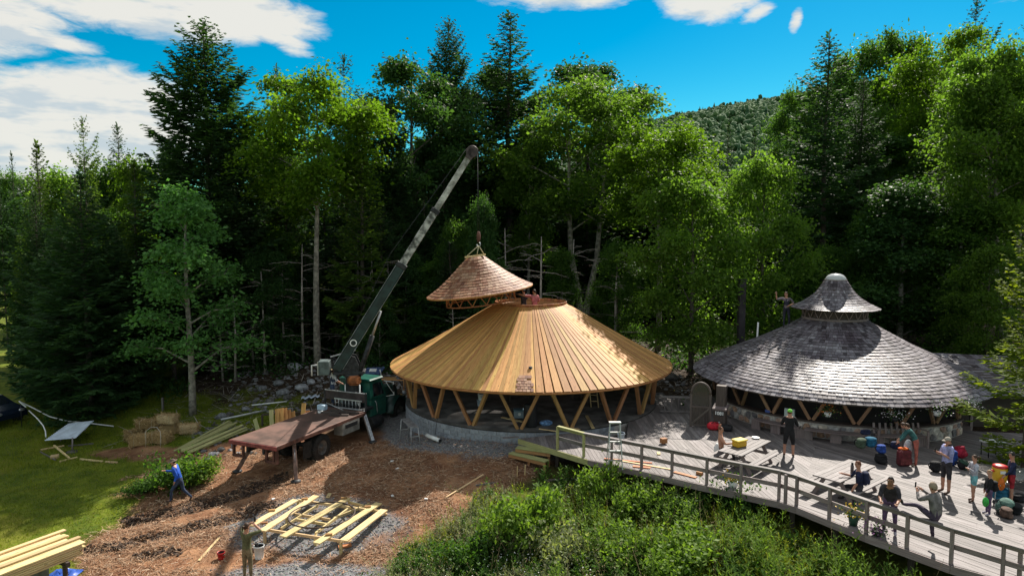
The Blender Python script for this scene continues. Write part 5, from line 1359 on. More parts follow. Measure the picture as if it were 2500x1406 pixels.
MB().lathe([(.26, -.45), (.28, -.4), (.28, .4), (.26, .45)], 16, TM @ Matrix.Translation((1.0, 6.9, -.75)) @ Matrix.Rotation(math.pi / 2, 4, 'X')).build('fuel_tank', DSTEEL, truck)
hood = MB(); ring = []
for y, hw, zt in ((8.0, .62, .62), (8.8, .55, .56), (9.7, .48, .46)):
    ring += [T(-hw, y, -.55), T(-hw, y, zt - .22), T(-hw * .75, y, zt - .04), T(0, y, zt), T(hw * .75, y, zt - .04), T(hw, y, zt - .22), T(hw, y, -.55)]
hood.add(ring, [(i * 7 + k, i * 7 + k + 1, (i + 1) * 7 + k + 1, (i + 1) * 7 + k) for i in range(2) for k in range(6)] + [tuple(range(14, 21)), tuple(range(6, -1, -1))], smooth=False)
DGREEN = paint('dark_green_paint', (.006, .035, .03), .4, ns=3, na=.3, spec=.5)
hood.build('hood', DGREEN, truck)
for s_ in (-1, 1):
    mb = MB(); pts = []
    for a in np.linspace(0, math.pi, 12): pts.append((8.98 - math.cos(a) * .72, -.66 + math.sin(a) * .76))
    vs = [T(s_ * x, y, z) for y, z in pts for x in (.55, 1.18)]
    vs += [T(s_ * x, y, z - .04) for y, z in pts for x in (.55, 1.18)]
    n = len(pts); fs = [(2 * i, 2 * i + 1, 2 * i + 3, 2 * i + 2) for i in range(n - 1)] + [(2 * n + 2 * i, 2 * n + 2 * i + 2, 2 * n + 2 * i + 3, 2 * n + 2 * i + 1) for i in range(n - 1)]
    fs += [(2 * i + 1, 2 * n + 2 * i + 1, 2 * n + 2 * i + 3, 2 * i + 3) for i in range(n - 1)]
    mb.add(vs, fs, smooth=True); mb.build('fender', DGREEN, truck)
    MB().ball(T(s_ * .82, 9.85, .02), .13, 12, 8).build('headlight', ALU, truck)
tb((2.1, .12, .22), (0, 9.95, -.6), 'front_bumper', DSTEEL)
tb((.8, .06, .8), (0, 9.73, -.05), 'grille', DSTEEL)
# turret and boom
PIV = Vector((-8.15, 32.45, 2.30)); TIP = at_y(1152, 372, 33.2)
bd = (TIP - PIV).normalized(); bh = Vector((bd.x, bd.y, 0)).normalized(); bs = Vector((-bh.y, bh.x, 0)); bu = bs.cross(bd) * -1
if bu.z < 0: bu = -bu
MB().lathe([(.5, .06), (.5, .3), (.34, .36), (.34, 1.45), (.5, 1.55), (.5, 1.66)], 20, Matrix.Translation(T(.1, 6.45, 0))).build('turret_column', DSTEEL, truck)
tc = T(.1, 6.45, 0)
TMx = Matrix(((bh.x, bs.x, 0, tc.x), (bh.y, bs.y, 0, tc.y), (0, 0, 1, 0), (0, 0, 0, 1)))
turret = MB().box((1.5, .8, .14), TMx @ Matrix.Translation((-.15, 0, 1.72)), bev=.02).build('turret', DSTEEL, truck)
for s_ in (-.32, .32):
    vs = [(-.75, 1.78), (.45, 1.78), (.15, 2.5), (-.3, 2.6)]
    mb = MB(); mb.add([TMx @ Vector((x, s_ + o, z)) for o in (-.03, .03) for x, z in vs], [(0, 1, 2, 3), (7, 6, 5, 4), (0, 4, 5, 1), (1, 5, 6, 2), (2, 6, 7, 3), (3, 7, 4, 0)]); mb.build('side_plate', DSTEEL, turret)
for k, (x, r) in enumerate(((-.70, .27), (-.1, .24))):
    mb = MB(); mb.lathe([(r * .6, -.28), (r * .6, .28)], 18, TMx @ Matrix.Translation((x, 0, 2.06 - .03 * k)) @ Matrix.Rotation(math.pi / 2, 4, 'X'))
    d_ = mb.build('winch_drum', paint('copper_cable', (.28, .13, .06), .55, .4, ns=8, na=.4), turret)
    for s_ in (-.29, .29): MB().lathe([(r, -.02), (r, .02)], 20, TMx @ Matrix.Translation((x, s_, 2.06 - .03 * k)) @ Matrix.Rotation(math.pi / 2, 4, 'X')).build('flange', DSTEEL, d_)
MB().box((.62, .5, .48), TMx @ Matrix.Translation((.1, -.35, 1.38)), bev=.12).build('hydraulic_motor', paint('rust_orange_motor', (.36, .13, .05), .55, .3, ns=4, na=.5), truck)
bx = MB().box((.5, .75, .65), TMx @ Matrix.Translation((-1.32, -.05, 1.98)), bev=.015).build('counterweight_box', paint('grey_green_steel', (.10, .13, .13), .5, .3, ns=4, na=.3), turret)
for y in (-.43, .33): MB().beam(TMx @ Vector((-1.32 - .26, y, 1.66)), TMx @ Vector((-1.32 - .26, y, 2.3)), .04, .04).build('edge_strip', ALU, bx)
MB().tube([TMx @ Vector((-1.9, -.2, 1.6)), TMx @ Vector((-1.9, -.2, 2.1)), TMx @ Vector((-1.6, -.2, 2.12))], .04, 6).build('bracket', WHITE, turret)
MB().beam(TMx @ Vector((-1.1, .35, 2.40)), TMx @ Vector((.1, .35, 2.72)), .06, .06).build('guard_rail', STEEL, turret)
for k in range(7):
    MB().tube([T(-.35 + k * .16, 6.05, .12), T(-.35 + k * .16 + .04 * (k % 3), 6.0, .55 + .1 * (k % 2))], .018, 5).build('control_lever', STEEL, truck)
for a, b_ in (((-.1, 6.1, .1), (-.1, 6.1, 1.15)), ((.75, 6.1, .1), (.75, 6.1, 1.2)), ((-.1, 6.1, .1), (.35, 6.1, .75)), ((.75, 6.1, .1), (.35, 6.1, .75))):
    MB().tube([T(*a), T(*b_)], .03, 6).build('console_strut', WHITE, truck)
# boom sections
BL = (TIP - PIV).length
BMx = lambda s: Matrix(((bd.x, bs.x, bu.x, 0), (bd.y, bs.y, bu.y, 0), (bd.z, bs.z, bu.z, 0), (0, 0, 0, 1))) 
def bbox(s0, s1, w, h, name, mat_, parent=truck, dv=0, dw=0):
    c = PIV + bd * ((s0 + s1) / 2) + bu * dv + bs * dw
    return MB().box((s1 - s0, w, h), Matrix.Translation(c) @ BMx(0), bev=.02).build(name, mat_, parent)
BGREEN = paint('boom_dark_green', (.012, .030, .030), .45, .2, ns=2.2, na=.4, spec=.5)
BWORN = paint('boom_worn_white', (.50, .50, .47), .5, .1, ns=1.6, na=.2, dirt=(.12, .12, .10), spec=.4)
BWORN2 = paint('boom_scraped', (.40, .40, .38), .5, .2, ns=2.6, na=.2, dirt=(.035, .04, .035), spec=.4)
sA, sB = BL * .46, BL * .72
b1 = bbox(-.5, sA, .32, .42, 'boom_base', BGREEN); b2 = bbox(sA - .1, sB, .29, .36, 'boom_section', BWORN2); b3 = bbox(sB - .1, BL - .15, .24, .29, 'boom_section', BWORN)
for s_, w, h, par in ((sA - .03, .43, .53, b1), (sB - .03, .36, .43, b2)):
    bbox(s_ - .12, s_ + .1, w, h, 'wear_collar', DSTEEL, par)
for dv in (-.232, .232): bbox(-.3, sA - .15, .38, .02, 'edge_flange', paint('scuffed_edge', (.30, .34, .34), .4, .4, ns=3, na=.4), b1, dv)
lt = MB().lathe([(.17, 0), (.17, .01)], 18, Matrix.Translation(PIV + bd * 1.05 - bs * .192) @ BMx(0) @ Matrix.Rotation(math.pi / 2, 4, 'X')).build('round_emblem', WHITE, b1)
MB().lathe([(.12, 0), (.12, .006)], 18, Matrix.Translation(PIV + bd * 1.05 - bs * .2035) @ BMx(0) @ Matrix.Rotation(math.pi / 2, 4, 'X')).build('emblem_disc', BGREEN, lt)
hd = MB()
for o in (-.15, .15):
    hd.lathe([(.27, -.02), (.29, 0), (.27, .02)], 20, Matrix.Translation(PIV + bd * (BL + .02) + bs * o) @ BMx(0) @ Matrix.Rotation(math.pi / 2, 4, 'X'))
hd.box((.5, .34, .34), Matrix.Translation(PIV + bd * (BL - .12)) @ BMx(0)); hd.build('boom_head', paint('boom_head_brown', (.07, .055, .055), .6, .2, ns=4, na=.3), truck)
ramA = PIV + Vector((bh.x * .75, bh.y * .75, -.75)); ramB = PIV + bd * 3.0 - bu * .30
MB().tube([ramA, ramA.lerp(ramB, .62)], .12, 10).build('lift_cylinder', DSTEEL, truck); MB().tube([ramA.lerp(ramB, .6), ramB], .06, 8).build('lift_rod', ALU, truck)
HOOK = Vector((-1.62, 33.2, at_y(1168, 580, 33.2).z))
hp = PIV + bd * BL + bh * .27
MB().tube([TMx @ Vector((-.70, 0, 2.3)), PIV + bd * (BL * .5) - Vector((bh.x, bh.y, 0)) * .55 + bu * .28, PIV + bd * BL + bu * .30], .014, 5).build('hoist_cable', DSTEEL, truck)
for o in (-.06, .06): MB().tube([hp + bs * o, HOOK + Vector((o * .7, 0, .2))], .012, 5).build('hoist_cable', DSTEEL, truck)
hk = MB().lathe([(.02, .30), (.07, .26), (.10, .1), (.10, -.06), (.06, -.2), (.02, -.24)], 14, Matrix.Translation(HOOK)).build('hook_block', RUST, truck)
MB().tube([HOOK + Vector((math.sin(a) * .09, 0, -.33 - math.cos(a) * .09 * -1)) for a in np.linspace(0, 4.7, 10)], .028, 6).build('hook', STEEL, hk)
# things lying on the bed
for k, (x, y, l, rz) in enumerate([(-.2, 4.9, 1.1, 12), (.25, 5.1, 1.2, 8), (.55, 4.75, .9, 25), (.1, 5.35, 1.0, 3), (.75, 5.3, .9, 14)]):
    o = MB().box((l, .13, .07), TM @ Matrix.Translation((x, y, .036)) @ Matrix.Rotation(R(rz), 4, 'Z'), bev=.005).build('timber_block', WDARK)
    tag(o, ['dark timber offcut nearest the left rail of the truck bed', 'long dark timber on the truck bed in front of the ladder', 'short skewed timber on the truck bed', 'dark timber offcut against the headboard', 'dark timber at the right front corner of the truck bed'][k], 'timber', 'timber offcuts on the truck bed')
ld = thing('aluminium_ladder', T(0, 5.6, 0), 'pale metal ladder lying on edge against the headboard of the crane truck', 'ladder')
for z in (.06, .48): MB().beam(T(-.55, 5.84, z), T(1.05, 5.84, z), .03, .06).build('rail', ALU, ld)
for k in range(8): MB().tube([T(-.5 + k * .2, 5.84, .07), T(-.5 + k * .2, 5.84, .47)], .016, 6).build('rung', ALU, ld)
sw = thing('tool_case', T(-.85, 4.95, 0), 'pale blue tool case with a coil of tape on the front of the truck bed', 'tool box')
MB().box((.42, .3, .26), TM @ Matrix.Translation((-.85, 5.3, .135)), bev=.03).build('case', paint('pale_blue_plastic', (.42, .55, .66), .5), sw)
MB().lathe([(.06, 0), (.12, 0), (.12, .07), (.06, .07), (.06, 0)], 16, TM @ Matrix.Translation((-.6, 4.85, .003)), cap=False).build('tape_coil', WHITE, sw)
MB().tube([T(-.8, 5.55, .3), T(.2, 5.5, .06)], .02, 6).build('bar', ALU, sw)

# ================================================================== HANGING ROOF CAP
capC = Vector((-1.57, 33.2, 5.62)); cap = thing('roof_cap', capC, 'conical red cedar shingle roof cap hanging tilted from the crane hook', 'roof section')
cap.rotation_euler = (R(1.5), R(-7.2), 0)
PC = [(2.58, 0), (2.0, .34), (1.42, .77), (.86, 1.26), (.40, 1.66)]
roofc = MB().lathe([(2.54, -.04)] + [(r - .01, z - .03) for r, z in PC] + [(.38, 1.6), (1.4, .70), (2.4, -.02), (2.54, -.04)], 56, cap=False).build('roof', WRED, cap, off=(0, 0, 0))
shingle_roof(cap, roofc, PC, .20, .19, SH_RED, 260, math.atan2(-33.2, 1.57), thick=.026, seed=8)
MB().lathe([(2.56, -.05), (2.60, -.05), (2.60, .02), (2.56, .02), (2.56, -.05)], 64, cap=False).build('eave_trim', WRED, cap, off=(0, 0, 0))
for k in range(2):
    MB().beam((-.50, -.2 + .4 * k, 1.70), (.50, -.2 + .4 * k, 1.70), .06, .07).build('lifting_bar', WPALE, cap, off=(0, 0, 0))
for z in (-.55, -.02): MB().lathe([(1.68, z - .03), (1.72, z - .03), (1.72, z + .03), (1.68, z + .03), (1.68, z - .03)], 48, cap=False).build('ring_beam', WRED, cap, off=(0, 0, 0))
for k in range(16):
    a0 = 2 * math.pi * k / 16; am = a0 + math.pi / 16; a1 = a0 + math.pi / 8
    q = lambda a, z: (1.70 * math.cos(a), 1.70 * math.sin(a), z)
    for u, v in ((q(a0, -.02), q(am, -.53)), (q(am, -.53), q(a1, -.02))): MB().beam(u, v, .035, .04).build('truss_strut', WRED, cap, off=(0, 0, 0))
sl_ = thing('lifting_sling', HOOK, 'pale rope sling between the crane hook and the hanging roof cap', 'sling')
for dx, dy in ((-.42, -.2), (.1, -.2), (.42, .2)):
    MB().tube([HOOK + Vector((0, 0, -.40)), capC + Matrix.Rotation(R(-7.2), 3, 'Y') @ Vector((dx, dy, 1.74))], .022, 6).build('rope', paint('rope', (.42, .38, .24), .9), sl_)

# ================================================================== FURNITURE ON THE DECK
def picnic(c, d, label):
    d = Vector((d[0], d[1], 0)).normalized(); o = Vector((-d.y, d.x, 0)); L = 2.42
    t_ = thing('picnic_table', (c.x, c.y, 0), label, 'picnic table'); c = Vector((c.x, c.y, 0))
    for k in range(5):
        w = .17; off = (k - 2) * .178; MB().beam(c - d * L / 2 + o * off + Vector((0, 0, .72)), c + d * L / 2 + o * off + Vector((0, 0, .72)), w, .04, bev=.004).build('top_board', WGREY, t_)
    for s_ in (-1, 1):
        for k in (0, 1):
            off = s_ * (.66 + k * .15); MB().beam(c - d * L / 2 + o * off + Vector((0, 0, .43)), c + d * L / 2 + o * off + Vector((0, 0, .43)), .142, .04, bev=.004).build('bench_board', WGREY, t_)
        e = c + d * s_ * .85
        for q in (-1, 1): MB().beam(e + o * q * .60 + d * .048, e + o * q * .20 + d * .048 + Vector((0, 0, .695)), .045, .12).build('leg', WGREYD, t_)
        MB().beam(e - o * .80 + Vector((0, 0, .36)), e + o * .80 + Vector((0, 0, .36)), .04, .1).build('bench_bearer', WGREYD, t_)
        MB().beam(e - o * .40 + Vector((0, 0, .66)), e + o * .40 + Vector((0, 0, .66)), .04, .08).build('top_bearer', WGREYD, t_)
    return t_
def tabc(pts):
    q = [at_z(*p_, .74) for p_ in pts]; return (q[0] + q[1] + q[2] + q[3]) / 4, ((q[2] + q[3]) - (q[0] + q[1])).normalized()
c1, d1 = tabc([(1752, 1099), (1810, 1114), (1885, 1077), (1827, 1062)]); picnic(c1, d1, 'weathered picnic table carrying the yellow box')
c2, d2 = tabc([(1987, 1160), (2047, 1175), (2138, 1137), (2073, 1120)]); picnic(c2, d2, 'weathered picnic table with the dark bottle on it')
def arc_bench(a0, a1, label, back=False):
    am = (a0 + a1) / 2; t_ = thing('bench', B2(am, RW + .5), label, 'bench'); n = 3
    for k in range(3):
        r = RW + .28 + k * .155
        vs = [B2(a0 + (a1 - a0) * i / 6, r + q) for i in range(7) for q in (-.07, .07)]
        MB().add([v + Vector((0, 0, z)) for z in (.41, .45) for v in vs], [(2 * i + 14, 2 * i + 16, 2 * i + 17, 2 * i + 15) for i in range(6)] + [(2 * i + 1, 2 * i + 15, 2 * i + 17, 2 * i + 3) for i in range(6)] + [(2 * i, 2 * i + 2, 2 * i + 16, 2 * i + 14) for i in range(6)] + [(0, 14, 15, 1), (12, 13, 27, 26)]).build('seat_board', WGREYD, t_)
    for i in range(3):
        a = a0 + (a1 - a0) * (.04 + .46 * i)
        MB().beam(B2(a, RW + .45, 0), B2(a, RW + .45, .405), .4, .08, up=(B2(a, 1) - B2.c)).build('leg', WGREYD, t_)
    if back:
        for i in range(9):
            a = a0 + (a1 - a0) * i / 8; MB().beam(B2(a, RW + .2, .46), B2(a, RW + .12, .86), .08, .03).build('slat', WGREYD, t_)
        for a in (a0, a1): MB().beam(B2(a, RW + .18, .66), B2(a, RW + .72, .66), .07, .04).build('armrest', WGREYD, t_); MB().beam(B2(a, RW + .7, 0), B2(a, RW + .7, .64), .07, .07).build('leg', WGREYD, t_)
arc_bench(R(-30), R(-11), 'grey plank bench along the stone wall behind the standing person in black')
arc_bench(R(-9), R(13), 'long grey bench along the stone wall with packs at its right end')
arc_bench(R(16), R(34), 'slatted grey bench with arms at the right end of the stone wall', True)

YEL = paint('yellow_plastic', (.62, .36, .015), .4, spec=.5); REDP = paint('red_plastic', (.48, .02, .02), .4, spec=.5)
def rotz(a): return Matrix.Rotation(a, 4, 'Z')
p = at_z(1805, 1089, .74); bxy = thing('storage_box', p, 'yellow plastic lidded box on the nearer end of the picnic table', 'box')
MB().box((.46, .32, .20), Matrix.Translation(p + Vector((0, 0, .105))) @ rotz(.5), bev=.03).build('body', YEL, bxy); MB().box((.50, .36, .06), Matrix.Translation(p + Vector((0, 0, .235))) @ rotz(.5), bev=.02).build('lid', paint('yellow_lid', (.70, .50, .06), .4, spec=.5), bxy)
p = at_z(1845, 1070, .74); o = MB().lathe([(.02, .01), (.10, .01), (.15, .05), (.14, .05), (.09, .02)], 14, Matrix.Translation(p)).build('bowl', WHITE); tag(o, 'small white bowl at the far end of the picnic table with the yellow box', 'bowl')
p = at_z(2080, 1156, .74); bt = thing('bottle', p, 'dark patterned flask standing on the picnic table', 'bottle')
MB().lathe([(.045, .002), (.05, .02), (.05, .26), (.035, .30), (.03, .30)], 14, Matrix.Translation(p)).build('body', paint('sticker_flask', (.09, .075, .075), .4, ns=40, na=.9), bt); MB().lathe([(.033, .30), (.033, .36), (.02, .37)], 12, Matrix.Translation(p)).build('cap', BLACK, bt)
p = at_z(1750, 1103, 0); jg = thing('water_jug', p, 'translucent white plastic jug on the deck beside the picnic bench', 'jug')
MB().lathe([(.10, .0), (.11, .02), (.11, .2), (.05, .30), (.035, .34)], 14, Matrix.Translation(p)).build('body', WHITE, jg); MB().tube([p + Vector((.06, 0, .28)), p + Vector((.13, 0, .24)), p + Vector((.12, 0, .14))], .015, 6).build('handle', WHITE, jg)
# flower pots and hanging baskets
FLW = {'orange': paint('orange_petals', (.42, .12, .02), .6), 'white': paint('white_petals', (.62, .58, .62), .6), 'purple': paint('purple_petals', (.22, .08, .22), .6), 'yellow': paint('yellow_petals', (.60, .38, .03), .6), 'pink': paint('pink_petals', (.5, .16, .22), .6)}
def potted(p, r, h, pm, fm, spread, label, hang=None, seed=0, pot='flower_pot', cat='flower pot'):
    t_ = thing(pot, p, label, cat); gg = np.random.default_rng(seed + 500)
    MB().lathe([(r * .7, 0), (r, h), (r * .93, h), (r * .9, h * .86), (.01, h * .85)], 16, Matrix.Translation(p)).build('pot', pm, t_)
    n = 170; P = gg.normal(size=(n, 3)) * np.array([spread, spread, spread * .6]) + np.array([p.x, p.y, p.z + h + spread * .5])
    V, Q = leaf_quads(P, gg.normal(size=(n, 3)), gg.normal(size=(n, 3)) * .6 + [0, 0, 1], gg.uniform(.05, .1, n), gg.uniform(.03, .06, n))
    V = V - np.array(p); link_obj('foliage', mesh_np('foliage', V, quads=Q, mats=[LEAVES['dark']], var=gg.random(n)), t_)
    n = 90; P = gg.normal(size=(n, 3)) * np.array([spread, spread, spread * .6]) * 1.1 + np.array([p.x, p.y, p.z + h + spread * .7])
    V, Q = leaf_quads(P, gg.normal(size=(n, 3)), gg.normal(size=(n, 3)) * .6 + [0, -.5, 1], gg.uniform(.04, .08, n), gg.uniform(.04, .07, n))
    link_obj('flowers', mesh_np('flowers', V - np.array(p), quads=Q, mats=[fm], var=gg.random(n)), t_)['kind'] = 'stuff'
    if hang is not None:
        for a in (0, 2.1, 4.2): MB().tube([p + Vector((math.cos(a) * r, math.sin(a) * r, h)), Vector(hang)], .006, 4).build('chain', BLACK, t_)
def hang_basket(px, py, th, label, pm, fm, sd, spread=.2):
    e = at_y(px, py, B2(th, 6.3).y); potted(Vector((e.x, e.y, e.z - .10)), .15, .16, pm, fm, spread, label, (e.x, e.y, 1.72), sd, 'hanging_basket', 'hanging basket')
hang_basket(2021, 1010, R(-2), 'hanging basket with white pot and small orange flowers under the grey eave', WHITE, FLW['orange'], 1)
hang_basket(2184, 1022, R(12), 'hanging basket of white flowers under the middle of the grey eave', BLACK, FLW['white'], 2, .26)
hang_basket(2288, 1008, R(22), 'shaded hanging basket of white flowers nearest the right end of the stone wall', WHITE, FLW['white'], 3, .24)
hang_basket(2372, 1000, R(32), 'hanging basket in shade close to the young spruce', BLACK, FLW['white'], 4, .22)
potted(at_z(1788, 1188, 0), .17, .2, WHITE, FLW['yellow'], .12, 'white pot with sparse yellow flowers on the deck beside the railing', seed=5)
potted(at_z(2083, 1281, 0), .15, .3, paint('dark_green_pot', (.02, .06, .04), .5), FLW['yellow'], .17, 'dark green tall pot with yellow and pink flowers by the railing', seed=6)
potted(at_z(2141, 1306, 0), .15, .16, BLACK, FLW['purple'], .19, 'round pot of purple and cream flowers at the feet of the leaning person', seed=7)
# cooler on its stand
p = at_z(2437, 1222, 0); cs = thing('cooler_stand', p, 'small metal folding stand under the yellow drink cooler', 'stand'); zt = .62
MB().box((.55, .42, .03), Matrix.Translation(p + Vector((0, 0, zt - .02))) @ rotz(.4)).build('top', ALU, cs)
for a in range(4): MB().tube([p + Vector((.2 * (-1) ** a, .15 * (-1) ** (a // 2), zt - .03)), p + Vector((.25 * (-1) ** a, .2 * (-1) ** (a // 2), 0))], .014, 6).build('leg', ALU, cs)
cl = thing('drink_cooler', p + Vector((0, 0, zt)), 'yellow barrel drink cooler with red lid on a small stand', 'cooler'); M_ = Matrix.Translation(p + Vector((0, 0, zt - .003)))
MB().lathe([(.18, 0), (.19, .02), (.205, .2), (.21, .44), (.20, .46)], 24, M_).build('body', YEL, cl); MB().lathe([(.20, .46), (.205, .47), (.20, .52), (.12, .55), (.01, .56)], 24, M_).build('lid', REDP, cl)
for s_ in (-1, 1): MB().box((.05, .12, .05), M_ @ Matrix.Translation((s_ * .225, 0, .36)), bev=.01).build('handle', REDP, cl)
MB().box((.14, .02, .09), M_ @ Matrix.Translation((-.05, -.212, .36)) @ rotz(-.25)).build('label_patch', WHITE, cl); MB().tube([M_ @ Vector((0, -.2, .05)), M_ @ Vector((0, -.26, .05)), M_ @ Vector((0, -.27, .02))], .018, 6).build('tap', WHITE, cl)
# low shiny table at the right edge, small outdoor cart in the back
p = at_z(2485, 1195, 0); lt_ = thing('low_table', p, 'low shiny grey table at the right picture edge behind the cooler', 'table')
MB().box((1.3, .8, .03), Matrix.Translation(p + Vector((.3, .3, .42))) @ rotz(.3)).build('top', ALU, lt_)
for a in range(4): MB().tube([p + Vector((.3 + .5 * (-1) ** a, .3 + .28 * (-1) ** (a // 2), .41)), p + Vector((.3 + .5 * (-1) ** a, .3 + .28 * (-1) ** (a // 2), 0))], .02, 6).build('leg', DSTEEL, lt_)
p = at_z(2422, 1113, 0); ct = thing('side_table', p, 'small white topped table half under the spruce boughs', 'table')
MB().box((.7, .5, .05), Matrix.Translation(p + Vector((0, 0, .55))) @ rotz(.2), bev=.01).build('top', WHITE, ct)
for a in range(4): MB().tube([p + Vector((.28 * (-1) ** a, .2 * (-1) ** (a // 2), .53)), p + Vector((.28 * (-1) ** a, .2 * (-1) ** (a // 2), 0))], .02, 6).build('leg', BLACK, ct)
# stepladders, buckets, bags, offcuts
def stepladder(p, ang, h, label, w=.42, top=True):
    t_ = thing('stepladder', p, label, 'ladder'); d = Vector((math.cos(ang), math.sin(ang), 0)); o = Vector((-d.y, d.x, 0))
    for s_ in (-1, 1):
        a = p + d * s_ * w / 2 - o * h * .16; b_ = p + d * s_ * w * .36 + Vector((0, 0, h)); MB().beam(a, b_, .03, .07).build('rail', ALU, t_)
        MB().beam(p + d * s_ * w * .46 + o * h * .26, b_ + o * .04, .025, .035).build('back_leg', ALU, t_)
    n = max(2, int(h / .28))
    for k in range(1, n):
        f = k / n; MB().beam(p - d * w * (.5 - .14 * f) - o * h * .16 * (1 - f) + Vector((0, 0, f * h)), p + d * w * (.5 - .14 * f) - o * h * .16 * (1 - f) + Vector((0, 0, f * h)), .08, .03).build('step', ALU, t_)
    MB().beam(p - d * w * .42 + Vector((0, 0, h + .02)), p + d * w * .42 + Vector((0, 0, h + .02)), .2, .04).build('top_cap', ALU, t_)
    return t_
stepladder(at_z(1500, 1140, 0), R(0), 1.62, 'aluminium stepladder standing just inside the railing', .5)
PLANKP = at_z(1010, 1062, -.6)
t_ = thing('work_platform', ong(1005, 1066), 'low folding aluminium work platform by the front wheel of the truck', 'step platform'); p = ong(1005, 1066)
pa, pb = at_z(988, 1022, .02), at_z(1012, 1043, -.05)
MB().beam(pa, pb, .34, .05).build('platform', STEEL, t_)
for e, ss in ((pa, -1), (pb, 1)):
    d = (pb - pa).normalized(); o = Vector((-d.y, d.x, 0))
    for s_ in (-.16, .16):
        f = e + o * s_; g_ = f + d * .12 * ss + o * s_ * .3; g_.z = gz(g_.x, g_.y); MB().tube([f - Vector((0, 0, .02)), g_], .02, 6).build('leg', ALU, t_)
    m1 = e + d * .07 * ss; m1.z = (e.z + gz(e.x, e.y)) / 2; MB().beam(m1 - o * .18, m1 + o * .18, .03, .03).build('step', ALU, t_)
def bucket(p, r, h, mat_, label, handle=True, name='bucket', rnd=None):
    t_ = thing(name, p, label, 'bucket'); M_ = Matrix.Translation(p)
    MB().lathe([(r * .82, 0), (r * .99, h), (r * 1.03, h), (r * 1.03, h - .05), (r * .99, h - .05)], 20, M_, cap=False).build('body', mat_, t_)
    MB().lathe([(.01, .03), (r * .8, .03), (r * .93, h - .02)], 20, M_, cap=False).build('inside', BLACK, t_)
    if handle: MB().tube([p + Vector((math.cos(a) * r * 1.02, -.02 - .5 * r * math.sin(a), h - .05 - .5 * r * math.sin(a))) for a in np.linspace(0, math.pi, 9)], .006, 4).build('handle', STEEL, t_)
bucket(at_z(1516, 1077, 0), .15, .36, paint('pale_blue_bucket', (.42, .50, .58), .5), 'pale bucket on the deck right of the stepladder')
bucket(ong(633, 1360), .16, .42, WHITE, 'tall white bucket behind the person photographing on the straw')
MB().box((.1, .08, .14), Matrix.Translation(ong(633, 1360) + Vector((-.08, 0, .42)))).build('tool_grip', BLACK, bpy.data.objects['bucket.001'])
bucket(ong(540, 1360), .12, .22, REDP, 'small red pail on the gravel by the straw')
for i, (px, py, lb) in enumerate([(1173, 1002, 'grey blue bucket inside the pavilion left of a V post'), (1181, 978, 'white pail standing on top of the grey blue bucket'), (1408, 990, 'white pail hanging in the pavilion below the eave'), (1465, 1006, 'white bucket inside the pavilion left of the leaning ladder')]):
    p = at_y(px, py, 32.5 if i < 2 else 34)
    if i == 0: p.z = .10
    if i == 1: q = bpy.data.objects['bucket.003'].location; p = Vector((q.x + .02, q.y, .40))
    if i >= 2: p.z = max(.55, p.z)
    bucket(p, .15 if i else .17, .30, WHITE if i else paint('pale_blue_bucket', (.42, .50, .58), .5), lb)
for i, (px, py, Y) in enumerate([(1408, 988, 34.0), (1465, 1004, 34.0)]):
    p = at_y(px, py + 4, Y); s_ = thing('timber_stand', (p.x, p.y, .1), ['rough timber stand carrying the middle pail inside the pavilion', 'rough timber stand carrying the right hand bucket inside the pavilion'][i], 'timber stand')
    bk = bpy.data.objects['bucket.005' if i == 0 else 'bucket.006']; zt_ = bk.location.z
    if True:
        MB().box((.5, .4, .05), loc=(bk.location.x, bk.location.y, zt_ - .028)).build('top', WDARK, s_)
        for a in range(4): MB().beam((bk.location.x + .2 * (-1) ** a, bk.location.y + .15 * (-1) ** (a // 2), .1), (bk.location.x + .2 * (-1) ** a, bk.location.y + .15 * (-1) ** (a // 2), zt_ - .05), .06, .06).build('leg', WDARK, s_)
p = at_z(1268, 1020, .10); tt = thing('plastic_tote', p, 'grey plastic tote with a white label inside the pavilion', 'box')
MB().box((.5, .36, .34), Matrix.Translation(p + Vector((0, 0, .19))), bev=.03).build('body', paint('grey_tote', (.22, .28, .32), .5), tt); MB().box((.54, .40, .05), Matrix.Translation(p + Vector((0, 0, .385))), bev=.01).build('lid', paint('blue_grey_lid', (.10, .20, .26), .5), tt); MB().lathe([(.07, 0), (.07, .004)], 12, Matrix.Translation(p + Vector((0, -.186, .22))) @ Matrix.Rotation(math.pi / 2, 4, 'X')).build('label', WHITE, tt)
p = at_z(1295, 1040, .10); ps_ = thing('wood_stove', p, 'black barrel stove standing inside the pavilion', 'stove')
MB().lathe([(.28, 0), (.30, .05), (.30, .95), (.27, 1.0), (.1, 1.0)], 20, Matrix.Translation(p)).build('body', BLACK, ps_); MB().tube([p + Vector((0, 0, .98)), p + Vector((0, 0, 2.6))], .08, 10).build('flue', BLACK, ps_)
for i, (a, b_, lb, mt) in enumerate([((1225, 1018), (1282, 1030), 'pale board on the pavilion floor in front of the tote', WPALE), ((1316, 1046), (1362, 1053), 'thin board sticking out of the pavilion by the first railing post', WPALE), ((1372, 1040), (1415, 1048), 'short board on the pavilion floor behind the railing', WPALE), ((1228, 1069), (1266, 1066), 'flat grey board lying on the foundation rim', WGREY),
                                       ((1432, 1014), (1448, 1045), 'crossed offcuts at the foot of a V post', WPALE)]):
    p, q = at_z(*a, .115), at_z(*b_, .115); tag(MB().beam(p, q, .14 if i != 1 else .06, .03).build('loose_board', mt), lb, 'board')
p = at_z(1333, 1038, .10); o = MB().ball(p + Vector((0, 0, .11)), (.3, .2, .13), 12, 8).build('plastic_bag', paint('blue_plastic_bag', (.16, .30, .55), .4, ns=7, na=.5, bump=.8)); tag(o, 'crumpled blue plastic bag on the pavilion floor', 'bag')
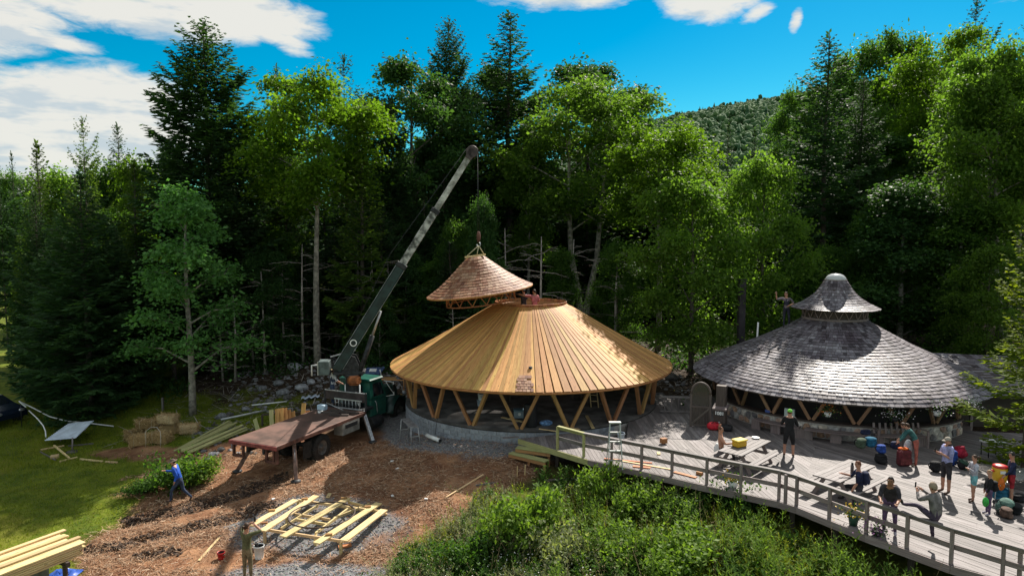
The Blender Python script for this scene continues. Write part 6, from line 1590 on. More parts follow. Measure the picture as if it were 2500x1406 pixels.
la, lb_ = at_y(1440, 950, 33), at_y(1452, 1012, 32.2); la.z = 2.3; lb_.z = .1
l2 = thing('extension_ladder', lb_, 'wooden ladder leaning inside the pavilion towards the eave', 'ladder'); dd = Vector((.17, -.05, 0))
for s_ in (-1, 1): MB().beam(lb_ + dd * s_, la + dd * s_, .03, .07).build('rail', WPALE, l2)
for k in range(1, 8): q = lb_.lerp(la, k / 8); MB().tube([q - dd, q + dd], .017, 6).build('rung', WPALE, l2)
# inner scaffold the two roof workers stand on
sc_ = thing('scaffold', (.9, 33.9, .1), 'timber scaffold standing inside the pavilion below the roof opening', 'scaffold')
for x in (-.1, 1.9):
    for y in (33.3, 34.6): MB().beam((x, y, .09), (x, y, 3.8), .1, .1).build('post', WDARK, sc_)
for k in range(5): MB().beam((-.3, 33.35 + k * .3, 3.82), (2.1, 33.35 + k * .3, 3.82), .28, .05).build('plank', WPALE, sc_)
# red bag and black crate by the number box
p = at_z(1742, 1049, 0); rb = thing('duffel_bag', p, 'bright red duffel bag lying in front of the number box', 'bag')
MB().ball(p + Vector((0, 0, .17)), (.30, .2, .19), 14, 9).build('body', paint('red_cloth', (.50, .02, .035), .7, ns=9, na=.3, bump=.5), rb); MB().tube([p + Vector((-.15, -.1, .3)), p + Vector((0, -.12, .40)), p + Vector((.15, -.1, .3))], .015, 5).build('strap', BLACK, rb)
p = at_z(1768, 1052, 0); bb = thing('black_bag', p, 'open black bag between the red duffel and the stone wall', 'bag'); MB().box((.62, .34, .26), Matrix.Translation(p + Vector((.05, .05, .14))) @ rotz(-.3), bev=.08).build('body', BLACK, bb); MB().tube([p + Vector((-.1, -.1, .25)), p + Vector((.05, -.14, .36)), p + Vector((.2, -.12, .25))], .015, 5).build('strap', BLACK, bb)
# ladder on edge behind the door, fence behind it
ldr = thing('wooden_ladder', at_z(1650, 1008, 0), 'grey wooden ladder standing on its side left of the arched door', 'ladder')
q0, q1 = at_z(1612, 1008, 0), at_z(1686, 1010, 0)
for z in (.1, .78): MB().beam(q0 + Vector((0, 0, z)), q1 + Vector((0, 0, z)), .05, .07).build('rail', WGREY, ldr)
for k in range(4): e = q0.lerp(q1, (k + .6) / 4.4); MB().beam(e + Vector((0, 0, .1)), e + Vector((0, 0, .78)), .05, .06).build('rung', WGREY, ldr)
for i, (px, c_, lb) in enumerate([(1646, (.45, .42, .06), 'yellow green bottle on the ledge behind the grey ladder'), (1665, (.55, .70, .78), 'pale blue bottle on the ledge behind the grey ladder')]):
    p = at_y(px, 966, 36.3); tag(MB().lathe([(.06, 0), (.065, .02), (.065, .2), (.025, .27), (.025, .32)], 12, Matrix.Translation((p.x, p.y, p.z))).build('bottle', paint('bottle_%d' % i, c_, .4)), lb, 'bottle')
lw = thing('low_wall', (9, 36.5, 0), 'low dark plank wall behind the grey ladder at the back of the deck', 'wall')
zz = at_y(1655, 966, 36.3).z
for k in range(4):
    MB().beam((8.0, 36.4, -.3 + (zz + .3) * (k + .5) / 4), (9.6, 36.4, -.3 + (zz + .3) * (k + .5) / 4), .12, (zz + .3) / 4 - .01).build('plank', WDARK, lw)
# deck clutter
for i, (px, py, s3, lb, mt) in enumerate([(1620, 1083, (.24, .2, .2), 'reddish wooden block on a board on the deck', WRED), (1608, 1108, (.3, .12, .04), 'short yellow offcut on the deck behind the railing', WPALE), (1708, 1158, (.22, .13, .1), 'wooden block at the end of a reddish board inside the railing', WRED), (1610, 1095, (.4, .16, .03), 'thin offcut under the reddish block on the deck', WPALE)]):
    p = at_z(px, py, 0); tag(MB().box(s3, Matrix.Translation(p + Vector((0, 0, s3[2] / 2 + .004 + (.03 if i == 0 else 0)))) @ rotz(.4 + i), bev=.005).build('wood_block', mt), lb, 'wood block')
for i, (a, b_, w, lb, mt) in enumerate([((1475, 1119), (1592, 1130), .10, 'long reddish board on the deck behind the third railing post', WRED), ((1500, 1122), (1640, 1146), .09, 'pale long board on the deck beside the railing', WPALE), ((1545, 1138), (1588, 1142), .16, 'short red cedar board by the railing foot', WRED), ((1646, 1152), (1700, 1166), .15, 'brown board lying on the deck just inside the railing', WRED)]):
    p, q = at_z(*a, .012), at_z(*b_, .012); p.z = q.z = .016 + i * .002; tag(MB().beam(p, q, w, .028).build('loose_board', mt), lb, 'board')
# packs
def pack(p, size, mat_, label, rz=0, name='backpack', lean=0, straps=True, mat2=None):
    t_ = thing(name, p, label, 'backpack' if name == 'backpack' else 'bag'); w, d, h = (q * .88 for q in size)
    M_ = Matrix.Translation(p) @ rotz(rz) @ Matrix.Rotation(lean, 4, 'X')
    MB().ball((0, 0, h * .5), (w / 2, d / 2, h * .52), 14, 10, M=M_).build('body', mat_, t_)
    MB().ball((0, 0, h * .88), (w * .46, d * .48, h * .17), 12, 8, M=M_).build('top_flap', mat2 or mat_, t_)
    MB().ball((0, -d * .38, h * .32), (w * .34, d * .26, h * .24), 12, 8, M=M_).build('pocket', mat2 or mat_, t_)
    if straps:
        for s_ in (-1, 1): MB().tube([M_ @ Vector((s_ * w * .22, d * .4, h * .85)), M_ @ Vector((s_ * w * .3, d * .62, h * .5)), M_ @ Vector((s_ * w * .26, d * .42, h * .15))], .018, 5).build('strap', BLACK, t_)
    return t_
CL = lambda n, c: paint('cloth_' + n, c, .85, ns=6, na=.35, bump=1.0)
BLUE, TEAL, OLIVE, NAVY, REDC, MAROON, DGRN, LILAC = CL('blue', (.02, .06, .27)), CL('teal', (.015, .11, .19)), CL('olive', (.05, .075, .05)), CL('navy', (.015, .02, .055)), CL('red', (.38, .02, .05)), CL('maroon', (.10, .02, .025)), CL('sage', (.09, .17, .14)), CL('lilac', (.32, .34, .58))
BLKC = CL('black', (.012, .012, .014)); 
def onb(px, py): return at_z(px, py, .45)
pack(onb(2098, 1092), (.5, .32, .42), OLIVE, 'dark green pack lying on the bench against the stone wall', .3, lean=.3)
pack(onb(2124, 1090), (.52, .32, .42), TEAL, 'teal blue pack on the bench beside the dark green one', -.2, lean=.2)
pack(onb(2112, 1076) + Vector((0, 0, .24)), (.5, .26, .22), NAVY, 'rolled dark sleeping bag on top of the green pack', .2, 'duffel_bag', straps=False)
pack(at_z(2150, 1131, 0) + Vector((0, .0, 0)), (.55, .42, .40), BLKC, 'big black bag on the deck below the bright blue pack', .2, 'duffel_bag', straps=False)
pack(at_z(2152, 1131, 0) + Vector((0, .06, .36)), (.42, .3, .36), BLUE, 'shiny bright blue pack on top of the black bag by the bench', .2)
sc2 = thing('suitcase', at_z(2206, 1137, 0), 'maroon upright suitcase by the arm of the slatted bench', 'suitcase'); p = at_z(2206, 1137, 0)
MB().box((.48, .28, .58), Matrix.Translation(p + Vector((0, 0, .31))) @ rotz(.15), bev=.06).build('body', MAROON, sc2); MB().tube([p + Vector((-.1, 0, .59)), p + Vector((-.1, 0, .66)), p + Vector((.1, 0, .66)), p + Vector((.1, 0, .59))], .014, 5).build('handle', BLACK, sc2)
MB().box((.44, .02, .2), Matrix.Translation(p + Vector((.02, -.146, .2))) @ rotz(.15), bev=.008).build('pocket', CL('wine', (.16, .04, .04)), sc2)
o = MB().ball(p + Vector((0, .05, .63)), (.2, .13, .05), 12, 7).build('orange_cloth', CL('orange', (.60, .12, .02))); tag(o, 'orange cloth lying on top of the maroon suitcase', 'cloth')
pack(onb(2185, 1096), (.4, .28, .32), NAVY, 'dark blue bag on the slatted bench left of the bending person', .2)
pack(at_z(2283, 1151, 0), (.46, .34, .42), BLKC, 'black backpack standing left of the person in the lilac shirt', .1)
pack(at_z(2326, 1136, 0), (.36, .3, .62), BLUE, 'tall blue pack behind the person in the lilac shirt', -.2)
pack(at_z(2349, 1118, 0), (.5, .4, .50), REDC, 'crimson rounded pack in the shade behind the person in lilac', .4, lean=-.3)
pack(at_z(2345, 1143, 0), (.56, .4, .36), BLKC, 'dark green black pack lying in front of the crimson one', .8, lean=.4, mat2=CL('forest', (.02, .05, .035)))
pack(at_z(2442, 1248, 0), (.62, .42, .52), DGRN, 'sage green pack leaning in the heap by the children', .3, lean=.5)
pack(at_z(2434, 1222, 0) + Vector((.1, .05, 0)), (.55, .4, .5), TEAL, 'blue grey pack at the back of the heap by the children', -.3, lean=.3)
pack(at_z(2452, 1262, 0), (.5, .36, .34), CL('brown', (.10, .06, .045)), 'brown bag at the front of the heap by the children', .7, 'duffel_bag', lean=.2)
pack(at_z(2478, 1252, 0), (.4, .3, .38), BLKC, 'black pack at the right of the heap by the children', -.4, lean=.4)
pack(at_z(2487, 1222, 0), (.6, .4, .24), BLKC, 'flat black bag lying on the deck at the right edge', .2, 'duffel_bag', straps=False)
# window-sill things on the stone wall
for i, (th, r, s3, c_, lb) in enumerate([(R(-27), 5.42, (.22, .14, .12), (.08, .13, .38), 'small blue box on the dark sill of the stone wall'), (R(-17), 5.4, (.42, .10, .34), (.50, .58, .55), 'pale notice board propped on the sill beside a log post')]):
    q = B2(th, r, .685); tag(MB().box(s3, Matrix.Translation(q + Vector((0, 0, s3[2] / 2))) @ rotz(B2.rot(th) + math.pi / 2), bev=.01).build(['small_box', 'notice_board'][i], paint('sillthing_%d' % i, c_, .5)), lb, ['box', 'board'][i])

# ================================================================== LUMBER, HAY, YARD THINGS
def jig():
    a, b_, c_, d_ = [ong(*q) for q in ((600, 1283), (760, 1203), (945, 1243), (795, 1330))]
    zc = max(a.z, b_.z, c_.z, d_.z); base_ = (a + b_ + c_ + d_) / 4; base_.z = gz(base_.x, base_.y)
    z1 = zc + .06
    def J(px, py, z): return at_z(px, py, z)
    t_ = thing('layout_frame', base_, 'rectangular frame of thin rails on the gravel with a dark hoop', 'timber frame')
    for (p0, p1) in (((646, 1292), (832, 1320)), ((728, 1221), (942, 1250)), ((686, 1290), (776, 1233)), ((720, 1255), (806, 1268)), ((724, 1268), (800, 1280)), ((770, 1302), (852, 1240)), ((815, 1265), (902, 1230)), ((850, 1225), (910, 1240)), ((650, 1283), (735, 1240))):
        MB().beam(J(*p0, z1), J(*p1, z1), .05, .09).build('rail', WPALE, t_)
    for q in ((646, 1292), (832, 1320), (728, 1221), (942, 1250), (770, 1302), (700, 1255)):
        e = J(*q, z1); g_ = gz(e.x, e.y); MB().beam((e.x, e.y, g_ - .02), (e.x, e.y, z1 - .04), .09, .09).build('support_block', WPALE, t_)
    hc = J(786, 1255, z1 + .10); 
    hoop = [hc + Vector((math.cos(x_) * 1.12, math.sin(x_) * 1.12, .0)) for x_ in np.linspace(0, 2 * math.pi, 41)]
    MB().tube(hoop, .03, 6, cap=False).build('hoop', paint('dark_hoop', (.06, .04, .03), .7), t_)
    B_ = [((612, 1283), (722, 1220), .26, 'pale plank across the far left of the layout frame', .0), ((640, 1296), (772, 1210), .26, 'long pale plank second from the left on the layout frame', .0),
          ((690, 1310), (850, 1216), .27, 'pale plank through the middle of the dark hoop', .0), ((772, 1326), (925, 1228), .27, 'long pale plank right of the dark hoop', .0), ((838, 1320), (938, 1244), .28, 'pale plank at the right end of the layout frame', .0)]
    for p0, p1, w, lb, dz in B_:
        u, v = J(*p0, z1 + .075), J(*p1, z1 + .075); tag(MB().beam(u, v, w, .05, bev=.004).build('plank', WPALE), lb, 'plank', 'planks on the layout frame')
    for (q, lb) in (((664, 1247), 'wood block on the far left plank of the layout frame'), ((744, 1219), 'wood block on the second plank of the layout frame'), ((645, 1278), 'wood block on the near end of the second plank'), ((898, 1238), 'wood block on the plank right of the hoop'), ((803, 1306), 'wood block on the near end of the plank right of the hoop'), ((840, 1217), 'wood block at the far end of the middle plank')):
        e = J(*q, z1 + .10); tag(MB().box((.22, .09, .06), Matrix.Translation(e + Vector((0, 0, .03))) @ rotz(.2)).build('wood_block', WPOST), lb, 'wood block', 'blocks on the planks')
    return z1
ZJ = jig()
def on_ground(a, b_, w, h, mat_, label, name='loose_board', cat='board', group=None, lift=.0):
    p, q = ong(*a), ong(*b_); p.z += h / 2 + .012 + lift; q.z += h / 2 + .012 + lift
    return tag(MB().beam(p, q, w, h, bev=.004).build(name, mat_), label, cat, group)
on_ground((805, 1203), (800, 1214), .14, .03, WPALE, 'small pale offcut on the straw behind the layout frame')
on_ground((826, 1336), (858, 1330), .20, .06, WRED, 'reddish offcut on the gravel in front of the layout frame')
on_ground((824, 1328), (858, 1325), .16, .03, WPALE, 'pale offcut on the reddish one in front of the layout frame', lift=.075)
on_ground((1088, 1216), (1180, 1164), .06, .04, WPALE, 'thin pale stick lying alone on the brown mulch', 'stick', 'stick')
on_ground((485, 1368), (535, 1312), .08, .03, WPALE, 'narrow pale board on the straw left of the red pail')
on_ground((1162, 1190), (1210, 1184), .08, .04, WGREY, 'grey board end at the top of the weeds')
on_ground((1330, 1174), (1405, 1168), .12, .05, WGREYD, 'dark weathered board lying below the deck corner')
on_ground((1560, 1210), (1642, 1206), .16, .05, WGREY, 'grey plank lying in the dark weeds under the deck')
for i, (px, py) in enumerate([(1262, 1168), (1281, 1162)]):
    p = ong(px, py); tag(MB().beam(p - Vector((0, 0, .1)), p + Vector((.02, 0, .42)), .04, .03).build('survey_stake', WPALE), ['short wooden stake left of its twin below the steps', 'taller wooden stake right of its twin below the steps'][i], 'stake')
for i, (px, py) in enumerate([(957, 1127), (970, 1145), (958, 1210), (1040, 1218), (667, 1218)]):
    p = ong(px, py); tag(MB().box((.13, .09, .05), Matrix.Translation(p + Vector((0, 0, .03))) @ rotz(i), bev=.01).build('paper_scrap', WHITE), ['white scrap on the mulch right of the truck wheel', 'pale scrap on the mulch below the other scrap', 'white scrap beside the shadow edge on the mulch', 'dark rimmed scrap near the lone stick', 'white scrap in the truck shadow on the straw'][i], 'scrap')
# big stack of fresh boards at the lower left: lies on a low trailer
sa, sb = at_z(205, 1312, -.95), at_z(88, 1279, -.95)
sd_ = (at_z(205, 1312, -.95) - at_z(-60, 1412, -.95)).normalized(); so_ = Vector((-sd_.y, sd_.x, 0))
stack = thing('lumber_stack', at_z(60, 1350, -1.4), 'thick stack of fresh pale boards at the lower left corner', 'lumber stack')
rs = random.Random(3); S0 = at_z(203, 1322, -.98)
for row in range(7):
    ncol = 5 if row < 6 else 3
    for c_ in range(ncol):
        w = .29; off = (c_ + .5) * .30 + (rs.uniform(-.01, .01)); z = -1.35 + row * .062
        if row == 6: off += (.28, .42, .62)[c_] ; w = .16
        e = S0 + so_ * off + sd_ * rs.uniform(-.12, .10) * (1 if row < 6 else -2.0); e.z = z
        st_ = e - sd_ * 4.6; MB().beam(st_, e, w, .048, bev=.003).build('plank', WPALE, stack)
for k in range(2):
    e = S0 - sd_ * (.5 + 2.2 * k); e.z = -1.46; MB().beam(e - so_ * .1, e + so_ * 1.6, .1, .14).build('bearer', WDARK, stack)
    for s_ in (.1, 1.4): q = e + so_ * s_; MB().beam((q.x, q.y, gz(q.x, q.y) - .05), (q.x, q.y, -1.52), .1, .1).build('block', WDARK, stack)
t_ = thing('framed_panel', ong(90, 1402), 'grey framed panel leaning against the lumber stack', 'panel'); p = at_z(88, 1400, -1.9)
MB().box((.7, .05, .55), Matrix.Translation(at_z(85, 1402, -1.75)) @ rotz(.55) @ Matrix.Rotation(R(-12), 4, 'X'), bev=.01).build('board', paint('grey_panel', (.20, .20, .19), .7, ns=4, na=.3), t_)
vs = []; nn = 12; pb_ = ong(155, 1402)
rg = np.random.default_rng(4); tz = rg.random((nn, nn)) * .16
mb = MB(); tv = [pb_ + Vector((-.45 + .9 * i / (nn - 1), -.35 + .7 * j / (nn - 1), .03 + tz[i, j] * math.sin(math.pi * i / (nn - 1)) * math.sin(math.pi * j / (nn - 1)) * 1.6)) for i in range(nn) for j in range(nn)]
mb.add(tv, [(i * nn + j, (i + 1) * nn + j, (i + 1) * nn + j + 1, i * nn + j + 1) for i in range(nn - 1) for j in range(nn - 1)], smooth=True)
tag(mb.build('tarpaulin', paint('blue_tarp', (.03, .09, .40), .35, spec=.5)), 'crumpled blue tarpaulin on the ground below the lumber stack', 'tarpaulin')
# green treated lumber left of the truck
lum = thing('treated_lumber', ong(510, 1080), 'loose stack of greenish treated boards lying left of the truck bed', 'lumber stack')
rs = random.Random(6)
for k in range(13):
    o_ = (k % 7) * 6.5 - 18; z = .10 + (k // 7) * .06 + rs.uniform(0, .02)
    a = ong(448 + o_ * .9 + rs.uniform(-12, 8), 1106 + o_ * .25); b_ = ong(580 + o_ * .8 + rs.uniform(-14, 12), 1044 + o_ * .45)
    MB().beam(a + Vector((0, 0, z)), b_ + Vector((0, 0, z + .02)), .14, .04, bev=.003).build('plank', WTREAT, lum)
for k, f in enumerate((.2, .75)):
    a = ong(448, 1106).lerp(ong(580, 1046), f); MB().beam(a + Vector((-.5, .3, .03)), a + Vector((.6, -.45, .03)), .08, .07).build('bearer', WDARK, lum)
# boards leaning behind the truck bed
for i, px in enumerate([632, 664, 678, 689, 698, 707, 717, 736, 745]):
    top_y = [1022, 1000, 998, 996, 996, 1000, 1004, 984, 1002][i]
    p = at_y(px, 1040, 32.8 + .1 * i); g_ = gz(p.x, p.y); q = at_y(px + (6 if i > 6 else (-10 if i == 0 else -2)), top_y, 33.4 + .1 * i)
    lbs = ['short pale board leaning at the far left behind the truck bed', 'tall greenish board leaning behind the truck bed', 'first orange board of the leaning row behind the truck bed', 'second orange board of the leaning row behind the truck bed', 'middle orange board of the leaning row behind the truck bed', 'fourth orange board of the leaning row behind the truck bed', 'shorter orange board ending the leaning row', 'tall reddish board standing apart behind the truck bed', 'short orange board right of the tall reddish one']
    tag(MB().beam((p.x, p.y, g_ - .03), q, .21, .03, up=(0, 1, 0)).build('leaning_board', WTREAT if i < 2 else WNEW), lbs[i], 'board', 'boards leaning behind the truck bed')
rk = thing('board_rack', (-12, 33.6, -.6), 'low timber rack the orange boards lean on behind the truck', 'rack')
u, v = at_y(640, 1012, 33.9), at_y(752, 1006, 34.6); MB().beam(u, v, .08, .08).build('rail', WDARK, rk)
for e in (u, v): MB().beam((e.x, e.y, gz(e.x, e.y) - .05), e, .08, .08).build('post', WDARK, rk)
# pipes and sheets on the slope behind
for i, (a, b_, r, mt, lb) in enumerate([((540, 1032), (650, 1008), .06, ALU, 'bundle of pale metal strips lying on the rubble left of the truck'), ((615, 996), (700, 986), .035, WHITE, 'thin white pole on the rubble behind the leaning boards'), ((560, 1026), (632, 1012), .04, ALU, 'thinner metal strip beside the pale bundle')]):
    p, q = ong(*a), ong(*b_); tag(MB().tube([p + Vector((0, 0, r + .12)), q + Vector((0, 0, r + .12))], r, 8).build('metal_pole', mt), lb, 'pole')
p0, p1 = ong(735, 982), ong(780, 976)
nn = 10; mb = MB(); dv_ = (p1 - p0); dn_ = Vector((-dv_.y, dv_.x, 0)).normalized()
tv = [p0 + dv_ * (i / (nn - 1)) + dn_ * (.5 * j) + Vector((0, 0, .22 + .06 * math.sin(i * 2.1) + .02 * j)) for i in range(nn) for j in range(2)]
mb.add(tv, [(2 * i, 2 * i + 2, 2 * i + 3, 2 * i + 1) for i in range(nn - 1)], smooth=True); o = mb.build('crumpled_sheet', paint('pale_plastic_sheet', (.45, .52, .62), .4)); o.modifiers.new('t', 'SOLIDIFY').thickness = .01
tag(o, 'crumpled pale plastic sheet on the ground behind the truck headboard', 'sheet')
# bigger rocks
RM = [paint('rock_' + n, c, .9, ns=5, na=.35, bump=.6) for n, c in (('grey', (.17, .175, .185)), ('dark', (.10, .095, .09)), ('pale', (.27, .275, .295)))]
def rock(p, r, mat_, label, sd, group=None):
    gg = np.random.default_rng(sd); import bmesh
    bm = bmesh.new(); bmesh.ops.create_icosphere(bm, subdivisions=2, radius=1)
    for v in bm.verts:
        n_ = 1 + .45 * (vnoise(v.co.x * 1.3 + sd * 3.1, v.co.y * 1.3 + v.co.z * 2) - .5); v.co = Vector((v.co.x * n_ * r, v.co.y * n_ * r * .8, v.co.z * n_ * r * .6))
    me = bpy.data.meshes.new('rock'); bm.to_mesh(me); bm.free(); me.materials.append(mat_); o = link_obj('rock', me); o.location = p + Vector((0, 0, r * .25)); o.rotation_euler = (0, 0, sd)
    return tag(o, label, 'rock', group)
for i, (px, py, r) in enumerate([(690, 962, .42), (702, 973, .34), (737, 952, .4), (680, 940, .32), (660, 982, .3), (720, 915, .5), (540, 1020, .35), (560, 1014, .25), (520, 1112, .22), (505, 1122, .2), (540, 1100, .2), (760, 940, .3), (640, 950, .3), (870, 860, .45), (930, 846, .4), (600, 1002, .25), (1640, 925, .5), (1600, 915, .4), (1570, 930, .35)]):
    rock(ong(px, py), r, RM[i % 3], 'grey rock lying in the rubble at the edge of the wood', i + 1, 'rocks in the rubble')
# hay bales
HAY = shingle_mat('hay', [(.20, .13, .055), (.40, .27, .12), (.50, .37, .18), (.30, .20, .08), (.58, .44, .25)], .9)
def bale(c, size, rz, label, sd):
    t_ = thing('hay_bale', c - Vector((0, 0, size[2] / 2)), label, 'hay bale', 'hay bales in the heap'); M_ = Matrix.Translation(c) @ rotz(rz) @ Matrix.Rotation(R(4) * math.sin(sd), 4, 'X')
    MB().box((size[0] * .95, size[1] * .95, size[2] * .95), M_, bev=.07).build('body', HAY, t_)
    gg = np.random.default_rng(sd + 90); n = 900; f = gg.integers(0, 5, n); P = gg.uniform(-.5, .5, (n, 3)) 
    ax = np.array([0, 0, 1, 1, 2])[f]; sg = np.array([-1, 1, -1, 1, 1])[f]; P[np.arange(n), ax] = sg * .47; P *= np.array(size)
    D = gg.normal(size=(n, 3)); D[np.arange(n), ax] *= .35; D[np.arange(n), ax] += sg * .25
    V, Q = leaf_quads(P, D, gg.normal(size=(n, 3)), gg.uniform(.08, .22, n), np.full(n, .022))
    Mr = np.array(M_.to_3x3()); V = V @ Mr.T + np.array(c) - np.array(woff(t_))
    s_ = link_obj('straw_tufts', mesh_np('straw_tufts', V, quads=Q, mats=[HAY], var=gg.random(n)), t_); s_['kind'] = 'stuff'
    for x in (-.25, .25):
        q = [M_ @ Vector((x * size[0] * 1.1, y, z)) for y, z in ((-size[1] * .49, -size[2] * .48), (-size[1] * .49, size[2] * .49), (size[1] * .49, size[2] * .49))]; MB().tube(q, .008, 4).build('twine', paint('twine', (.45, .40, .28), .9), t_)
hb_ = ong(360, 1086)
for i, (px, py, dz, s3, rz, lb) in enumerate([(345, 1086, .0, (1.0, .62, .55), .35, 'big ragged bale at the front left of the hay heap'), (395, 1080, .0, (1.0, .6, .55), -.3, 'bale at the front right of the hay heap'), (362, 1070, .56, (1.0, .6, .45), .15, 'bale on the second tier at the left of the hay heap'), (412, 1058, .05, (1.0, .6, .5), .5, 'bale at the back of the hay heap'), (410, 1060, .60, (.95, .6, .48), -.1, 'topmost bale of the hay heap'), (462, 1056, .0, (.9, .55, .5), .2, 'bale lying apart at the right of the hay heap'), (330, 1072, .02, (.9, .55, .5), .9, 'bale at the back left of the hay heap')]):
    c = ong(px, py); c.z += dz + s3[2] / 2 - .02; bale(c, s3, rz, lb, i)
p = ong(398, 1002); tag(MB().beam((p.x, p.y, p.z - .1), (p.x, p.y, p.z + .75), .1, .1).build('wooden_post', WGREY), 'short grey post standing behind the hay heap', 'post')
# small wire stand at the hay
ws = thing('wire_stand', ong(368, 1090), 'bent white wire stand in front of the hay bales', 'wire stand')
for x in (355, 392): 
    p = ong(x, 1092); MB().tube([p, p + Vector((.02, 0, .75)), p + Vector((.25 if x < 370 else -.2, .1, .95))], .006, 5).build('wire', WHITE, ws)
u = ong(355, 1092) + Vector((.25, .1, .95)); v = ong(392, 1092) + Vector((-.2, .1, .95)); MB().tube([u, v], .006, 5).build('wire', WHITE, ws)
# corrugated panel on post with its bent white pipes
cpan = thing('corrugated_panel', ong(176, 1103), 'sheet of pale corrugated metal tilted on a single post on the lawn', 'panel')
q = [at_y(109, 1075, 33.6), at_y(184, 1069, 33.2), at_y(229, 1026, 34.6), at_y(168, 1033, 35.4)]
nn = 90; tv = []
nrm = (q[1] - q[0]).cross(q[3] - q[0]).normalized()
for i in range(nn + 1):
    f = i / nn; a = q[0].lerp(q[3], f); b_ = q[1].lerp(q[2], f); w = .03 * math.sin(f * 2 * math.pi * 15); tv += [a + nrm * w, b_ + nrm * w, a + nrm * (w - .008), b_ + nrm * (w - .008)]
mb = MB(); mb.add(tv, [(4 * i, 4 * i + 4, 4 * i + 5, 4 * i + 1) for i in range(nn)] + [(4 * i + 2, 4 * i + 3, 4 * i + 7, 4 * i + 6) for i in range(nn)], smooth=True)
mb.build('sheet', paint('galvanised_sheet', (.44, .50, .58), .45, .25, ns=2, na=.15), cpan)
p = ong(176, 1103); MB().tube([p - Vector((0, 0, .1)), at_y(177, 1068, p.y)], .035, 8).build('post', WGREY, cpan); MB().lathe([(.28, -.02), (.24, .05), (.05, .08)], 12, Matrix.Translation(p)).build('foot', CONCF, cpan)
for a, b_ in ((q[0].lerp(q[1], .5), q[3].lerp(q[2], .5)), (q[0].lerp(q[3], .5), q[1].lerp(q[2], .5))): MB().beam(a - nrm * .06, b_ - nrm * .06, .05, .06).build('bearer', WGREY, cpan)
def pipe(pts, r, mat_, label, cat='pipe', name='bent_pipe'):
    P = [at_y(px, py, Y) for px, py, Y in pts]; tag(MB().tube(P, r, 7).build(name, mat_), label, cat)
pipe([(50, 981, 36.6), (80, 995, 36.5), (120, 1016, 36.4), (160, 1027, 36.3), (220, 1033, 36.2), (277, 1040, 36.0)], .035, WHITE, 'long bowed white pipe passing behind the corrugated panel')
pipe([(47, 979, 36.6), (63, 993, 36.3)], .04, WHITE, 'short white pipe end at the left tip of the bowed pipe')
pipe([(71, 1002, 36.0), (92, 1022, 35.4), (105, 1038, 34.8), (111, 1052, 34.3), (112, 1066, 33.9)], .03, WHITE, 'thin bent white pipe left of the corrugated panel')
s1 = thing('pipe_prop', at_y(50, 981, 36.6), 'thin stake holding up the left end of the white pipes', 'stake'); e = at_y(50, 981, 36.6); MB().tube([(e.x, e.y, gz(e.x, e.y) - .05), (e.x, e.y, e.z + .02)], .02, 6).build('stake', DSTEEL, s1)
s1 = thing('pipe_prop', at_y(275, 1040, 36.0), 'thin stake holding up the right end of the bowed white pipe', 'stake'); e = at_y(275, 1040, 36.0); MB().tube([(e.x, e.y, gz(e.x, e.y) - .05), (e.x, e.y, e.z + .02)], .02, 6).build('stake', DSTEEL, s1)
for a, b_, w, lb in [((99, 1099), (157, 1089), .09, 'pale beam at the far side of the timber outline on the lawn'), ((166, 1090), (229, 1084), .07, 'thin pale beam right of the panel post on the lawn'), ((98, 1103), (136, 1124), .06, 'thin beam at the left side of the timber outline'), ((132, 1089), (169, 1119), .09, 'beam crossing the timber outline on the lawn'), ((146, 1128), (189, 1117), .08, 'short beam at the front of the timber outline'), ((196, 1122), (250, 1128), .09, 'weathered pole lying in the grass right of the outline'), ((258, 1129), (286, 1131), .09, 'end of a pale pole in the grass beside the straw')]:
    on_ground(a, b_, w, .06, WPALE if w > .07 else WGREY, lb, 'timber_beam', 'beam')
p = ong(134, 1118); tag(MB().box((.34, .3, .16), Matrix.Translation(p + Vector((0, 0, .09))) @ rotz(.5), bev=.02).build('wood_block', WPALE), 'squared pale wood block inside the timber outline on the lawn', 'wood block')
# roller level tube by the foundation
p, q = at_z(1042, 1062, -.48), at_z(1074, 1075, -.52)
lv = thing('paper_roll', (p + q) / 2, 'white roll lying against the block foundation', 'roll'); MB().tube([p, q], .085, 14).build('roll', WHITE, lv); MB().lathe([(.04, 0), (.08, 0), (.08, .012), (.04, .012)], 14, Matrix.Translation(q + (q - p).normalized() * .001) @ (q - p).to_track_quat('Z', 'Y').to_matrix().to_4x4()).build('core', BLACK, lv)
e = at_z(1062, 1062, -.4); tag(MB().tube([e, at_y(1068, 1020, e.y + .1)], .012, 5).build('iron_bar', BLACK), 'thin dark bar leaning on the foundation beside the white roll', 'bar')
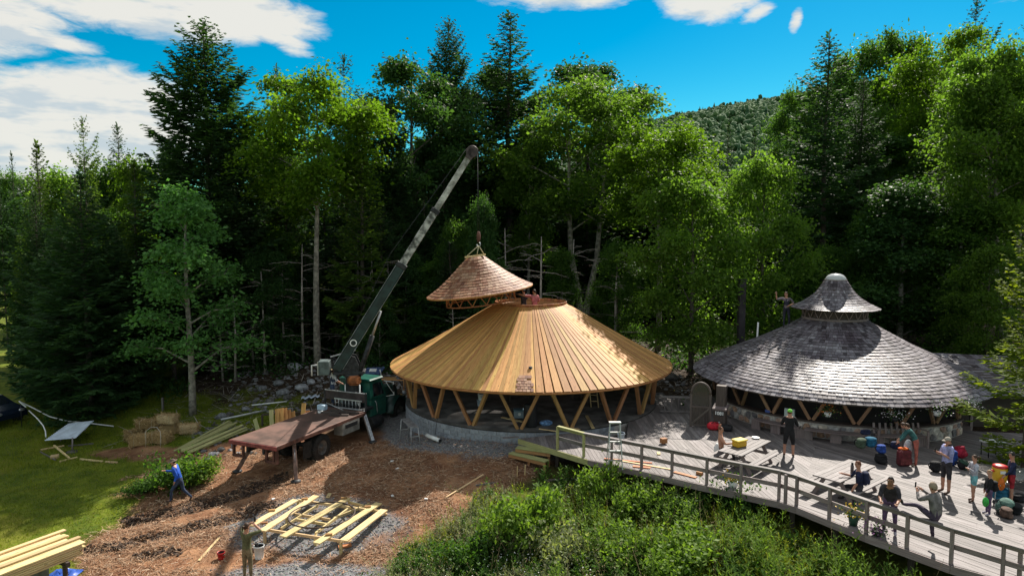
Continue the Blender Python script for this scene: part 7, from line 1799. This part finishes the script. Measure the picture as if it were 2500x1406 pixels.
# tables and blue gear between the truck and the pavilion
tbp = at_y(905, 912, 41); wt = thing('work_table', (tbp.x, tbp.y, gz(tbp.x, tbp.y)), 'timber work table behind the truck hood with blue gear on it', 'table')
c = Vector((tbp.x + .1, tbp.y, gz(tbp.x, tbp.y))); zt = at_y(905, 921, 41).z
for k in range(4): MB().beam(c + Vector((-1.6, -.45 + k * .3, zt - c.z)), c + Vector((1.6, -.45 + k * .3, zt - c.z)), .28, .05).build('top_board', WPOST, wt)
for x in (-1.4, 1.4):
    for y in (-.4, .4): MB().beam(c + Vector((x, y, -.1)), c + Vector((x, y, zt - c.z - .02)), .09, .09).build('leg', WPOST, wt)
gs = thing('canvas_chair', c + Vector((.1, 0, zt - c.z)), 'blue folded canvas chair on pale legs behind the green cab', 'chair'); z0 = zt + .03
o_ = Vector((c.x, c.y, z0))
MB().add([o_ + Vector(v) for v in ((-.6, -.3, .25), (.55, -.3, .3), (.7, .35, .55), (-.4, .35, .5), (-.6, -.3, .17), (.55, -.3, .22), (.7, .35, .47), (-.4, .35, .42))], [(0, 1, 2, 3), (4, 7, 6, 5), (0, 4, 5, 1), (1, 5, 6, 2), (2, 6, 7, 3), (3, 7, 4, 0)]).build('seat', CL('dull_blue', (.05, .08, .17)), gs)
MB().box((.42, .3, .03), Matrix.Translation(o_ + Vector((.05, -.05, .42))) @ Matrix.Rotation(R(22), 4, 'X')).build('pale_patch', WHITE, gs)
for x in (-.75, -.35, .62): MB().tube([o_ + Vector((x, -.3, 0)), o_ + Vector((x - .12, -.2, .5))], .03, 6).build('leg', WHITE, gs)
fr = thing('rail_frame', (-6.3, 37.5, 0), 'frame of thin orange timber rails between the truck and the pavilion', 'frame')
for a, b_ in (((930, 926, 38), (985, 928, 38)), ((978, 962, 37.8), (1003, 962, 37.8)), ((986, 900, 38), (986, 975, 38)), ((1005, 930, 38), (1005, 985, 38))): MB().beam(at_y(*a), at_y(*b_), .05, .05).build('rail', WNEW, fr)
# car at the left edge
ca_ = at_z(6, 1030, -2.0); car = thing('parked_car', (ca_.x - 1.2, ca_.y, gz(ca_.x, ca_.y)), 'dark car cut by the left picture edge, its headlight showing', 'car')
CM = Matrix.Translation((ca_.x - 1.25, ca_.y + .4, gz(ca_.x - 1, ca_.y))) @ rotz(R(-18))
prof = [(-2.0, .45), (-2.05, .75), (-1.9, .95), (-1.2, 1.02), (-.6, 1.45), (.5, 1.48), (1.1, 1.05), (1.85, .88), (2.1, .68), (2.12, .42)]
mb = MB(); n = len(prof); vs = [CM @ Vector((x, s_ * (.86 if z < 1.1 else .66), z)) for s_ in (-1, 1) for x, z in prof]
mb.add(vs, [(i, i + 1, n + i + 1, n + i) for i in range(n - 1)] + [tuple(range(n - 1, -1, -1)), tuple(range(n, 2 * n)), (0, n, 2 * n - 1, n - 1)]); mb.build('body', paint('dark_blue_car_paint', (.012, .02, .04), .2, .2, spec=.6), car)
for s_ in (-1, 1):
    for x in (-1.3, 1.35):
        w_ = MB().lathe([(.2, -.1), (.33, -.1), (.33, .1), (.2, .1)], 20, CM @ Matrix.Translation((x, s_ * .80, .33)) @ Matrix.Rotation(math.pi / 2, 4, 'X')).build('wheel', RUBBER, car)
        MB().lathe([(.2, 0), (.12, -.02 * s_), (.01, -.02 * s_)], 14, CM @ Matrix.Translation((x, s_ * .9, .33)) @ Matrix.Rotation(math.pi / 2, 4, 'X'), cap=False).build('rim', STEEL, w_)
    MB().ball((1.98, s_ * .62, .74), (.12, .18, .09), 12, 8, M=CM).build('headlight', ALU, car)
mb = MB(); mb.add([CM @ Vector(v) for v in ((-1.15, -.70, 1.06), (.98, -.70, 1.08), (.5, -.672, 1.42), (-.58, -.672, 1.40))], [(0, 1, 2, 3)]); mb.build('side_window', GLASSD, car)
mb = MB(); mb.add([CM @ Vector(v) for v in ((1.08, -.62, 1.085), (1.08, .62, 1.085), (.54, .55, 1.46), (.54, -.55, 1.46))], [(0, 1, 2, 3)]); mb.build('windscreen', GLASSD, car)
# boardwalk in the wood at the right
bwk = thing('boardwalk', at_y(2400, 785, 40), 'grey boardwalk with a plain railing in the trees at the right', 'boardwalk')
u, v = at_y(2325, 765, 43), at_y(2560, 800, 38.5); u.z = v.z = 3.5; d = (v - u).normalized(); o = Vector((-d.y, d.x, 0)); n = 34
for k in range(n):
    e = u.lerp(v, (k + .5) / n); MB().beam(e - o * .6, e + o * .6, (v - u).length / n - .012, .05).build('plank', WGREY, bwk)
for s_ in (-.6,):
    for k in range(6):
        e = u.lerp(v, k / 5) + o * s_ * -1; MB().beam(e + Vector((0, 0, -.2)), e + Vector((0, 0, 1.0)), .1, .1).build('post', WGREYD, bwk)
    for z in (.98, .5): MB().beam(u + o * .6 + Vector((0, 0, z)), v + o * .6 + Vector((0, 0, z)), .05, .13).build('rail', WGREY, bwk)
MB().beam(u - o * .6 + Vector((0, 0, -.12)), v - o * .6 + Vector((0, 0, -.12)), .06, .22).build('fascia', WGREYD, bwk)
for k in range(5): e = u.lerp(v, (k + .5) / 5); MB().beam((e.x, e.y, gz(e.x, e.y) - .2), (e.x, e.y, 3.44), .14, .14).build('pile', WDARK, bwk)
for i, (px, py, Y, r) in enumerate([(2345, 848, 36.5, .55), (2330, 826, 37.5, .45), (2378, 838, 37.5, .5), (2395, 862, 36, .5), (2366, 870, 36, .3)]):
    p = at_y(px, py, Y); p.z = min(p.z, 3.2); rock(Vector((p.x, p.y, gz(p.x, p.y))), r * 1.6, RM[i % 3], ['large mossy boulder on the bank behind the lean-to', 'boulder at the top left of the bank behind the lean-to', 'pale boulder right of the mossy one on the bank', 'boulder on the bank close to the spruce boughs', 'small stone at the foot of the bank behind the lean-to'][i], 60 + i)

# ================================================================== PEOPLE
SKIN = paint('skin', (.42, .22, .15), .55, ns=6, na=.1); SKIN2 = paint('skin_tan', (.30, .15, .095), .55, ns=6, na=.1)
HAIRB = paint('brown_hair', (.05, .025, .014), .6, ns=20, na=.4); HAIRD = paint('dark_hair', (.015, .011, .01), .6, ns=20, na=.4); HAIRR = paint('auburn_hair', (.13, .045, .02), .6, ns=20, na=.4); HAIRL = paint('blond_hair', (.32, .20, .10), .6, ns=20, na=.3)
EYE = paint('eye', (.02, .015, .012), .3); LIP = paint('lips', (.28, .09, .08), .5)
SHOE_D = paint('dark_shoes', (.03, .025, .022), .7); SHOE_L = paint('pale_shoes', (.40, .36, .42), .7); SHOE_B = paint('brown_boots', (.07, .04, .028), .7)
def nrm(v): return Vector(v).normalized()
def person(label, p, yaw, H, pose, shirt, pants, shoes, skin=SKIN, hair=HAIRB, hairstyle='short', sleeve=.55, leg=1.0, pelvis_z=None, girth=1.0, hat=None, name='person', overall=None):
    """one continuous skinned body in the given pose; local frame: x right, y forward, z up"""
    S = H; J = {}
    sp = nrm(pose.get('spine', (0, 0, 1))); hd = nrm(pose.get('head', (0, .05, 1)))
    look = Vector(pose.get('look', (0, 1, 0)))
    tw = pose.get('twist', 0.0); sr = Vector((math.cos(tw), math.sin(tw), 0))            # shoulder axis
    pel = Vector((0, 0, 0)); J['pelvis'] = pel
    J['waist'] = pel + sp * .10 * S; sp2 = nrm(sp * 1.0 + Vector(pose.get('curl', (0, 0, 0)))); J['chest'] = J['waist'] + sp2 * .12 * S; J['neck'] = J['chest'] + sp2 * .105 * S
    J['jaw'] = J['neck'] + (sp2 + hd).normalized() * .045 * S; J['head'] = J['jaw'] + hd * .045 * S; J['crown'] = J['head'] + hd * .045 * S
    for s_, k in ((1, 'r'), (-1, 'l')):
        ua, fa = pose.get(k + 'a', ((s_ * .18, .02, -1), (s_ * .06, .12, -1)))
        sh = J['chest'] + sp2 * .075 * S + sr * s_ * .098 * S; J['sh' + k] = sh
        el = sh + nrm(ua) * .172 * S; wr = el + nrm(fa) * .145 * S; pa = wr + nrm(pose.get(k + 'h', fa)) * .055 * S
        J['el' + k], J['wr' + k], J['pa' + k] = el, wr, pa
        th, si = pose.get(k + 'l', ((s_ * .06, .03, -1), (s_ * .02, -.03, -1)))
        hp = pel + Vector((s_ * .052 * S, 0, -.02 * S)); kn = hp + nrm(th) * .245 * S; an = kn + nrm(si) * .235 * S
        fd = Vector(pose.get(k + 'f', (s_ * .12, 1, -.28))); toe = an + nrm(fd) * .095 * S; heel = an + Vector((0, -.02 * S, -.022 * S))
        J['hp' + k], J['kn' + k], J['an' + k], J['to' + k] = hp, kn, an, toe
    low = min(min(J[a + k].z - r * S for a, r in (('an', .04), ('to', .014), ('kn', .03))) for k in 'rl')
    J = {k: v + Vector((0, 0, (-low if pelvis_z is None else pelvis_z))) for k, v in J.items()}
    g_ = girth
    rad = dict(pelvis=.070 * g_, waist=.064 * g_, chest=.074 * g_, neck=.030, jaw=.042, head=.054, crown=.034, sh=.043 * g_, el=.029, wr=.020, pa=.022, hp=.056 * g_, kn=.036, an=.025, to=.022)
    names = list(J); idx = {k: i for i, k in enumerate(names)}
    E = [('pelvis', 'waist'), ('waist', 'chest'), ('chest', 'neck'), ('neck', 'jaw'), ('jaw', 'head'), ('head', 'crown')]
    for k in 'rl': E += [('chest', 'sh' + k), ('sh' + k, 'el' + k), ('el' + k, 'wr' + k), ('wr' + k, 'pa' + k), ('pelvis', 'hp' + k), ('hp' + k, 'kn' + k), ('kn' + k, 'an' + k), ('an' + k, 'to' + k)]
    me = bpy.data.meshes.new('tmp'); me.from_pydata([J[k] for k in names], [(idx[a], idx[b_]) for a, b_ in E], [])
    o = bpy.data.objects.new('tmp', me); COL.objects.link(o); o.modifiers.new('s', 'SKIN')
    for i, k in enumerate(names):
        key = k if k in rad else k[:-1]; me.skin_vertices[0].data[i].radius = (rad[key] * S, rad[key] * S)
        me.skin_vertices[0].data[i].use_root = (k == 'pelvis')
    o.modifiers.new('u', 'SUBSURF').levels = 1
    ev = o.evaluated_get(bpy.context.evaluated_depsgraph_get()); bme = bpy.data.meshes.new_from_object(ev)
    bpy.data.objects.remove(o); bpy.data.meshes.remove(me)
    V = np.array([v.co[:] for v in bme.vertices]); Fc = [list(f.vertices) for f in bme.polygons]; bpy.data.meshes.remove(bme)
    # flatten the trunk front to back
    seg = [(a, b_) for a, b_ in E]; A = np.array([J[a][:] for a, _ in seg]); B_ = np.array([J[b_][:] for _, b_ in seg])
    wv = np.stack([np.sin(V[:, 2] * 47 + V[:, 0] * 23 + S * 9) * np.sin(V[:, 2] * 19 + V[:, 1] * 31), np.sin(V[:, 2] * 41 + V[:, 1] * 29 + 2), np.zeros(len(V))], 1)
    V = V + wv * .0055 * (V[:, 2:] < J['neck'].z)
    C = np.array([V[f].mean(0) for f in Fc])
    d = B_ - A; L2 = (d ** 2).sum(1); t_ = np.clip(((C[:, None] - A) * d).sum(-1) / L2, 0, 1); dist = np.linalg.norm(C[:, None] - (A + d * t_[..., None]), axis=-1)
    rr = np.array([(rad.get(a, rad.get(a[:-1])) + rad.get(b_, rad.get(b_[:-1]))) / 2 * S for a, b_ in seg]); k_ = np.argmin(dist / rr, axis=1)
    mats = [skin, shirt, pants, shoes, EYE, LIP]; mi = []
    for f in range(len(Fc)):
        a, b_ = seg[k_[f]]; tt = t_[f, k_[f]]; base_ = a if a in rad else a[:-1]
        if base_ in ('waist',) or (base_ == 'chest' and b_ != 'neck') or base_ == 'chest': m_ = 1 if not (b_ == 'neck' and tt > .72) else 0
        elif base_ == 'pelvis': m_ = (1 if tt > .45 else 2) if b_ == 'waist' else 2
        elif base_ in ('neck', 'jaw', 'head'): m_ = 0
        elif base_ == 'sh': m_ = 1 if tt < sleeve * 2 else 0
        elif base_ == 'el': m_ = 1 if (sleeve * 2 - 1) > tt else 0
        elif base_ == 'wr': m_ = 0
        elif base_ == 'hp': m_ = 2 if tt < leg * 2 else 0
        elif base_ == 'kn': m_ = 2 if (leg * 2 - 1) > tt else (0 if tt < .9 else 3)
        else: m_ = 3
        if overall is not None and m_ == 1 and base_ == 'waist': m_ = 2
        mi.append(m_)
    mb = MB(); mb.v = [tuple(v) for v in V]; mb.f = Fc; mb.mi = mi; mb.sm = [True] * len(Fc); mb.uv = [(V[j][0] + V[j][1], V[j][2]) for f in Fc for j in f]
    # head frame, face
    up = hd; fw = (look - up * look.dot(up)).normalized(); rt = fw.cross(up); hc = J['head'] + up * .004 * S
    HM = Matrix(((rt.x, fw.x, up.x, hc.x), (rt.y, fw.y, up.y, hc.y), (rt.z, fw.z, up.z, hc.z), (0, 0, 0, 1)))
    mb.ball((0, .004 * S, 0), (.045 * S, .054 * S, .062 * S), 16, 12, 0, HM)                       # skull
    mb.ball((0, .018 * S, -.040 * S), (.030 * S, .032 * S, .026 * S), 12, 8, 0, HM)                 # jaw
    nose = [(-.007, .054, -.018), (.007, .054, -.018), (0, .070, -.016), (0, .053, .008)]
    mb.add([HM @ (Vector(q) * S) for q in nose], [(0, 1, 2), (1, 3, 2), (0, 2, 3)], 0)
    for s_ in (-1, 1):
        mb.ball((s_ * .018 * S, .049 * S, .006 * S), (.0085 * S, .006 * S, .005 * S), 8, 6, 4, HM)
        mb.ball((s_ * .046 * S, -.004 * S, -.006 * S), (.006 * S, .012 * S, .017 * S), 8, 6, 0, HM)
        mb.box((.022 * S, .006 * S, .004 * S), HM @ Matrix.Translation((s_ * .018 * S, .053 * S, .019 * S)), 4)
    mb.ball((0, .050 * S, -.034 * S), (.014 * S, .005 * S, .004 * S), 8, 5, 5, HM)
    # five fingers on each hand
    for k, s_ in (('r', 1), ('l', -1)):
        pa, wr = J['pa' + k], J['wr' + k]; d_ = (pa - wr).normalized(); cu = Vector(pose.get(k + 'c', (0, .3, -.3)))
        side = d_.cross(Vector((0, 0, 1)) if abs(d_.z) < .8 else Vector((0, 1, 0))).normalized(); nrm_ = side.cross(d_)
        cl_ = nrm(d_ + cu * .5)
        for q, ln in ((-.015, .038), (-.005, .043), (.005, .041), (.015, .033)):
            b0 = pa - d_ * .006 * S + side * q * S; b1 = b0 + d_ * ln * .5 * S; b2 = b1 + cl_ * ln * .5 * S; mb.tube([b0, b1, b2], [.0065 * S, .006 * S, .0045 * S], 5, 0)
        b0 = wr.lerp(pa, .55) + side * -s_ * .012 * S; b1 = b0 + (d_ * .6 - side * s_ * .8).normalized() * .022 * S; mb.tube([b0, b1, b1 + d_ * .02 * S], [.008 * S, .007 * S, .005 * S], 5, 0)
    root = thing(name, p, label, 'person', rz=yaw)
    mb.build('body', mats, root, off=(0, 0, 0))
    def part(mbx, nm, mt): return mbx.build(nm, mt, root, off=(0, 0, 0))
    # hair
    if hair is not None:
        hb = MB(); cut = {'short': lambda x, y, z: z > .05 - .9 * max(0, -y) and not (y > .45 and z < .62), 'long': lambda x, y, z: z > -.2 - 1.2 * max(0, -y) and not (y > .35 and z < .6), 'buzz': lambda x, y, z: z > .15 - .7 * max(0, -y) and not (y > .5 and z < .7)}[hairstyle if hairstyle != 'bun' else 'short']
        k2 = 1.09 if hairstyle != 'buzz' else 1.035
        hb.ball((0, .002 * S, .002 * S), (.045 * S * k2, .054 * S * k2, .062 * S * k2), 20, 14, M=HM, keep=cut)
        if hairstyle == 'long': hb.tube([HM @ (Vector((0, -.045, 0)) * S), HM @ (Vector((0, -.058, -.06)) * S), HM @ (Vector((0, -.05, -.125)) * S)], [.030 * S, .034 * S, .012 * S], 8)
        if hairstyle == 'bun': hb.tube([HM @ (Vector((0, -.05, .02)) * S), HM @ (Vector((0, -.085, .02)) * S), HM @ (Vector((0, -.09, -.055)) * S)], [.016 * S, .02 * S, .006 * S], 8)
        part(hb, 'hair', hair)
    if hat:
        kind, hm = hat; hb = MB()
        if kind == 'cap':
            hb.ball((0, .002 * S, .012 * S), (.051 * S, .060 * S, .062 * S), 18, 12, M=HM, keep=lambda x, y, z: z > .12)
            n = 9; vs = []
            for i in range(n):
                a = math.pi * (i / (n - 1)); x = math.cos(a) * .045; y0 = .035 + .02 * math.sin(a); y1 = .058 + .052 * math.sin(a)
                vs += [HM @ (Vector((x, y0, .024)) * S), HM @ (Vector((x, y1, .014)) * S), HM @ (Vector((x, y1, .010)) * S), HM @ (Vector((x, y0, .019)) * S)]
            hb.add(vs, [(4 * i + j, 4 * i + 4 + j, 4 * i + 4 + (j + 1) % 4, 4 * i + (j + 1) % 4) for i in range(n - 1) for j in range(4)])
            part(hb, 'cap', hm)
        elif kind == 'brim':
            hb.ball((0, .002 * S, .014 * S), (.052 * S, .060 * S, .058 * S), 18, 12, M=HM, keep=lambda x, y, z: z > .1)
            hb.lathe([(.045 * S, .022 * S), (.085 * S, .012 * S), (.10 * S, .016 * S), (.085 * S, .017 * S), (.045 * S, .028 * S)], 24, HM, cap=False); part(hb, 'hat', hm)
        else:
            hb.ball((0, -.004 * S, .010 * S), (.053 * S, .063 * S, .074 * S), 20, 14, M=HM, keep=lambda x, y, z: z > -.05 - .5 * max(0, -y)); part(hb, 'beanie', hm)
    W_ = Matrix.Translation(p) @ Matrix.Rotation(yaw, 4, 'Z')
    return root, {k: W_ @ v for k, v in J.items()}, W_, part, J, HM
KH = CL('khaki', (.16, .13, .075)); OLV = CL('olive_shirt', (.10, .105, .05)); DENIM = CL('denim', (.03, .045, .085)); GREYC = CL('grey_jacket', (.15, .14, .14)); CHAR = CL('charcoal', (.035, .032, .038)); PURP = CL('purple', (.11, .07, .14)); PINK = CL('pink', (.42, .13, .14)); WHC = CL('white', (.55, .57, .62)); TQ = CL('turquoise', (.17, .42, .46)); PALEG = CL('pale_grey', (.36, .37, .42)); CORAL = CL('coral', (.34, .10, .075)); CAPG = CL('cap_beige', (.28, .25, .21)); LIME = CL('lime', (.18, .55, .08)); HATB = CL('hat_brown', (.13, .095, .075)); BEAN = CL('beanie_taupe', (.24, .19, .14)); REDS = CL('red_shorts', (.30, .02, .03)); STRIPE = CL('faded_stripe', (.16, .13, .15)); TEALS = CL('teal_shirt', (.035, .12, .12))
def phone(pt, d, label):
    tag(MB().box((.075, .012, .15), Matrix.Translation(pt) @ Matrix.Rotation(math.atan2(d[1], d[0]) - math.pi / 2, 4, 'Z'), bev=.006).build('phone', BLACK), label, 'phone')
def gun(k, px, py): return ong(px, py)
# the runner: heading left, mid-stride
p = ong(440, 1226)
person('person in a blue jacket and brimmed hat striding left across the straw', p, R(97), 1.74, dict(spine=(0, .32, 1), head=(0, .25, 1), look=(0, 1, -.25), ra=((.25, .55, -.8), (-.1, 1, .15)), la=((-.35, -.55, -.8), (.05, .35, -1)),
       rl=((.05, -.22, -1), (.05, -.70, -.72)), ll=((-.05, .62, -.82), (-.02, .10, -1)), lf=(-.05, 1, .05), rf=(.05, .45, -.9)), CL('jacket_blue', (.015, .085, .45)), DENIM, SHOE_B, sleeve=1.0, hair=HAIRD, hat=('brim', HATB), girth=1.08)
# photographer on the straw, seen from behind
p = ong(605, 1412)
r_, Jw, *_ = person('person in olive and khaki raising both hands to photograph on the straw', p, R(-22), 1.74, dict(head=(0, .05, 1), look=(0, 1, .15), ra=((.55, .55, .15), (-.92, .15, .42)), la=((-.45, .65, .2), (.9, .2, .42))), OLV, KH, SHOE_B, sleeve=.55, hair=HAIRB, hairstyle='bun', girth=1.02)
phone((Jw['par'] + Jw['pal']) / 2 + Vector((.02, .05, .10)), (.3, 1), 'dark phone held up by the person in olive')
# crane operator
p = T(-.92, 6.16, .06)
person('crane operator in white shirt, blue overalls and straw hat standing at the levers', p, R(-60), 1.76, dict(spine=(0, .12, 1), head=(0, .2, 1), look=(.2, 1, -.2), ra=((.35, .35, -.9), (0, .8, -.5)), la=((-.25, .25, -.95), (.1, .8, -.6))), WHC, DENIM, SHOE_B, sleeve=.5, hair=HAIRD, hat=('brim', CL('straw_hat', (.42, .32, .19))), girth=1.15, overall=1)
# two men in the roof opening
p = Vector((1.12, 33.55, 3.85))
person('man in a pink shirt standing in the roof opening and reaching out to the left', p, R(20), 1.76, dict(spine=(0, .05, 1), head=(-.05, .1, 1), look=(-.5, 1, .2), la=((-1, .15, .10), (-1, .25, .28)), ra=((.3, .25, -.9), (0, .7, -.6))), PINK, DENIM, SHOE_B, sleeve=.5, hair=HAIRB, girth=1.12)
p = Vector((.58, 33.9, 3.85))
person('man in dark shirt and white cap beside the man in pink', p, R(35), 1.80, dict(head=(0, .1, 1), look=(-.3, 1, .3), la=((-.8, .5, .3), (-.5, .7, .8)), ra=((.3, .35, -.6), (-.3, .8, .3))), CHAR, CHAR, SHOE_B, sleeve=.5, hair=HAIRD, hat=('cap', WHC))
# woman on the grey roof
dd_ = Vector((13.35, 33.05, 0)); p = Vector((dd_.x, dd_.y, 3.86))
person('woman in dark overalls on the grey roof beside the cupola, one arm raised', p, R(165), 1.68, dict(spine=(.05, .02, 1), head=(.12, .1, 1), look=(.5, 1, .2), la=((-.6, .2, -.75), (.75, .3, -.4)), ra=((.75, .15, -.15), (.12, .3, 1)), rl=((.04, .05, -1), (0, -.02, -1)), ll=((-.10, .10, -1), (-.05, -.1, -1))), STRIPE, CL('overall', (.03, .03, .05)), SHOE_D, sleeve=.5, hair=HAIRB, hairstyle='bun', overall=1)
# man in black
p = at_z(1925, 1115, 0)
person('man in black with a bright green cap standing at the stone wall', p, R(-25), 1.78, dict(head=(0, .12, 1), look=(.1, 1, -.2), ra=((.35, .2, -.9), (-.1, .85, .05)), la=((-.35, .2, -.9), (.1, .85, -.1)), rl=((.12, .05, -1), (.02, -.03, -1)), ll=((-.12, .03, -1), (-.02, -.03, -1))), BLKC, BLKC, SHOE_D, sleeve=.52, leg=.5, hair=HAIRB, hairstyle='buzz', hat=('cap', LIME), girth=1.25)
# seated shirtless person with arm over the head, on the far bench of table 1
o_ = Vector((-d1.y, d1.x, 0)); seat = Vector((c1.x, c1.y, 0)) + o_ * .74 - d1 * .35
person('shirtless person sitting at the picnic table with one arm bent over the head', seat, math.atan2(-o_.y, -o_.x) - math.pi / 2 + .5, 1.70, dict(spine=(0, -.08, 1), head=(-.05, .02, 1), look=(.4, 1, 0), la=((-.7, -.1, .75), (.9, .05, .55)), ra=((.25, .5, -.8), (-.2, .8, .1)), rl=((.15, 1, -.06), (.05, .08, -1)), ll=((-.15, 1, -.06), (-.05, .08, -1)), rf=(.1, 1, -.05), lf=(-.1, 1, -.05)), SKIN, CHAR, SHOE_D, hair=HAIRR, sleeve=0, pelvis_z=.53)
# bending person at the bags
p = at_z(2234, 1137, 0)
person('person in teal top and coral trousers bending over the bags at the slatted bench', p, R(60), 1.66, dict(spine=(0, .35, 1), curl=(0, .45, 0), head=(0, .8, .6), look=(0, .6, -1), ra=((.2, .5, -.9), (-.1, .6, -.8)), la=((-.2, .5, -.9), (.1, .6, -.8)), rl=((.08, -.05, -1), (.02, 0, -1)), ll=((-.08, -.05, -1), (-.02, 0, -1))), TEALS, CORAL, SHOE_B, sleeve=.95, hair=HAIRB, hairstyle='long')
o = MB().ball(at_y(2217, 1092, at_z(2220, 1132).y) + Vector((0, 0, 0)), (.15, .1, .30), 12, 9).build('cloth_bag', WHC); tag(o, 'white cloth bundle held by the person bending over the bags', 'cloth')
# man in lilac
p = at_z(2308, 1203, 0)
r_, Jw, *_ = person('man in lilac shirt, dark shorts and pale cap looking at a phone', p, R(95), 1.80, dict(spine=(0, -.02, 1), head=(0, .08, 1), look=(0, 1, -.02), ra=((.22, .2, -.92), (-.42, .8, .45)), la=((-.22, .25, -.9), (.42, .8, .5)), rl=((.05, .05, -1), (0, -.02, -1)), ll=((-.06, -.02, -1), (0, -.02, -1))), LILAC, CHAR, SHOE_B, sleeve=.5, leg=.5, hair=HAIRB, hat=('cap', CAPG), girth=1.14)
phone((Jw['par'] + Jw['pal']) / 2 + Vector((-.07, 0, .06)), (-1, 0), 'dark phone held by the man in lilac')
# girl in pale top
p = at_z(2375, 1224, 0)
person('girl in pale top and turquoise shorts with a ponytail and folded arms', p, R(80), 1.46, dict(head=(0, .05, 1), look=(0, 1, .1), ra=((.32, .25, -.85), (-.9, .45, .12)), la=((-.45, .25, -.8), (.85, .5, .2)), rl=((.05, -.06, -1), (.0, -.05, -1)), ll=((-.05, .12, -1), (-.02, .0, -1))), PALEG, TQ, SHOE_B, sleeve=1.0, leg=.30, hair=HAIRB, hairstyle='bun')
# child with pale hood
p = at_z(2412, 1256, 0)
r_, Jw, W_, *_ = person('child in dark hooded top and patterned leggings holding a green bag', p, R(75), 1.34, dict(head=(0, .1, 1), look=(0, 1, .1), ra=((.22, .15, -1), (.05, .1, -1)), la=((-.22, .25, -1), (0, .4, -1))), BLKC, PURP, SHOE_L, sleeve=1.0, hair=HAIRL, hairstyle='buzz')
pack(W_ @ Vector((0, -.13, .72)), (.26, .2, .36), BLKC, 'black backpack worn by the child in the dark hooded top', R(75) + math.pi * 0, straps=True)
o = MB().ball(Jw['pal'] + Vector((-.02, -.04, -.19)), (.09, .07, .15), 12, 9).build('green_bag', paint('green_plastic_bag', (.04, .40, .06), .5, ns=8, na=.3, bump=.5)); tag(o, 'bright green plastic bag held by the child in the dark top', 'bag')
# boy at the cooler
p = at_z(2466, 1226, 0)
r_, Jw, *_ = person('boy in navy top and red shorts standing at the yellow cooler', p, R(70), 1.56, dict(head=(0, .08, 1), look=(-.2, 1, -.05), ra=((.2, .1, -1), (0, .3, -1)), la=((-.2, .35, -.9), (0, .6, -.7))), NAVY, REDS, SHOE_D, sleeve=.9, leg=.45, hair=HAIRD)
o = MB().ball(Jw['pal'] + Vector((-.03, -.02, -.2)), (.11, .06, .2), 12, 9).build('orange_bag', paint('orange_plastic_bag', (.60, .14, .015), .5, ns=8, na=.3, bump=.5)); tag(o, 'orange plastic bag held by the boy at the cooler', 'bag')
# seated at picnic table 2, back to camera
o2 = Vector((-d2.y, d2.x, 0)); seat = Vector((c2.x, c2.y, 0)) - o2 * .74 - d2 * .55
ya = math.atan2(o2.y, o2.x) - math.pi / 2
r_, Jw, W_, *_ = person('person with a navy pack on the back sitting at the nearer picnic table bench', seat, ya + .6, 1.70, dict(spine=(0, .1, 1), head=(0, .1, 1), look=(-.4, 1, 0), ra=((.2, .5, -.85), (-.1, .9, .2)), la=((-.3, .2, -.95), (-.05, .5, -.9)), rl=((.2, 1, -.08), (.05, .05, -1)), ll=((-.6, .5, -.55), (-.1, -.1, -1)), rf=(.1, 1, -.05), lf=(-.1, 1, -.05)), NAVY, CHAR, SHOE_D, sleeve=.6, hair=HAIRR, pelvis_z=.53)
pack(W_ @ Vector((0, -.14, .60)), (.38, .26, .48), NAVY, 'navy rounded backpack worn by the person sitting at the picnic table', ya + .6)
# leaning on the rail
rp_ = at_z(2170, 1302, 0)
person('man in dark shirt and purple trousers leaning with his forearms on the railing', rp_, R(148), 1.80, dict(spine=(0, .50, 1), curl=(0, .15, 0), head=(-.05, .15, 1), look=(.15, 1, -.1), ra=((.2, .55, -.85), (-.15, 1, -.15)), la=((-.2, .6, -.8), (.15, 1, -.12)), rl=((.06, .05, -1), (.02, -.14, -1)), ll=((-.10, .22, -1), (-.02, -.22, -1))), CHAR, PURP, SHOE_L, skin=SKIN2, sleeve=.5, hair=HAIRD, hairstyle='buzz', girth=1.16)
# sitting on the rail
q = RP[12].lerp(RP[14], .78); q.z = 0
rdir = (RP[12] - RP[14]).normalized(); yw = math.atan2(rdir.y, rdir.x) - math.pi / 2
r_, Jw, *_ = person('person in grey jacket and beanie sitting on the railing, one leg stretched out', q + Vector((.12, .12, 0)), yw - .15, 1.74, dict(spine=(0, -.12, 1), curl=(0, .3, 0), head=(0, .12, 1), look=(.15, 1, -.05), ra=((.25, .8, -.45), (-.62, .5, .62)), la=((-.25, .75, -.5), (.62, .55, .55)), ll=((-.06, .80, .38), (-.02, 1, -.30)), rl=((.30, .45, -.75), (.05, -.1, -1)), lf=(0, .6, .8), rf=(.1, 1, -.15)), GREYC, CL('grey_purple', (.06, .045, .075)), SHOE_D, sleeve=1.0, hair=HAIRB, hairstyle='short', hat=('beanie', BEAN), pelvis_z=1.045, girth=1.2)
phone((Jw['par'] + Jw['pal']) / 2 + Vector((-.06, .02, .09)), (rdir.x, rdir.y), 'dark phone held up by the person sitting on the railing')
